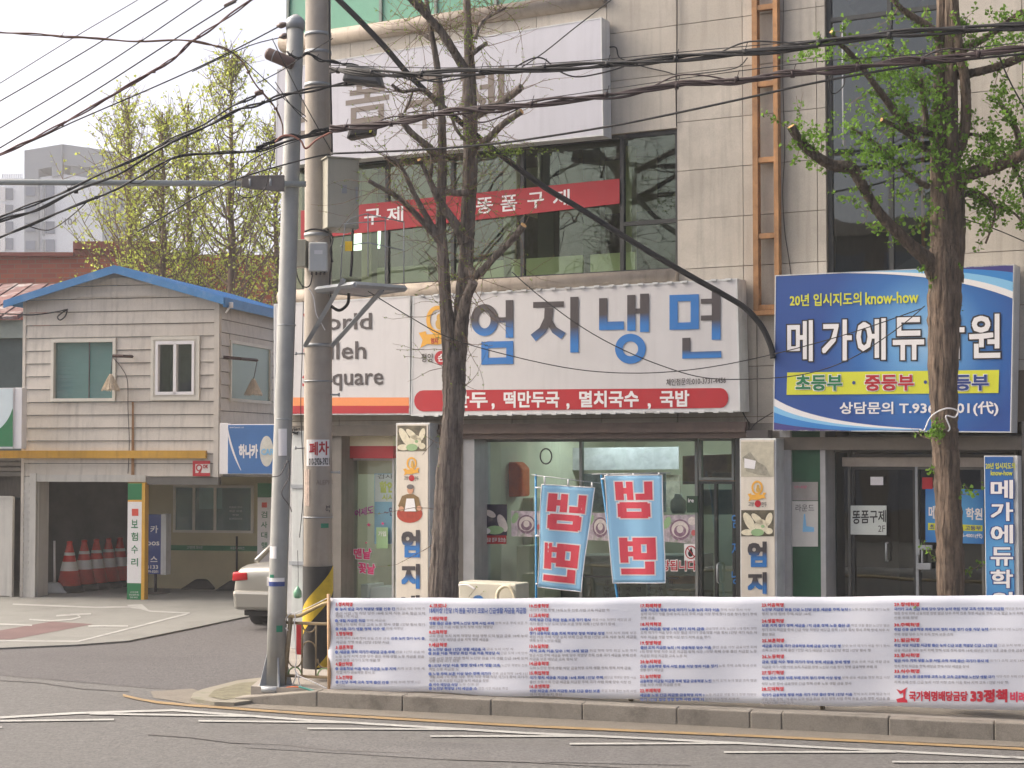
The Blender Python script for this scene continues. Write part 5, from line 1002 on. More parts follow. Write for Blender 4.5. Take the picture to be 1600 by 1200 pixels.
# conduit and channel on the building corner
cd = thing('drain_pipe', 'pale vertical square downpipe between the two poles', 'pipe', FAC.hp(462, 1010, .12))
b = MB(); b.box(FAC, Fu(456, 800, .2), Fu(474, 800, .2), .05, .2, .17, zG - .05); b.build('pipe', mat('pale_channel', (186, 190, 188), .5, .08, 3, streak=.2), cd, bevel=.01)
for y in (760, 880): b = MB(); b.box(FAC, Fu(453, 800, .2), Fu(477, 800, .2), .04, .215, Fz(465, y + 3, .2), Fz(465, y - 3, .2)); b.build('clamp', M_galv, cd)
b = MB(); c_ = FAC.hp(465, 935, .34); b.lathe(c_, [(.03, 0), (.055, .02), (.055, .09), (.03, .13), (.01, .16)], 10); tag(b.build('insulator_bell', mat('green_ceramic', (110, 160, 130), .3)), 'small green bell shaped fitting hanging by the downpipe', 'fitting')
wire('hanging_wire', 'thin wire holding the small green fitting', [FAC.hp(465, 860, .34), FAC.hp(466, 900, .34), FAC.hp(465, 926, .34)], .004)
# mast arm from the left
ma = thing('mast_arm', 'long horizontal grey steel arm clamped to the steel pole', 'pole arm', P(440, 286, D1 - .12))
b = MB(); b.tube([P(-500, 283.5, D1 - .12), P(0, 284.5, D1 - .12), P(478, 287.5, D1 - .12)], .034, 12); b.build('tube', mat('arm_paint', (158, 162, 160), .5, .06, 2, streak=.1), ma)
b = MB(); fr = Frame((P(410, 287, D1 - .18).x, P(410, 287, D1 - .18).y, 0), (1, 0))
b.qp(fr, [(377, 274), (444, 273), (444, 299), (400, 296), (377, 292)], .0, -.04); b.build('clamp_plate', mat('old_clamp_metal', (112, 106, 102), .6, .2, 6), ma, bevel=.01)
for x in (392, 424): b = MB(); c_ = P(x, 286, D1 - .12); b.tube([c_ - V((.012, 0, 0)), c_ + V((.012, 0, 0))], .075, 12); b.build('clamp_ring', M_galv, ma)
# street lamp head / closures
def capsule(name, label, cat, p, q, r, m, D, ring=None):
    root = thing(name, label, cat, P(*p, D)); a, c = P(*p, D), P(*q, D); d_ = (c - a)
    b = MB(); b.tube([a, a + d_ * .04, a + d_ * .1, a + d_ * .9, a + d_ * .97, c], [r * .5, r * .85, r, r, r * .85, r * .4], 14); b.build('casing', m, root)
    if ring: b = MB(); b.tube([a + d_ * .28, a + d_ * .31], r * 1.04, 14); b.build('ring', M_galv, root)
    return root
capsule('splice_closure', 'dark brown cylindrical splice closure left of the steel pole top', 'cable closure', (415, 82), (460, 101), .07, mat('brown_closure', (88, 68, 62), .55, .12), D1 - .1, True)
capsule('splice_closure', 'small reddish cable knob hanging on the cable over the green tree', 'cable closure', (398, 147), (412, 143), .03, mat('brown_closure', ()), D1)
capsule('splice_closure', 'small reddish splice on the cable at the upper left', 'cable closure', (350, 10), (369, 1), .022, mat('brown_closure', ()), D1)
def closure(label, px, D, m, tagc=None):
    fr = Frame((P(px[0][0], px[0][1], D).x, D, 0), (.97, -.22)); x = [p[0] for p in px]; y = [p[1] for p in px]; r = thing('splice_box', label, 'splice box', fr.hp(min(x), max(y)))
    b = MB(); b.qp(fr, px, .09, -.09); b.build('casing', m, r, bevel=.025)
    cx, cy = sum(x) / 4, sum(y) / 4; b = MB(); b.qp(fr, [(cx + (a - cx) * .82, cy + (c - cy) * .7) for a, c in px], .105, .08); b.build('lid', m, r, bevel=.012)
    if tagc: b = MB(); b.qp(fr, tagc[1], .112, .1); b.build('label_strip', tagc[0], r)
    return r
M_spl = mat('dark_plastic_closure', (62, 64, 68), .45, .1)
closure('bulky dark splice box on the upper cables right of the concrete pole', [(541, 99), (588, 106), (596, 134), (533, 126)], 18.7, M_spl)
closure('flat black splice box with yellow end on the lower cables right of the concrete pole', [(546, 194), (584, 189), (582, 209), (540, 217)], 18.7, mat('black_closure', (44, 42, 42), .45, .1), (M_yel, [(579, 193), (582, 193), (580, 206), (577, 207)]))
# transformer bits at the top left of the steel pole
for k, (x, y) in enumerate(((438, 40), (442, 57))):
    b = MB(); b.tube([P(x - 6, y + 1, D1), P(x, y, D1), P(x + 4, y - 1, D1), P(x + 14, y - 3, D1)], [.012, .035, .035, .012], 10); tag(b.build('insulator', mat('insulator_brown', (110, 92, 84), .4)), ['upper cable insulator on the left of the steel pole', 'lower cable insulator on the left of the steel pole'][k], 'insulator')
# ================================================================ SIDING HOUSE
hz = lambda y, w=0: HS.hit(190, y, w)[1]
hu = lambda x, y=600, w=0: HS.hit(x, y, w)[0]
hL, hR = hu(36), hu(343); zF = hz(712); zE = hz(468); zR = hz(424); uM = hu(187)
M_side = mat('grey_beige_siding', (196, 189, 178), .55, .07, 3, streak=.34, dirt=((130, 108, 88), .25, 1.5)); M_trimb = mat('cream_window_frame', (206, 202, 190), .5, .05, 4)
M_broof = mat('blue_roof_metal', (62, 124, 178), .5, .08, 3, dirt=((150, 160, 170), .3, 3)); M_ybeam = mat('yellow_beam_paint', (196, 150, 46), .6, .1, 2, streak=.3)
hs = thing('siding_house', 'two-storey house with grey siding, blue gable roof and open garage', 'house', HS.pt(hL, 0, 0))
DEP = 6.0
def siding(fr, u0, u1, z0, z1, openings=(), top=None, pitch=.245, name='siding_board'):
    z = z0
    while z < z1 - .02:
        zt_ = min(z + pitch, z1); segs = [(u0, u1)]
        for (a, b_, c, d_) in openings:
            if c < zt_ - .02 and d_ > z + .02:
                ns = []
                for s, e in segs:
                    if b_ <= s or a >= e: ns.append((s, e)); continue
                    if a > s: ns.append((s, a))
                    if b_ < e: ns.append((b_, e))
                segs = ns
        for s, e in segs:
            sb, eb, st_, et = s, e, s, e
            if top:
                (l0, r0), (l1, r1) = top(z), top(zt_); sb, eb, st_, et = max(s, l0), min(e, r0), max(s, l1), min(e, r1)
                if et - st_ < .05: et = st_ + .02
            b = MB(); b.hexa([fr.pt(st_, .004, zt_), fr.pt(et, .004, zt_), fr.pt(eb, .030, z + .012), fr.pt(sb, .030, z + .012)], [fr.pt(st_, -.01, zt_), fr.pt(et, -.01, zt_), fr.pt(eb, -.01, z + .012), fr.pt(sb, -.01, z + .012)])
            b.build(name, M_side, hs)
        for (a, b_, c, d_) in openings:
            if c < zt_ - .02 and d_ > z + .02:
                for y0, y1 in ((z + .012, c), (d_, zt_)):
                    if y1 - y0 > .015 and y0 >= z and y1 <= zt_: b = MB(); b.box(fr, a, b_, -.01, .02, y0, y1); b.build(name, M_side, hs)
        z = zt_
    return
def gable(z):
    if z <= zE: return (hL, hR)
    t = (z - zE) / (zR - zE); return (hL + (uM - hL) * t, hR + (uM - hR) * t)
w1 = (hu(81, 570), hu(182, 570), hz(627), hz(529)); w2 = (hu(237, 570), hu(313, 570), hz(626), hz(527))
siding(HS, hL + .06, hR - .10, zF + .03, zR - .05, [w1, w2], gable)
siding(HS, hL + .06, hu(343), hz(745), zF + .025, (), None)
b = MB()
b.box(HS, hL + .05, hR - .05, -1.05, -.95, hz(745), zE); q = [(hL + .05, zE), (uM, zR - .03), (hR - .05, zE)]
b.hexa([HS.pt(u, -.95, z) for u, z in q], [HS.pt(u, -1.05, z) for u, z in q])
b.build('wall_core', mat('house_core', (80, 78, 74), .9, .05), hs)
b = MB(); b.box(HS, hL, hL + .06, -.1, .035, 0, zE - .02); b.build('corner_post', M_side, hs); b = MB(); b.box(HS, hR - .10, hR, -.1, .035, hz(745), zE - .02); b.build('corner_post', M_side, hs)
b = MB(); b.box(HS, hu(-30), hu(325), .0, .10, hz(716), hz(704)); b.build('yellow_beam', M_ybeam, hs)
for (a, b_, c, d_), kind in ((w1, 0), (w2, 1)):
    f = .06; m = MB(); m.box(HS, a, a + f, -.08, .05, c, d_); m.box(HS, b_ - f, b_, -.08, .05, c, d_); m.box(HS, a + f, b_ - f, -.08, .05, c, c + f); m.box(HS, a + f, b_ - f, -.08, .05, d_ - f, d_)
    fo = m.build('window', M_trimb, hs)
    if kind == 0: m = MB(); mid = a + (b_ - a) * .57; m.box(HS, mid - .008, mid + .008, -.04, -.02, c + f, d_ - f); m.build('mullion', M_dkgray, fo)
    else:
        m = MB(); x0, x1, y0, y1 = a + .1, b_ - .1, c + .1, d_ - .09; mid = (x0 + x1) / 2
        for q in ((x0, x0 + .05, y0, y1), (x1 - .05, x1, y0, y1), (mid - .03, mid + .03, y0, y1), (x0 + .05, x1 - .05, y0, y0 + .06), (x0 + .05, x1 - .05, y1 - .06, y1)): m.box(HS, q[0], q[1], -.05, .06, q[2], q[3])
        m.build('sash', M_wht, fo)
        m = MB(); m.box(HS, a + f, b_ - f, -.07, .035, c + f, c + .1); m.box(HS, a + f, b_ - f, -.07, .035, d_ - .09, d_ - f); m.box(HS, a + f, a + .1, -.07, .035, c + .1, d_ - .09); m.box(HS, b_ - .1, b_ - f, -.07, .035, c + .1, d_ - .09); m.build('inner_frame', M_trimb, fo)
    m = MB(); m.poly([HS.pt(a + f, -.04, d_ - f), HS.pt(b_ - f, -.04, d_ - f), HS.pt(b_ - f, -.04, c + f), HS.pt(a + f, -.04, c + f)]); m.build('pane', G_teal if kind == 0 else G_shop, fo)
    m = MB(); m.box(HS, a, b_, -.9, -.85, c - .1, d_ + .1); m.box(HS, a - .05, a, -.9, -.09, c - .1, d_ + .1); m.box(HS, b_, b_ + .05, -.9, -.09, c - .1, d_ + .1); m.box(HS, a, b_, -.9, -.15, d_, d_ + .05); m.box(HS, a, b_, -.9, -.15, c - .05, c); m.build('room_box', mat('room_teal', (84, 122, 118), .8, .1) if kind == 0 else mat('room_pale', (150, 146, 140), .8, .1), hs)
    if kind == 0:
        for k in range(14): m = MB(); z_ = c + .06 + k * (d_ - c - .1) / 14; m.box(HS, a + .06, a + (b_ - a) * .95, -.12, -.105, z_, z_ + .075); m.build('blind_slat', mat('teal_slat', (112, 158, 154), .6, .05), fo)
# roof
S_ = -HS.N
def hp3(u, w, z): return HS.pt(u, w, z)
ov = .25; th = .05
for (ua, za, ub, zb2, nm) in ((hL - .28, zE - .03, uM, zR + .06, 'roof_slope'), (hR + .18, zE - .05, uM, zR + .06, 'roof_slope')):
    b = MB(); b.hexa([hp3(ua, ov, za), hp3(ub, ov, zb2), hp3(ub, -DEP, zb2), hp3(ua, -DEP, za)], [hp3(ua, ov, za - th), hp3(ub, ov, zb2 - th), hp3(ub, -DEP, zb2 - th), hp3(ua, -DEP, za - th)])
    ro = b.build(nm, M_broof, hs)
    # standing ribs
    for k in range(16):
        ww = ov - .15 - k * .38; b = MB(); b.hexa([hp3(ua, ww, za + .035), hp3(ub, ww, zb2 + .035), hp3(ub, ww - .05, zb2 + .035), hp3(ua, ww - .05, za + .035)], [hp3(ua, ww, za - .001), hp3(ub, ww, zb2 - .001), hp3(ub, ww - .05, zb2 - .001), hp3(ua, ww - .05, za - .001)]); b.build('rib', M_broof, ro)
    b = MB(); b.hexa([hp3(ua, ov + .03, za + .03), hp3(ub, ov + .03, zb2 + .03), hp3(ub, ov + .03, zb2 - .12), hp3(ua, ov + .03, za - .11)], [hp3(ua, ov, za + .03), hp3(ub, ov, zb2 + .03), hp3(ub, ov, zb2 - .12), hp3(ua, ov, za - .11)]); b.build('barge_board', M_broof, hs)
b = MB(); b.box(HS, hR + .16, hR + .20, -DEP, ov, zE - .20, zE - .02); b.build('eave_board', M_broof, hs)
b = MB(); c_ = HS.pt(hR + .24, .05, zE - .2); b.tube([c_, c_ + V((.0, -.02, .1))], .04, 8); b.tube([c_ + V((0, 0, .05)), c_ - V((.1, 0, .1))], .02, 6); b.build('bracket', M_wht, hs)
# right-hand side wall of the upper storey
SF = Frame(HS.pt(hR, 0, 0), (-HS.N.x, -HS.N.y))
su = lambda x, y=600: SF.hit(x, y)[0]
w3 = (su(357), su(357) + 2.2, SF.hit(358, 627)[1], SF.hit(358, 531)[1])
def sidew(z): return (.02, DEP)
siding(SF, .02, DEP, SF.hit(345, 745)[1], zE - .1, [w3])
b = MB(); b.box(SF, .02, DEP, -.12, -.012, SF.hit(345, 745)[1], zE - .1); b.build('wall_core', mat('house_core', ()), hs)
b = MB(); b.box(SF, 0, w3[1] + .0, -.2, -.1, 0.0, .0001); 
m = MB(); f = .06; a, b_, c, d_ = w3; m.box(SF, a, a + f, -.005, .05, c, d_); m.box(SF, b_ - f, b_, -.005, .05, c, d_); m.box(SF, a + f, b_ - f, -.005, .05, c, c + f); m.box(SF, a + f, b_ - f, -.005, .05, d_ - f, d_); fo = m.build('window', M_trimb, hs)
m = MB(); m.poly([SF.pt(a + f, .012, d_ - f), SF.pt(b_ - f, .012, d_ - f), SF.pt(b_ - f, .012, c + f), SF.pt(a + f, .012, c + f)]); m.build('pane', glass_mat('frosted_teal_glass', (.34, .58, .56), .5, .01, frost=.6), fo)
m = MB(); m.box(SF, a + .01, b_ - .01, -.008, .0, c + .01, d_ - .01); m.build('blind', mat('teal_slat', ()), fo)
for z0, z1, hw in ((hz(443), hz(439), .42), (hz(464), hz(461), .95)):
    b = MB(); b.hexa([HS.pt(u, .045, z) for u, z in ((uM - hw, z0), (uM + hw, z0), (uM + hw * .35, z1 + .06), (uM - hw * .35, z1 + .06))], [HS.pt(u, .01, z) for u, z in ((uM - hw, z0), (uM + hw, z0), (uM + hw * .35, z1 + .06), (uM - hw * .35, z1 + .06))]); b.build('gable_vent', M_side, hs)
# cone lamps on arms
def conelamp(label, A, B_, hx, hy, fr, w):
    r = thing('cone_lamp', label, 'lamp', fr.hp(hx, hy, w))
    b = MB(); b.tube([fr.hp(*A, .05), fr.hp(*A, w) * .5 + fr.hp(*B_, w) * .5, fr.hp(*B_, w)], .03, 4); b.build('arm', mat('dark_brown_bracket', (66, 44, 38), .7, .1), r)
    top = fr.hp(hx, hy - 22, w); b = MB(); b.tube([fr.hp(*B_, w), top], .008, 5); b.build('cord', M_blk, r)
    b = MB(); n = 26; z = 0; c_ = V((top.x, top.y, 0)); zt_, zb4 = top.z, fr.hp(hx, hy, w).z; rr = .165
    b.tube([c_ + V((0, 0, zt_ + .03)), c_ + V((0, 0, zt_)), c_ + V((0, 0, zb4))], [.025, .035, rr], n, cap=False)
    for k in range(n * 2):
        a = 2 * math.pi * k / (n * 2); b.tube([c_ + V((.035 * math.cos(a), .035 * math.sin(a), zt_)), c_ + V((rr * math.cos(a) * 1.03, rr * math.sin(a) * 1.03, zb4 - random.uniform(0, .03)))], .008, 3)
    b.build('straw_shade', mat('straw', (186, 172, 150), .9, .2, 20), r)
conelamp('straw cone lamp hanging before the left house window', (207, 557), (176, 556), 173, 609, HS, .35)
conelamp('straw cone lamp hanging before the side window of the house', (349, 558), (402, 563), 396, 616, SF, .35)
wire('house_wire', 'thin wire hanging down the house front below the left lamp', [HS.hp(x, y, .06) for x, y in ((176, 558), (190, 575), (199, 595), (200, 640), (202, 690), (200, 740))], .008, M_dkgray)
wire('house_wire', 'black service wire looped at the upper left of the house front', [HS.hp(x, y, .12) for x, y in ((-60, 489), (0, 490), (50, 492), (90, 487), (104, 484), (102, 494), (94, 500), (90, 495), (98, 488), (106, 483))], .014)
b = MB(); b.quad(HS, [(206, 628), (209, 628), (210, 745), (205, 745)], .036); tag(b.build('rust_stain', mat('rust_streak', (150, 112, 76), .8, .3, 5, stretch=(1, 1, .3))), 'vertical rust streak on the siding below the left window', 'stain')
# lower storey: garage bay and car port
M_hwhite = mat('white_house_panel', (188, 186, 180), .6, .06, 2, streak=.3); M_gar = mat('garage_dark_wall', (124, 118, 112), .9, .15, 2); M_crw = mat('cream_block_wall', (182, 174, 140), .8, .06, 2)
b = MB(); b.box(HS, hL + .06, hu(60), -.05, .02, 0, hz(745)); b.build('left_jamb', M_hwhite, hs)
for k in range(16): b = MB(); z_ = .12 + k * .135; b.box(HS, hu(37.5), hu(49), .02, .032, z_, z_ + .05); b.build('jamb_rib', M_hwhite, hs)
b = MB(); b.box(HS, hu(50), hu(60), -.02, .05, 0, hz(740)); b.build('jamb_trim', M_hwhite, hs)
b = MB(); b.box(HS, hu(60), hu(230), -.12, .04, hz(753), hz(742)); b.build('garage_header', M_hwhite, hs)
b = MB(); b.hexa([HS.pt(u, w_, z) for u, w_, z in ((hu(60) + .01, -.05, hz(753)), (hu(60) + .01, -.45, hz(753)), (hu(60) + .01, -.45, 0), (hu(60) + .01, -.05, 0))], [HS.pt(u - .05, w_, z) for u, w_, z in ((hu(60), -.05, hz(753)), (hu(60), -.45, hz(753)), (hu(60), -.45, 0), (hu(60), -.05, 0))]); b.build('garage_side_panel', M_hwhite, hs)
ug = hu(222); GD = 3.6
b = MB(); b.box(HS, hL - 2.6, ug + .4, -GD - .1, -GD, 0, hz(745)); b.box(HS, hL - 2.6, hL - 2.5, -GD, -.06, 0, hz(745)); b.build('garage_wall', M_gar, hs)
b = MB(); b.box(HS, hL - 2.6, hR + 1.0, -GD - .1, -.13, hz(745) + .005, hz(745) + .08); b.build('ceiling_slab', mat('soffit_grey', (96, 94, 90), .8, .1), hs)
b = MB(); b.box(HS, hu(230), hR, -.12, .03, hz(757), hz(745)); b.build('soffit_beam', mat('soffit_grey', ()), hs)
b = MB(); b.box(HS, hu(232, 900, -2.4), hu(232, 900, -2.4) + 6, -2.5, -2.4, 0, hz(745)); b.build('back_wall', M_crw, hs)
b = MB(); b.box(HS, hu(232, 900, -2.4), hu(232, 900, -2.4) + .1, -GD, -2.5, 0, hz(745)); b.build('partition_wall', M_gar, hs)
cw = -2.4; z0, z1 = HS.hit(300, 832, cw)[1], HS.hit(300, 758, cw)[1]
b = MB(); b.box(HS, hu(262, 850, cw), hu(402, 850, cw), cw, cw + .004, HS.hit(300, 860, cw)[1], HS.hit(300, 852, cw)[1]); b.build('green_stripe', M_green, hs)
window(HS, (hu(272, 800, cw), hu(397, 800, cw), z0, z1), cw + .06, M_trimb, G_teal, hs, mull=[hu(304, 800, cw), hu(337, 800, cw)], fw=.05)
b = MB(); b.box(HS, hu(275, 800, cw), hu(395, 800, cw), cw + .002, cw + .006, z0 + .04, z1 - .04); b.build('inner_blind', mat('teal_interior', (70, 96, 98), .7, .2, 3), hs)
b = MB(); b.qp(HS, rect(311, 760, 347, 795), cw + .012, cw + .008); o = tag(b.build('window_paper', mat('pale_teal_paper', (150, 184, 186), .6)), 'pale paper behind the carport window', 'paper')
wl = thing('window_lettering', 'small framed white lettering on the carport window', 'lettering', HS.hp(368, 815, cw + .05))
for k in range(4): txt('lettering', M_wht, wl, ['자동차 정비', '종합 보험', '상담', '환영합니다'][k], (358 + (k == 2) * 5, 791 + k * 6, 378 - (k == 2) * 5, 794 + k * 6), HS, cw + .035, 0, res=1)
txt('stripe_lettering', M_wht, hs, '고객만족 최우선', (292, 853, 316, 858), HS, cw + .008, 0, res=1); txt('stripe_lettering', M_wht, hs, '자동차 서비스', (360, 854, 382, 859), HS, cw + .008, 0, res=1)
# insurance repair post
def hsign(name, label, x0, x1, y0, y1, w, th, parts, letters, cat='sign'):
    r = thing(name, label, cat, HS.hp(x0, y1, w)); ua, ub = hu(x0, 850, w), hu(x1, 850, w)
    for nm, m, ya, yb2 in parts: b = MB(); b.box(HS, ua, ub, w - th, w, HS.hit(x0, yb2, w)[1], HS.hit(x0, ya, w)[1]); b.build(nm, m, r)
    return r
rs = hsign('post_sign', 'white and green vertical insurance repair sign on a yellow post', 199, 221, 755, 944, .12, .03, [('green_top', M_green, 755, 781), ('gold_line', M_gold, 781, 784), ('white_field', M_wht, 784, 911), ('green_base', M_green, 911, 944)], '')
b = MB(); b.box(HS, hu(221, 850, .12), hu(226, 850, .12), -.05, .12, 0, hz(754)); b.box(HS, hu(199.5, 850, .08), hu(221, 850, .08), -.05, .085, 0, hz(754)); b.build('yellow_post', M_ybeam, rs)
b = MB(); b.qp(HS, rect(206, 795, 216, 806), .124, .12); b.build('red_logo', mat('logo_red', (208, 70, 50), .5), rs)
for k, ch in enumerate('보험수리'): txt('lettering', M_green, rs, ch, (205, 812 + k * 20, 215.5, 825 + k * 20), HS, .124, .015)
for k in range(3): txt('small_lettering', M_wht, rs, ['고객 만족', '종합 자동차 보험', '정비 서비스'][k], (203 - (k == 1) * 1, 924 + k * 4, 216 + (k == 1), 927 + k * 4), HS, .124, 0, res=1)
rs2 = hsign('post_sign', 'white vertical inspection agency sign under the blue box sign', 402, 424, 755, 905, cw + .5, .03, [('green_top', M_green, 755, 777), ('white_field', M_wht, 777, 905)], '')
b = MB(); b.qp(HS, rect(409, 785, 417, 793), cw + .504, cw + .5); b.build('red_logo', mat('logo_red', ()), rs2)
b = MB(); b.box(HS, hu(402, 850, cw + .47), hu(404, 850, cw + .47), cw + .4, cw + .47, 0, .9); b.build('leg', M_galv, rs2)
for k, ch in enumerate('검사대행'): txt('lettering', M_green, rs2, ch, (408, 799 + k * 16, 417.5, 809 + k * 16), HS, cw + .504, .01)
# blue box sign
hb = thing('box_sign', 'blue box sign with white Korean letters and oval mark under the house side window', 'sign', HS.hp(342, 741, .5))
b = MB(); wq = 1.0; b.box(HS, hu(355, 700, wq), hu(355, 700, wq) + 1.75, wq - .22, wq - .01, HS.hit(355, 741, wq)[1], HS.hit(355, 663, wq)[1]); b.build('cabinet', M_wht, hb, bevel=.008)
b = MB(); b.box(HS, hu(342, 700, wq), hu(355, 700, wq) - .01, wq - .2, wq - .03, HS.hit(355, 741, wq)[1], HS.hit(355, 661, wq)[1]); b.build('side_band', M_wht, hb, bevel=.008)
b = MB(); b.box(HS, hu(356, 700, wq), hu(355, 700, wq) + 1.74, wq - .01, wq, HS.hit(355, 740, wq)[1], HS.hit(355, 664, wq)[1]); b.build('face_sheet', mat('sign_mid_blue', (62, 112, 172), .45, .08, 1.2), hb)
txt('lettering', M_wht, hb, '하나카', [(373, 694), (403, 694), (403, 716), (373, 716)], HS, wq + .004, .05)
b = MB(); ell(b, HS, 416.5, 705, 10.5, 24, wq + .003); b.build('oval_mark', mat('oval_cream', (206, 206, 196), .5), hb); txt('mark_lettering', M_skydk if False else M_sky, hb, 'CAR', (408, 701, 428, 711), HS, wq + .006, .03)
a = curve(((355, 670), (357, 700), (376, 735))); c = curve(((356, 668), (362, 700), (377, 735))); b = MB()
for i in range(len(a) - 1): b.poly([HS.hp(*a[i], wq + .003), HS.hp(*a[i + 1], wq + .003), HS.hp(*c[i + 1], wq + .003), HS.hp(*c[i], wq + .003)])
b.build('arc_print', M_wht, hb); txt('small_lettering', M_wht, hb, 'www.hanacar.com', (359, 666, 381, 669), HS, wq + .004, 0, res=1)
# red plate
b = MB(); b.qp(HS, rect(301, 720, 328, 744), .06, .05); o = tag(b.build('phone_plate', mat('plate_white', (220, 216, 210), .5)), 'small red and white plate at the end of the yellow beam', 'sign')
b = MB(); b.qp(HS, rect(301, 720, 328, 725), .064, .06); b.qp(HS, rect(301, 725, 305, 739), .064, .06); b.qp(HS, rect(301, 739, 328, 744), .064, .06); b.build('red_field', M_red, o)
b = MB(); ringp(b, HS, 311, 731, 5, 5.5, 2, .066); b.poly([HS.hp(x, y, .066) for x, y in ((313, 732), (316, 732), (312, 742), (308, 742))]); b.build('nine_mark', M_red, o); txt('lettering', M_red, o, 'OK', (317, 726, 325, 732), HS, .066, .04)
# standing blue sign in the carport
ss = thing('standing_sign', 'dark blue standing box sign in the shadow of the carport', 'sign', HS.hp(240, 915, -1.2))
wz = -1.2; b = MB(); b.box(HS, hu(226, 850, wz), hu(252, 850, wz), wz - .2, wz, HS.hit(240, 897, wz)[1], HS.hit(240, 804, wz)[1]); b.build('face_box', M_navy, ss)
b = MB(); b.box(HS, hu(252, 850, wz), hu(260, 850, wz), wz - .22, wz + .02, HS.hit(240, 898, wz)[1], HS.hit(240, 803, wz)[1]); b.build('side_frame', M_white, ss)
b = MB(); c_ = HS.hp(243, 897, wz - .1); b.tube([V((c_.x, c_.y, .03)), V((c_.x, c_.y, c_.z))], .03, 8); b.tube([V((c_.x, c_.y, .03)), V((c_.x, c_.y, .05))], .28, 14); b.build('stand', M_dkgray, ss)
for t_, q in (('카', (235, 821, 247, 833)), ('pos', (230, 846, 249, 855)), ('스', (235, 869, 246, 878)), ('3133', (229, 883, 247, 889)), ('879-0201', (228, 891, 247, 895))): txt('lettering', M_wht, ss, t_, q, HS, wz + .004, .02)
# traffic cones
M_cone = mat('cone_red', (205, 56, 38), .55, .1, 5, dirt=((110, 50, 40), .4, 4)); M_cband = mat('cone_reflective', (214, 210, 204), .4, .05); M_rub = mat('black_rubber', (34, 33, 33), .8, .1)
g0 = G(108, 925, .03); GRP = 'red and white traffic cones lined up in the garage'
cone = thing('traffic_cone', 'red traffic cone with two white bands, nearest and leftmost in the garage', 'traffic cone', g0, GRP)
b = MB(); b.tube([g0, g0 + V((0, 0, .07)), g0 + V((0, 0, .13)), g0 + V((0, 0, .14))], [.30, .29, .24, .2], 20); b.build('base', M_rub, cone)
def cr(h): return .235 - (h - .13) / .83 * .185
b = MB(); hs_ = [.13, .96, 1.0]; b.tube([g0 + V((0, 0, h)) for h in hs_], [cr(.13), .05, .04], 20); b.tube([g0 + V((0, 0, .96)), g0 + V((0, 0, .99))], .06, 12); b.build('body', M_cone, cone)
for a_, c_ in ((.42, .60), (.72, .78)): b = MB(); b.tube([g0 + V((0, 0, a_)), g0 + V((0, 0, c_))], [cr(a_) + .006, cr(c_) + .006], 20, cap=False); b.build('white_band', M_cband, cone)
for px_, py_, lab in ((131, 922, 'red traffic cone with two white bands, second from the left in the garage'), (150, 920, 'red traffic cone with two white bands, middle one of the garage row'), (169, 918, 'red traffic cone with green scuff, second from the right in the garage'), (187, 916, 'red traffic cone with two white bands, farthest, beside the insurance post')):
    c_ = copy_tree(cone); c_.location = G(px_, py_, .03); c_['label'] = lab; c_.rotation_euler.z = random.random() * 3
def broom(label, x, y0, y1, name='broom', w=None, heap=True, m=M_blk, cat='broom'):
    g_ = G(x, y1, .03); r = thing(name, label, cat, g_); tp = P(x, y0, g_.y); b = MB(); b.tube([g_ + V((0, 0, .1)), tp], .022, 8); b.build('handle', m, r)
    b = MB(); n = 12
    b.hexa([g_ + V((x_, y_, .2)) for x_, y_ in ((-.12, -.08), (.12, -.08), (.12, .08), (-.12, .08))], [g_ + V((x_, y_, 0.0)) for x_, y_ in ((-.42, -.2), (.3, -.2), (.3, .2), (-.42, .2))]); b.build('head', M_rub if heap else M_galv, r, bevel=.04); return r
broom('black broom with wide head against the cream wall, left of two', 316, 836, 920); broom('black broom against the cream wall beside the silver car', 370, 838, 922)
broom('white pole on a grey round foot at the left inside the garage', 85, 845, 926, 'stand_pole', heap=False, m=M_wht, cat='pole stand')
# gate, left neighbour, left sign
gt = thing('metal_gate', 'weathered white metal gate left of the garage', 'gate', HS.hp(0, 942, .1))
b = MB(); b.box(HS, hu(-160), hu(26), .05, .10, .05, hz(779)); b.build('gate_panel', M_hwhite, gt)
b = MB(); b.box(HS, hu(24), hu(27), .04, .12, .0, hz(777)); b.box(HS, hu(-160), hu(24), .04, .12, hz(779), hz(776)); b.build('gate_frame', M_hwhite, gt)
b = MB(); b.box(HS, hu(-160), hu(34), -.4, -.3, hz(778), hz(715)); b.build('inner_boarding', mat('dark_boarding', (74, 68, 62), .8, .2, 4, stretch=(6, 6, 1)), gt)
for k in range(4): b = MB(); b.box(HS, hu(-160), hu(34), -.28, -.2 + k * .01, hz(745) + k * .1, hz(745) + k * .1 + .07); b.build('grey_slat', mat('grey_slat', (104, 100, 94), .8, .15), gt)
ls = thing('box_sign', 'white light box sign with green corner at the left edge above the gate', 'sign', HS.hp(0, 700, .6))
b = MB(); wq = .9; b.box(HS, hu(-120, 650, wq), hu(21, 650, wq), wq - .25, wq - .01, HS.hit(0, 701, wq)[1], HS.hit(0, 606, wq)[1]); b.build('cabinet', M_wht, ls)
b = MB(); b.box(HS, hu(20, 650, wq) + .003, hu(33, 650, wq), wq - .22, wq - .03, HS.hit(0, 701, wq)[1], HS.hit(0, 606, wq)[1]); b.build('side_band', M_wht, ls, bevel=.01)
b = MB(); b.quad(HS, [(-120, 607), (20, 607), (20, 699), (-120, 699)], wq + .0); b.build('face_sheet', mat('face_pale', (206, 220, 224), .4, .03), ls)
b = MB(); a = curve(((-60, 690), (5, 685), (19, 640)))
for i in range(len(a) - 1): b.poly([HS.hp(*a[i], wq + .003), HS.hp(*a[i + 1], wq + .003), HS.hp(a[i + 1][0], 698, wq + .003), HS.hp(a[i][0], 698, wq + .003)])
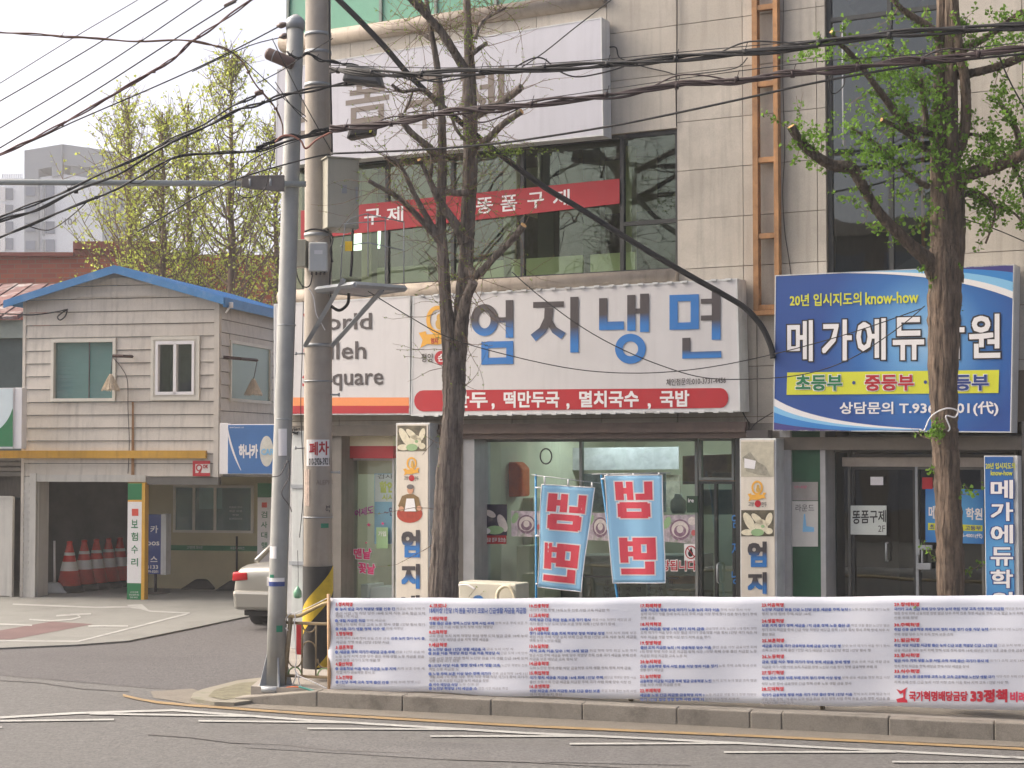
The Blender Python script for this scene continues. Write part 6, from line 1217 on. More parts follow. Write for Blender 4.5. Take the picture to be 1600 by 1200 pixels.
b.poly([HS.hp(x, y, wq + .003) for x, y in ((19, 640), (20, 638), (20, 698), (19, 698))]); b.build('green_print', M_green, ls)
# neighbour house with rusty tile roof
nh = thing('neighbour_house', 'low house with rusty red and white corrugated roof at the left edge', 'house', P(0, 700, 36))
D_ = 35; NF = Frame((P(20, 600, D_).x, D_, 0), (1, 0)); zt_ = NF.hit(0, 505)[1]
b = MB(); b.qp(NF, rect(-400, 505, 36, 780), 0, -3); b.build('wall', mat('teal_grey_wall', (92, 106, 104), .7, .12, 2), nh)
b = MB(); b.qp(NF, rect(-400, 500, 38, 528), .15, 0); b.build('eave_band', mat('pale_gutter', (168, 176, 164), .6, .1, 4), nh)
ev, rg = NF.hit(0, 497)[1], NF.hit(0, 420)[1]; ue = NF.hit(36, 500)[0]; b = MB(); n = 46
M_tile = mat('rusty_roof_tiles', (112, 78, 74), .85, .3, 3, dirt=((172, 168, 164), .95, 1.6))
for k in range(n):
    ua = ue - .35 * (k + 1); b = MB(); b.hexa([NF.pt(ua, .35, ev), NF.pt(ua + .33, .35, ev + .02), NF.pt(ua + .33, -3.2, rg + .02), NF.pt(ua, -3.2, rg)], [NF.pt(ua, .35, ev - .06), NF.pt(ua + .34, .35, ev - .06), NF.pt(ua + .34, -3.2, rg - .06), NF.pt(ua, -3.2, rg - .06)]); b.build('roof_sheet', M_tile, nh)
    if k > 18: break
# brick building behind
bk = thing('brick_building', 'red brick building with stepped parapet behind the blue roof', 'building', P(200, 600, 52)); BF = Frame((P(200, 500, 48).x, 48, 0), (.99, -.12))
mbr = bpy.data.materials.new('red_brick'); mbr.use_nodes = True; n_ = mbr.node_tree; bs_ = n_.nodes['Principled BSDF']; br = n_.nodes.new('ShaderNodeTexBrick'); tc_ = n_.nodes.new('ShaderNodeTexCoord')
sp = n_.nodes.new('ShaderNodeSeparateXYZ'); cb = n_.nodes.new('ShaderNodeCombineXYZ'); n_.links.new(tc_.outputs['Object'], sp.inputs[0]); n_.links.new(sp.outputs[0], cb.inputs[0]); n_.links.new(sp.outputs[2], cb.inputs[1]); n_.links.new(cb.outputs[0], br.inputs[0])
br.inputs['Scale'].default_value = 1; br.inputs['Brick Width'].default_value = .42; br.inputs['Row Height'].default_value = .14; br.inputs['Mortar Size'].default_value = .012
br.inputs[1].default_value = (*[lin(c) for c in (160, 82, 58)], 1); br.inputs[2].default_value = (*[lin(c) for c in (138, 66, 50)], 1); br.inputs[3].default_value = (*[lin(c) for c in (128, 100, 88)], 1); n_.links.new(br.outputs[0], bs_.inputs[0]); bs_.inputs['Roughness'].default_value = .9
b = MB(); b.qp(BF, [(-500, 398), (445, 398), (445, 700), (-500, 700)], 0, -8); b.build('wall', mbr, bk)
b = MB(); b.qp(BF, [(-500, 394), (114, 394), (114, 400), (-500, 400)], .15, -.3); b.qp(BF, [(114, 377), (260, 377), (260, 389), (114, 389)], .15, -.3); b.qp(BF, [(114, 389), (260, 389), (260, 399), (114, 399)], .05, -.3); b.build('parapet', mat('brown_red_parapet', (128, 66, 56), .8, .12, 3), bk)
# apartment block 104
ap = thing('apartment_tower', 'tall pale apartment tower marked 104 with grey rooftop frame', 'apartment building', P(110, 600, 200)); AF = Frame((P(110, 400, 200).x, 200, 0), (1, 0))
M_apw = mat('apartment_white', (222, 226, 232), .7, .03, .1); M_apg = mat('apartment_grey', (142, 148, 156), .7, .03, .1); M_apd = mat('apartment_glass', (88, 100, 124), .35, .1, .2)
def A(b, px, w1=0, w0=-12): b.qp(AF, px, w1, w0); return b
b = MB(); A(b, [(62, 277), (100, 272), (172, 283), (172, 700), (62, 700)]); b.build('white_wall', M_apw, ap)
b = MB(); A(b, [(38, 235), (97, 225), (97, 258), (38, 268)], .5); A(b, [(38, 268), (60, 264), (60, 700), (38, 700)], .5); A(b, [(81, 258), (97, 258), (97, 273), (81, 276)], .5); A(b, [(97, 225), (176, 236), (176, 264), (97, 258)], .2); A(b, [(160, 262), (176, 264), (176, 700), (160, 700)], .3); b.build('grey_frame', M_apg, ap)
b = MB(); A(b, rect(110, 256, 158, 282), -.3, -1); b.build('rooftop_wall', mat('apartment_darkgrey', (130, 136, 144), .7), ap)
for k in range(6):
    y = 290 + k * 28; o = MB(); A(o, rect(71, y, 85, y + 19), .2, 0).build('window', M_apd, ap); o = MB(); A(o, rect(40, y + 2, 55, y + 16), .7, .5).build('window', M_apd, ap)
    o = MB(); A(o, rect(66, y, 69, y + 22), .3, 0).build('window_edge', M_apg, ap)
txt('number_lettering', mat('number_dark', (64, 68, 76), .6, 0), ap, '104', (101, 341, 120, 352), AF, .05, .02)
ap2 = thing('apartment_tower', 'pale apartment tower cut by the left edge of the photo', 'apartment building', P(15, 600, 215)); 
b = MB(); A(b, rect(-200, 279, 38, 700), -.5); b.build('white_wall', M_apw, ap2)
for k in range(6):
    y = 294 + k * 26
    for x0, x1 in ((9, 20), (-8, 4), (-30, -18)): o = MB(); A(o, rect(x0, y, x1, y + 18), -.3, -.5).build('window', M_apd, ap2)
    o = MB(); A(o, rect(0, y - 2, 8, y + 20), -.2, -.5).build('balcony', M_wht, ap2)
b = MB()
for k in range(12): A(b, rect(3 + k * 2.8, 271, 3.7 + k * 2.8, 279), -.5, -.7)
b.build('roof_railing', M_apg, ap2)
# silver sedan
th_ = math.radians(16); fw_ = V((math.sin(th_), math.cos(th_), 0)); rt_ = V((math.cos(th_), -math.sin(th_), 0)); lc = G(359, 984); c0 = lc + rt_ * .9
CL = lambda s, x, z: c0 + fw_ * s + rt_ * x + V((0, 0, z))
car = thing('silver_sedan', 'silver sedan seen from behind, mostly hidden by the steel pole', 'car', c0)
M_car = mat('silver_car_paint', (166, 164, 156), .3, .02, 1, metal=.5); M_cgl = mat('car_glass', (40, 48, 50), .08, 0, spec=.8)
def loft(rings, name, m, sub=2, cap=True):
    b = MB(); b.smooth = True; n = len(rings[0]); 
    for r in rings: b.v += [CL(*p) for p in r]
    for i in range(len(rings) - 1):
        for k in range(n): b.face((i * n + k, i * n + (k + 1) % n, (i + 1) * n + (k + 1) % n, (i + 1) * n + k))
    if cap: b.face(tuple(reversed(range(n)))); e = (len(rings) - 1) * n; b.face(tuple(e + k for k in range(n)))
    return b.build(name, m, car, sub=sub)
def ring(s, hw, zb3, zm, zt_):
    half = [(hw * .80, zb3), (hw, zb3 + .12), (hw, zm), (hw * .96, zt_ - .06), (hw * .82, zt_)]
    return [(s, x, z) for x, z in half] + [(s, -x, z) for x, z in reversed(half)]
loft([ring(*a) for a in ((0, .80, .38, .6, .88), (.04, .86, .30, .62, .96), (.18, .89, .26, .66, 1.03), (.7, .90, .24, .68, 1.05), (1.6, .91, .22, .68, .98), (3.0, .91, .22, .68, .98), (3.9, .9, .24, .66, .9), (4.45, .84, .28, .6, .78), (4.6, .74, .36, .55, .7))], 'body', M_car)
def gr(s, h0, z0, h1, z1): return [(s, h0, z0), (s, h1, z1), (s, -h1, z1), (s, -h0, z0)]
loft([gr(.62, .78, 1.0, .76, 1.03), gr(1.25, .80, .98, .62, 1.36), gr(1.7, .80, .96, .60, 1.44), gr(2.6, .80, .96, .60, 1.44), gr(3.55, .80, .94, .72, .98)], 'windows', M_cgl, 1)
loft([gr(1.28, .62, 1.385, .57, 1.40), gr(1.7, .61, 1.44, .56, 1.475), gr(2.5, .61, 1.44, .56, 1.475), gr(2.85, .6, 1.37, .56, 1.40)], 'roof', M_car, 1)
for s in (-1, 1):
    b = MB(); b.tube([CL(.68, s * .77, 1.03), CL(1.27, s * .61, 1.385)], .045, 6); b.build('roof_pillar', M_car, car)
    b = MB(); b.smooth = True; b.hexa([CL(.0, s * .86, .90), CL(-.005, s * .62, .90), CL(-.005, s * .60, .78), CL(.0, s * .87, .76)], [CL(.2, s * .895, .91), CL(.1, s * .62, .90), CL(.1, s * .60, .78), CL(.2, s * .90, .76)]); b.build('taillight', mat('taillight_red', (190, 20, 30), .2, .05), car, bevel=.02)
    for ss_ in (.95, 3.7):
        w_ = MB(); cc_ = CL(ss_, s * .80, .32); w_.tube([cc_ - rt_ * .11, cc_ - rt_ * .09, cc_ + rt_ * .09, cc_ + rt_ * .11], [.28, .32, .32, .28], 24); wo = w_.build('wheel', M_rub, car)
        w_ = MB(); w_.tube([cc_ + rt_ * s * .10, cc_ + rt_ * s * .118], .19, 16); w_.build('rim', M_galv, wo)
b = MB(); b.hexa([CL(-.06, x, z) for x, z in ((-.84, .62), (.84, .62), (.8, .32), (-.8, .32))], [CL(.12, x, z) for x, z in ((-.88, .62), (.88, .62), (.84, .32), (-.84, .32))]); b.build('bumper', M_car, car, bevel=.05)
b = MB(); b.hexa([CL(-.03, x, z) for x, z in ((-.26, .84), (.26, .84), (.26, .7), (-.26, .7))], [CL(.1, x, z) for x, z in ((-.26, .84), (.26, .84), (.26, .7), (-.26, .7))]); b.build('number_plate', M_wht, car, bevel=.005)
b = MB(); b.prism([p[:2] for p in (CL(.1, -.7, 0), CL(4.3, -.7, 0), CL(4.3, .7, 0), CL(.1, .7, 0))], .22, .30); b.build('underbody', M_rub, car)
# ================================================================ TREES
M_leaf = leaf_mat('ginkgo_leaf', (112, 148, 62), .45); M_leaf1 = leaf_mat('young_ginkgo_leaf', (128, 152, 70), .3); M_leafb = leaf_mat('far_ginkgo_leaf', (184, 194, 92), .3)
def rv(): return V((random.gauss(0, 1), random.gauss(0, 1), random.gauss(0, 1))).normalized()
def leaf(b, p, s, d=None):
    n = rv(); t = rv(); t = (t - n * t.dot(n)).normalized(); u = n.cross(t)
    k = b.add([p, p + t * s * .75 + u * s * .55, p + t * s * 1.0 + u * s * .12, p + t * s + -u * s * .12, p + t * s * .75 - u * s * .55]); b.face((k, k + 1, k + 2, k + 3, k + 4))
from mathutils import noise as mnoise
def ridged(b, pts, rs, n):
    base = len(b.v); up = None; b.smooth = True; s = 0; sd = random.random() * 50
    for i, p in enumerate(pts):
        d = (pts[min(i + 1, len(pts) - 1)] - pts[max(i - 1, 0)]).normalized()
        if up is None: up = d.cross(V((0, 0, 1))) if abs(d.z) < .9 else d.cross(V((1, 0, 0)))
        up = (up - d * up.dot(d)).normalized(); s2 = d.cross(up); s += (p - pts[max(i - 1, 0)]).length
        for k in range(n):
            a = 2 * math.pi * k / n; q = V((math.cos(a), math.sin(a), 0)) * (n / 8)
            rr = rs[i] * (1 + .13 * mnoise.noise(q + V((sd, 0, s * 1.3))) + .06 * mnoise.noise(V((math.cos(a) * 1.5, math.sin(a) * 1.5, s * 3 + sd))))
            b.v.append(p + (up * math.cos(a) + s2 * math.sin(a)) * rr)
    for i in range(len(pts) - 1):
        for k in range(n): a = base + i * n + k; c = base + i * n + (k + 1) % n; b.face((a, c, c + n, a + n))
    b.smooth = False; b.face(tuple(base + k for k in reversed(range(n)))); e = base + (len(pts) - 1) * n; b.face(tuple(e + k for k in range(n)))
def tree(name, label, cat, D, trunks, branches, bark, leafm, ntw, tl, lsz, nleaf, base, jitter=.25, twr=.006, cats=(), leafprob=1.0, cuts=(), bias=.15):
    r = thing(name, label, cat, base); pool = []
    def wpts(pts, dd):
        L_ = len(pts); return smooth([P(x, y, D + dd * i / max(1, L_ - 1)) for i, (x, y, _) in enumerate(pts)], 4), interp([q[2] for q in pts], 4)
    def interp(rs, n):
        out = []
        for a, c in zip(rs, rs[1:]): out += [a + (c - a) * k / n for k in range(n)]
        return out + [rs[-1]]
    for i, (pts, dd) in enumerate(trunks + branches):
        wp, rs = wpts(pts, dd); rr = [q / FPX * D for q in rs]; b = MB()
        # add knobbly outline
        P2, R2 = [], []
        for j in range(len(wp) - 1):
            for k in range(3): t = k / 3; P2.append(wp[j].lerp(wp[j + 1], t)); R2.append((rr[j] * (1 - t) + rr[j + 1] * t) * random.uniform(.95, 1.06))
        P2.append(wp[-1]); R2.append(rr[-1]); ridged(b, P2, R2, 30 if rr[0] > .09 else 16 if rr[0] > .04 else 9); b.build('trunk' if i < len(trunks) else 'branch', bark, r)
        if (i >= len(trunks)) or len(trunks) > 1:
            wt = 1.0 if i >= len(trunks) else .45
            for p, q in zip(P2, R2):
                pool.append((p, q, wt, p.z))
        if i in cuts: cdir = (P2[-1] - P2[-2]).normalized(); b = MB(); b.tube([P2[-1], P2[-1] + cdir * .006], R2[-1] * .92, 12); b.build('cut_end', M_cut, r)
    tw, lf = MB(), MB(); tot = []
    wts = [q[2] for q in pool]
    for _ in range(ntw):
        p, q, _w, _z = random.choices(pool, wts)[0]; d_ = rv(); d_.z = d_.z * .7 + bias; d_.y *= .6; d_.normalize(); L_ = random.uniform(*tl); pts = [p + d_ * q * .6]; n = 6
        for k in range(n): d_ = (d_ + rv() * jitter + V((0, 0, .04 if bias > 0 else -.03))).normalized(); pts.append(pts[-1] + d_ * L_ / n)
        tw.tube(pts, [twr * (1 - .7 * k / n) for k in range(n + 1)], 4, cap=False)
        subs = [pts]
        if L_ > .4 and random.random() < .6:
            d2 = (d_ + rv() * .8).normalized(); s0 = pts[3]; sp_ = [s0 + d2 * L_ * .1 * k + rv() * .01 for k in range(5)]; tw.tube(sp_, [twr * .6] * 5, 3, cap=False); subs.append(sp_)
        for sb in subs:
            for a in range(1, len(sb)):
                if random.random() < leafprob:
                    c = sb[a].lerp(sb[a - 1], random.random())
                    for _k in range(random.randint(*nleaf)): leaf(lf, c + rv() * lsz * .7, lsz * random.uniform(.6, 1.15))
    tw.build('twigs', M_twig, r, kind='stuff'); lf.build('leaves', leafm, r, kind='stuff'); return r, pool
DT = 18.75
# left tree
T1 = [([(691, 1062, 25), (692, 930, 21.5), (695, 850, 20.5), (701, 740, 18.5), (708, 645, 16.5), (709, 590, 18), (706, 550, 15), (697, 480, 10), (692, 400, 9), (689, 340, 8), (691, 250, 7), (689, 160, 6), (681, 90, 4.8), (672, 40, 4), (662, -30, 3)], 0),
      ([(711, 620, 15), (716, 560, 13), (722, 480, 13), (729, 400, 10.5), (731, 340, 11.5), (735, 250, 11.5), (733, 160, 12), (733, 100, 9), (731, 40, 6.5), (727, -40, 6)], .25)]
B1 = [([(727, 110, 7.9), (712, 85, 6.6), (690, 50, 6.6), (668, 25, 5.9), (648, 5, 5.3), (625, -20, 4.6)], -.3), ([(679, 45, 4.6), (664, 15, 4.0), (648, -10, 3.3)], -.2),
      ([(742, 60, 3.3), (752, 35, 3.0), (775, 20, 2.6), (790, 12, 2.3)], .2), ([(738, 84, 4.0), (748, 76, 3.6), (760, 68, 3.3)], .1),
      ([(745, 180, 5.9), (775, 165, 5.9), (800, 148, 5.9), (815, 136, 5.6)], -.3), ([(740, 232, 5.9), (765, 215, 5.6), (785, 195, 5.3), (815, 174, 4.6)], -.4),
      ([(732, 420, 8.6), (745, 430, 7.3), (770, 405, 5.3), (800, 375, 5.0), (818, 352, 5.3)], -.5), ([(722, 560, 6.6), (716, 520, 6.6), (728, 470, 7.9), (740, 440, 7.9)], -.35),
      ([(690, 380, 6.6), (668, 355, 4.6), (635, 320, 4.3), (612, 302, 4.0), (600, 296, 3.3), (575, 282, 3.0)], -.4), ([(688, 375, 5.3), (670, 345, 4.6), (648, 305, 4.0), (632, 270, 3.3), (618, 250, 3.0), (600, 246, 2.6)], -.3),
      ([(725, 380, 7.3), (712, 350, 6.6), (690, 320, 6.6), (675, 290, 4.6), (662, 262, 3.3), (655, 250, 3.3)], -.3), ([(672, 280, 3.3), (675, 250, 2.6), (670, 236, 2.6)], 0),
      ([(682, 240, 5.9), (660, 222, 5.3), (640, 205, 5.0), (630, 190, 4.6), (626, 178, 4.6)], -.2), ([(684, 165, 4.6), (670, 145, 3.3), (650, 140, 3.0), (628, 143, 3.0), (612, 132, 2.6)], -.2), ([(632, 175, 2.3), (640, 158, 2.0), (645, 142, 1.7)], 0),
      ([(732, 300, 5.9), (715, 302, 5.3), (700, 300, 4.6), (690, 298, 4.0)], 0), ([(735, 226, 3.3), (722, 214, 2.6), (712, 200, 2.6), (705, 180, 2.0)], -.2), ([(674, 62, 4.0), (664, 55, 3.3), (654, 48, 2.6)], .1)]
r1, pool1 = tree('ginkgo_tree', 'pruned ginkgo with forked bare trunk and tiny young leaves before the restaurant sign', 'tree', DT, T1, B1, M_bark, M_leaf1, 430, (.25, .95), .016, (1, 4), P(706, 1062, DT), .28, .0045, leafprob=.75, cuts=(5, 7, 8, 12))
# second tree
DT2 = 16.9
T2 = [([(1488, 1080, 24), (1485, 930, 20.5), (1482, 800, 20), (1477, 700, 20), (1475, 640, 21), (1475, 500, 25), (1477, 420, 27), (1474, 360, 21), (1468, 300, 15), (1466, 240, 12), (1468, 160, 10), (1472, 60, 9), (1472, -40, 8)], 0),
      ([(1484, 440, 20), (1489, 380, 19), (1491, 320, 16), (1487, 240, 11.5), (1486, 160, 10), (1486, 80, 9), (1484, -50, 8)], -.1),
      ([(1490, 250, 10), (1503, 220, 8.5), (1509, 180, 8), (1508, 130, 8), (1500, 80, 7), (1493, 30, 6.5), (1490, -40, 6)], -.3)]
B2 = [([(1462, 430, 13.9), (1448, 405, 12.3), (1425, 385, 9.8), (1400, 360, 9.0), (1380, 340, 8.2), (1362, 315, 7.4), (1345, 285, 8.2), (1330, 262, 9.0), (1300, 258, 8.2), (1270, 240, 7.0), (1250, 220, 6.6), (1236, 198, 6.1)], -.5),
      ([(1475, 205, 8.2), (1450, 206, 7.4), (1420, 200, 6.6), (1398, 175, 5.7), (1380, 150, 5.3), (1350, 110, 4.5), (1325, 80, 4.1), (1312, 68, 3.3), (1299, 50, 2.9)], -.6),
      ([(1462, 240, 4.9), (1440, 228, 4.1), (1415, 208, 3.7), (1395, 195, 3.3), (1378, 187, 3.3)], -.3), ([(1450, 292, 4.9), (1430, 280, 4.1), (1405, 260, 3.3), (1370, 225, 2.5), (1330, 200, 2.0)], -.4),
      ([(1450, 205, 4.9), (1445, 170, 4.1), (1440, 140, 3.7), (1440, 122, 3.3)], -.2), ([(1440, 140, 2.9), (1430, 128, 2.5), (1424, 123, 2.5)], 0),
      ([(1495, 285, 12.3), (1520, 270, 10.7), (1550, 262, 9.8), (1580, 250, 9.0), (1610, 236, 8.2), (1680, 210, 7.4)], -.6), ([(1592, 243, 4.9), (1590, 210, 4.9), (1578, 185, 4.1), (1562, 160, 3.3)], -.2),
      ([(1490, 118, 7.4), (1530, 112, 6.6), (1570, 100, 6.6), (1610, 82, 6.6), (1700, 30, 5.7)], -.5), ([(1503, 80, 5.7), (1530, 65, 4.9), (1560, 45, 4.9), (1580, 30, 4.1), (1597, 18, 4.1)], -.4),
      ([(1470, 60, 8.2), (1445, 38, 6.6), (1420, 22, 4.9), (1400, 5, 4.1), (1390, -20, 4.1)], -.4), ([(1470, 110, 4.9), (1440, 98, 4.1), (1410, 90, 3.3), (1385, 70, 2.5)], -.3), ([(1510, 300, 3.3), (1545, 320, 2.5), (1580, 330, 2.0), (1600, 350, 1.6)], -.4),
      ([(1505, 210, 3.3), (1530, 212, 2.5), (1560, 232, 2.0), (1590, 270, 1.6), (1600, 310, 1.6)], -.3), ([(1500, 310, 3.3), (1530, 300, 2.5), (1555, 330, 2.0), (1540, 380, 1.6)], -.3)]
r2, pool2 = tree('ginkgo_tree', 'leafy ginkgo with thick trunk standing before the blue study centre sign', 'tree', DT2, T2, B2, M_barkd, M_leaf, 330, (.1, .45), .042, (2, 6), P(1497, 1080, DT2), .35, .004, leafprob=.85, cuts=(3, 4, 5), bias=.05)
b = MB(); lf = MB()
for _ in range(130): p = P(1465 + random.gauss(0, 6), 672 + random.gauss(0, 7), DT2 - .2 + random.gauss(0, .04)); leaf(lf, p, .035)
for (cx, cy, sx, sy, n) in ((1370, 240, 20, 12, 420), (1330, 200, 30, 14, 200), (1365, 100, 38, 14, 380), (1470, 180, 12, 50, 300), (1400, 120, 24, 16, 260), (1480, 240, 8, 40, 200), (1555, 230, 26, 26, 420), (1570, 70, 26, 16, 330), (1430, 300, 20, 22, 150), (1262, 80, 16, 4, 130), (1270, 215, 16, 5, 120), (1590, 150, 20, 20, 220), (1572, 320, 22, 20, 160)):
    for _k in range(n // 9):
        c = P(cx + random.gauss(0, sx), cy + random.gauss(0, sy), DT2 - .25 + random.gauss(0, .25))
        for _j in range(random.randint(4, 12)): leaf(lf, c + rv() * random.uniform(.01, .09), .042 * random.uniform(.6, 1.1))
lf.build('leaves', M_leaf, r2, kind='stuff')
lf = MB()
for (cx, cy, sx, sy, n) in ((790, 235, 30, 6, 260), (752, 222, 14, 10, 90), (735, 60, 10, 14, 60), (725, 200, 10, 8, 60), (700, 170, 14, 6, 50)):
    for _k in range(n // 4):
        c = P(cx + random.gauss(0, sx), cy + random.gauss(0, sy), DT - .2 + random.gauss(0, .2))
        for _j in range(3): leaf(lf, c + rv() * .03, .026 * random.uniform(.6, 1.1))
lf.build('leaves', M_leaf1, r1, kind='stuff')
wire('white_string', 'white string tied round the right tree trunk', [P(x, y, DT2 - .19 - (.03 if 1460 < x < 1490 else 0)) for x, y in ((1437, 671), (1444, 672), (1452, 655), (1462, 645), (1480, 638), (1496, 642), (1492, 652), (1478, 650), (1484, 668), (1481, 674))], .008, M_wht, 'string', 5)
# ginkgos behind the house
def fartree(label, D, xb, ytop, ybot, spread, nb, nl, lean=0):
    base = P(xb, 705, D); base.z = 0; r = thing('young_ginkgo_tree', label, 'tree', base, 'spring ginkgos behind the house'); top = P(xb + lean, ytop, D); H_ = top.z
    b = MB(); n = 14; sp_ = [base.lerp(top, k / n) + V((random.gauss(0, .03), 0, 0)) for k in range(n + 1)]; b.tube(sp_, [.17 * (1 - .93 * k / n) + .01 for k in range(n + 1)], 8); b.build('trunk', M_twig, r)
    bm_, lf = MB(), MB(); pxm = D / FPX
    for i in range(nb):
        t = random.uniform(.34, .98); o = base.lerp(top, t); a = random.uniform(0, 2 * math.pi); W_ = spread * 1.65 * pxm * min(1, (1.02 - t) * 1.75) ** .85 * random.uniform(.5, 1.1)
        up = W_ * random.uniform(.9, 1.6); pts = []
        for k in range(7):
            s = k / 6; pts.append(o + V((math.cos(a) * W_ * s ** .85, math.sin(a) * W_ * s ** .85, up * s ** 1.4)) + rv() * .04)
        bm_.tube(pts, [.035 * (1 - .85 * k / 6) * (1.1 - t * .5) for k in range(7)], 4, cap=False)
        for k in range(int(nl * (.8 - .5 * t))):
            s = random.uniform(.05, 1.02); j = min(5, int(s * 6)); p = pts[j].lerp(pts[j + 1], min(1, s * 6 - j)) + rv() * abs(random.gauss(0, .16)); leaf(lf, p, random.uniform(.035, .07))
        for q in range(6):
            j = random.randint(2, 6); d_ = (rv() + V((0, 0, .9))).normalized(); p2 = pts[j] + d_ * random.uniform(.3, .9); bm_.tube([pts[j], p2], [.010, .004], 3, cap=False)
            for k in range(int(nl * .12)): leaf(lf, pts[j].lerp(p2, random.random()) + rv() * .06, random.uniform(.05, .09))
    bm_.build('limbs', M_twig, r, kind='stuff'); lf.build('crown', M_leafb, r, kind='stuff')
fartree('tall young ginkgo behind the house, right of the roof ridge', 40, 357, 88, 430, 92, 102, 46, 5)
fartree('young ginkgo behind the house at the left edge of the grove', 42, 215, 150, 430, 82, 93, 46, -15)
fartree('middle young ginkgo behind the roof ridge', 41, 255, 175, 430, 70, 80, 43, 0)
fartree('young ginkgo behind the steel pole, rightmost of the grove', 44, 430, 190, 430, 70, 76, 43, 0)
fartree('young ginkgo between the two tall crowns behind the house', 43, 302, 160, 430, 66, 90, 65, -8)
# ================================================================ OVERHEAD CABLES
def cable(label, px, r=.011, d=18.6, d2=None, m=M_black, n=6):
    d2 = d2 or d; k = len(px) - 1
    wire('overhead_cable', label, [P(x, y, d + (d2 - d) * i / k) for i, (x, y) in enumerate(px)], r, m, 'cable', n)
def bundle(label, px, r, d, d2, strands, loops=0, m=M_black, clips=True):
    k = len(px) - 1; base = P(*px[0], d); root = thing('cable_bundle', label, 'cable bundle', base)
    pts = smooth([P(x, y, d + (d2 - d) * i / k) for i, (x, y) in enumerate(px)], 10)
    for s in range(strands):
        ph = random.random() * 6; am = random.uniform(.012, .045) if clips else random.uniform(.006, .02); fq = random.uniform(.15, .4); b = MB()
        b.tube([p + V((0, .5 * am * math.cos(i * fq + ph), am * math.sin(i * fq + ph))) for i, p in enumerate(pts)], r * random.uniform(.6, 1.15), 5); b.build('cable', m, root)
    for i in range(4, len(pts) - 3, 9 if clips else 23):
        b = MB(); b.tube([pts[i] - V((.02, 0, 0)), pts[i] + V((.02, 0, 0))], r * (2.6 if clips else 1.9), 6); b.tube([pts[i], pts[i] + V((.03, 0, .10 if clips else .05))], .004, 3); b.build('cable_clip', m, root)
    for q in range(loops):
        i = random.randint(5, len(pts) - 16); b = MB(); h = random.choice((-1, 1)) * random.uniform(.06, .16); b.tube(smooth([pts[i], pts[i + 4] + V((0, 0, h)), pts[i + 8] + V((0, 0, h * .7)), pts[min(i + 12, len(pts) - 1)]]), r * .6, 4); b.build('slack_loop', m, root)
    return root
bundle('thick upper bundle of black cables crossing the granite wall to the right edge', [(515, 109), (560, 112), (640, 116), (740, 113), (850, 106), (960, 100), (1080, 90), (1200, 78), (1330, 62), (1450, 50), (1600, 40), (1760, 26)], .014, 18.4, 15.2, 5, 3)
bundle('second bundle of black cables sagging from the lower splice box to the right edge', [(515, 200), (590, 197), (660, 182), (740, 172), (830, 164), (960, 147), (1080, 132), (1180, 122), (1280, 112), (1400, 98), (1500, 88), (1600, 77), (1760, 60)], .014, 18.4, 15.2, 5, 4, mat('reddish_black_cable', (50, 34, 36), .6))
cable('single black cable rising from the pole cabinet across the lavender sign to the right', [(516, 240), (640, 235), (760, 226), (850, 214), (960, 196), (1060, 176), (1180, 150), (1280, 128), (1420, 104), (1600, 84), (1760, 70)], .012, 18.3, 15.4)
cable('thin wire just above the upper cable bundle', [(516, 102), (700, 106), (900, 96), (1100, 78), (1280, 62), (1440, 46), (1600, 34), (1760, 24)], .005, 18.4, 15.2)
cable('thin wire just above the second cable bundle', [(640, 176), (830, 156), (960, 138), (1100, 118), (1280, 96), (1440, 84), (1600, 66), (1760, 50)], .005, 18.4, 15.2)
cable('thick black conduit cable running diagonally from the pole top to the blue sign', [(525, -4), (560, 30), (600, 72), (640, 118), (690, 165), (740, 208), (790, 248), (850, 292), (900, 322), (960, 360), (1020, 397), (1080, 432), (1130, 460), (1165, 482), (1190, 510), (1204, 540), (1208, 560)], .034, 18.9, 18.9, n=10)
cable('thin drop wire sagging over the restaurant sign from the platform to the blue sign', [(575, 455), (640, 495), (700, 527), (790, 554), (900, 577), (1000, 583), (1100, 575), (1210, 553), (1330, 520), (1440, 482)], .006, 18.9, 17.2)
cable('second thin drop wire sagging lower across the restaurant letters', [(800, 425), (840, 460), (900, 505), (960, 540), (1030, 570), (1100, 590), (1180, 592), (1260, 584), (1330, 560), (1400, 515), (1445, 478)], .006, 18.3, 17.0)
cable('black wire crossing the lavender sign up to the top edge', [(815, 105), (850, 82), (900, 42), (960, -4)], .007, 18.5)
cable('drooping black loop below the upper bundle over the lavender sign', [(800, 108), (830, 92), (850, 92), (872, 110), (900, 120), (940, 114), (975, 104)], .009, 18.0)
cable('black loop hanging beside the right edge of the tall window', [(1296, 118), (1296, 140), (1305, 146), (1318, 134), (1320, 118)], .007, 16.6)
cable('pair of wires dropping at the upper right edge behind the leaves', [(1550, 60), (1570, 110), (1590, 150), (1620, 200)], .008, 16.6)
cable('wire crossing the granite wall at far right', [(1500, 340), (1560, 360), (1640, 395)], .006, 17.2)
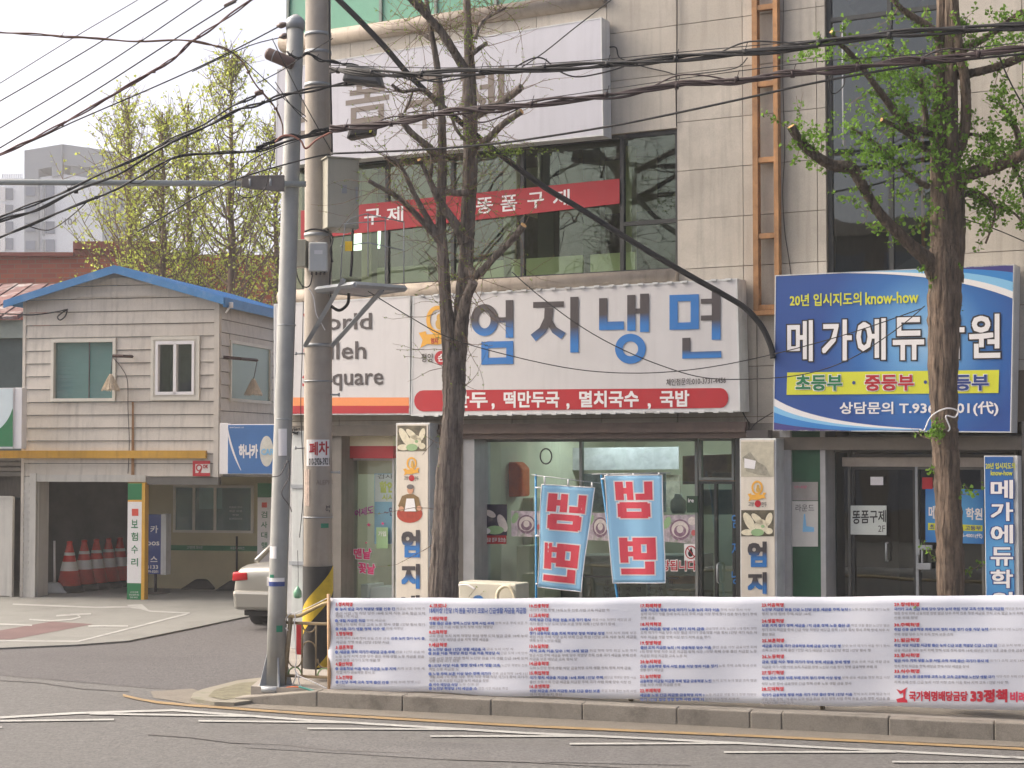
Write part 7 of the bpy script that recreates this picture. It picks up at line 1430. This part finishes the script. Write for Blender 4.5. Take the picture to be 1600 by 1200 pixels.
# left of the poles, towards the sky
L = [
 ('topmost thin wire crossing the sky at the upper left', [(-100, 190), (0, 130), (110, 62), (215, 0), (280, -40)], .005),
 ('second thin wire crossing the sky at the upper left', [(-100, 214), (0, 158), (130, 82), (262, 0), (340, -50)], .007),
 ('third thin wire crossing the sky at the upper left', [(-100, 258), (0, 200), (160, 104), (315, 0), (380, -44)], .007),
 ('fourth wire crossing the sky at the upper left', [(-100, 290), (0, 231), (140, 147), (275, 60), (370, 0), (430, -40)], .008),
 ('wire from the left edge rising to the steel pole insulator', [(-100, 268), (0, 240), (60, 216), (120, 188), (250, 132), (350, 86), (435, 42)], .008),
 ('thin wire from the lower insulator fading down to the left', [(300, 112), (360, 84), (400, 68), (446, 57)], .006),
 ('thin curved wire joining the hanging loop to the concrete pole', [(370, 84), (420, 130), (450, 160), (478, 182)], .006),
 ('black wire across both poles from the small knob to the lavender sign', [(402, 130), (440, 110), (480, 84), (520, 60)], .006),
 ('wire rising behind the steel pole arm to the cabinet', [(215, 362), (270, 330), (330, 296), (400, 270), (480, 248), (520, 240)], .009)]
for lab, px, r in L: cable(lab, px, r, 18.6)
def cb2(label, px, r, st, lp=0, m=M_black): bundle(label, px, r, 18.5, 18.7, st, lp, m, False)
M_rc = mat('reddish_cable', (92, 58, 56), .6)
cb2('thick reddish cable bundle climbing the sky from the left edge', [(-100, 290), (0, 243), (55, 215), (115, 185), (180, 145), (240, 112), (275, 88), (300, 65), (340, 38), (392, 0), (440, -36)], .010, 3, 0, M_rc)
cb2('reddish cable bundle running level from the left edge and drooping to the pole', [(-100, 44), (0, 50), (60, 54), (110, 58), (160, 61), (220, 64), (290, 64), (330, 70), (360, 80), (378, 96), (395, 125), (415, 150), (432, 172), (441, 195), (442, 214)], .008, 3, 0, mat('brown_cable', (104, 76, 60), .6))
cb2('dark cable pair rising from the left edge to the knob above the ginkgos', [(-100, 384), (0, 338), (60, 316), (130, 286), (200, 254), (260, 222), (320, 192), (370, 164), (400, 150)], .010, 2)
cb2('dark cable pair below it continuing across both poles to the upper splice box', [(-100, 392), (0, 346), (70, 322), (140, 290), (210, 258), (290, 212), (360, 178), (400, 164), (440, 150), (500, 138), (560, 128)], .011, 2)
cb2('dark cable bundle bending level behind the steel pole', [(-40, 388), (20, 362), (100, 330), (170, 300), (220, 275), (280, 244), (340, 239), (400, 236), (460, 218), (520, 205)], .011, 3, 2)
cb2('tangled cables around both poles above the mast arm', [(400, 232), (425, 222), (450, 212), (470, 214), (490, 206), (515, 202), (545, 198)], .008, 6, 0)
cb2('tangled cables wrapped around the concrete pole near its top bands', [(448, 82), (465, 90), (480, 84), (500, 94), (520, 96), (540, 100), (560, 104)], .008, 5, 0)
cable('orange brown cable loop between the poles', [(430, 222), (440, 213), (455, 212), (470, 220), (478, 232), (495, 218), (520, 206), (545, 198)], .012, 18.45, m=mat('pink_brown_cable', (150, 98, 82), .6))
cable('loop of black wire hanging around the mast arm clamp', [(470, 218), (430, 232), (390, 252), (372, 272), (368, 295), (380, 308), (400, 306), (415, 292), (422, 260), (430, 232)], .006, 18.4)
cable('black vertical cable down the right side of the concrete pole', [(514, -10), (515, 60), (517, 150), (519, 242)], .012, 19.15)
cable('black vertical cable down the pole below the cabinet', [(512, 356), (517, 380), (518, 410), (515, 440), (517, 470)], .012, 19.1)
cable('coil of black cable below the cabinet on the pole', [(476, 362), (490, 358), (510, 362), (520, 372), (516, 392), (520, 410)], .011, 18.95)
cable('thin cable looping from the meter box down to the white box', [(462, 418), (466, 436), (474, 448), (484, 446), (488, 430)], .008, 18.9)
cable('thin white cable dropping from the platform bracket on the pole', [(482, 450), (490, 465), (494, 490), (502, 505), (508, 516)], .006, 18.9, m=M_wht)
cable('thin black wire hanging beside the concrete pole to the street', [(474, 470), (472, 560), (470, 640), (474, 760), (468, 840)], .005, 18.95)
for k, (x0, y0, x1, y1) in enumerate(((425, 60, 520, 240), (430, 128, 480, 190))):
    cable(['crossing wire in front of the poles sloping down right', 'short crossing wire between the poles'][k], [(x0, y0), ((x0 + x1) / 2, (y0 + y1) / 2 + 6), (x1, y1)], .006, 18.5)
b = MB()
for k in range(5):
    x, y = 452 + k * 3, 672 + random.uniform(-4, 4); b.tube([FAC.hp(x, y, .25) + rv() * .05 for _ in range(7)], .006, 4)
tag(b.build('wire_tangle', M_black), 'small tangle of black wire ends beside the downpipe top', 'wire')
# tools and roots at the tree foot, thin vine round the steel pole
cable('wire tied round the steel pole at mid height', [(422, 745), (438, 742), (450, 720), (452, 745), (440, 770), (452, 790), (456, 800)], .006, 18.6, m=M_dkgray)
# ================================================================ BUILDINGS ACROSS THE STREET (seen in the window reflections)
OF = Frame((0, -11, 0), (-.94, .34))
def opp(name, label, u0, u1, H_, m, cols_, rows):
    r = thing(name, label, 'building', OF.pt(u0, 0, 0)); b = MB(); b.box(OF, u0, u1, -8, 0, 0, H_); b.build('wall', m, r); wd = (u1 - u0) / cols_
    for i in range(cols_):
        for j in range(rows):
            a = u0 + wd * (i + .5) - wd * .3; z_ = 1.0 + j * 3.1; b = MB(); b.box(OF, a, a + wd * .6, 0, .04, z_, z_ + 1.7); b.build('window', M_apd, r)
    b = MB(); b.box(OF, u0 - .1, u1 + .1, -8.1, .2, H_, H_ + .35); b.build('parapet', M_ledge, r)
opp('opposite_building', 'cream low building across the street behind the camera', 2, 13, 6.6, mat('opp_cream', (190, 182, 150), .8, .05), 5, 2)
opp('opposite_building', 'brick red building across the street behind the camera', 13.5, 24, 9.5, mat('opp_brick', (104, 92, 80), .8, .1), 5, 3)
opp('opposite_building', 'grey green building across the street behind the camera', 25, 37, 8.0, mat('opp_green', (150, 166, 140), .8, .05), 6, 2)
opp('opposite_building', 'white building across the street behind the camera', -12, 1.0, 7.5, mat('opp_white', (196, 194, 188), .8, .05), 5, 2)
flush_text()
# a little softness like the compact camera's
cam_d.dof.use_dof = False
# added haze: pales the distance, lifts blacks like lens glare; sky outside it
hz_ = MB(); hz_.aabb((-160, -40, -1), (160, 260, 75)); hzm = bpy.data.materials.new('haze_veil'); hzm.use_nodes = True; hn = hzm.node_tree; hn.nodes.remove(hn.nodes['Principled BSDF'])
pv = hn.nodes.new('ShaderNodeVolumePrincipled'); pv.inputs['Density'].default_value = .0014; pv.inputs['Color'].default_value = (.95, .95, .95, 1); hn.links.new(pv.outputs[0], hn.nodes['Material Output'].inputs['Volume'])
ho = hz_.build('haze', hzm, kind='stuff')
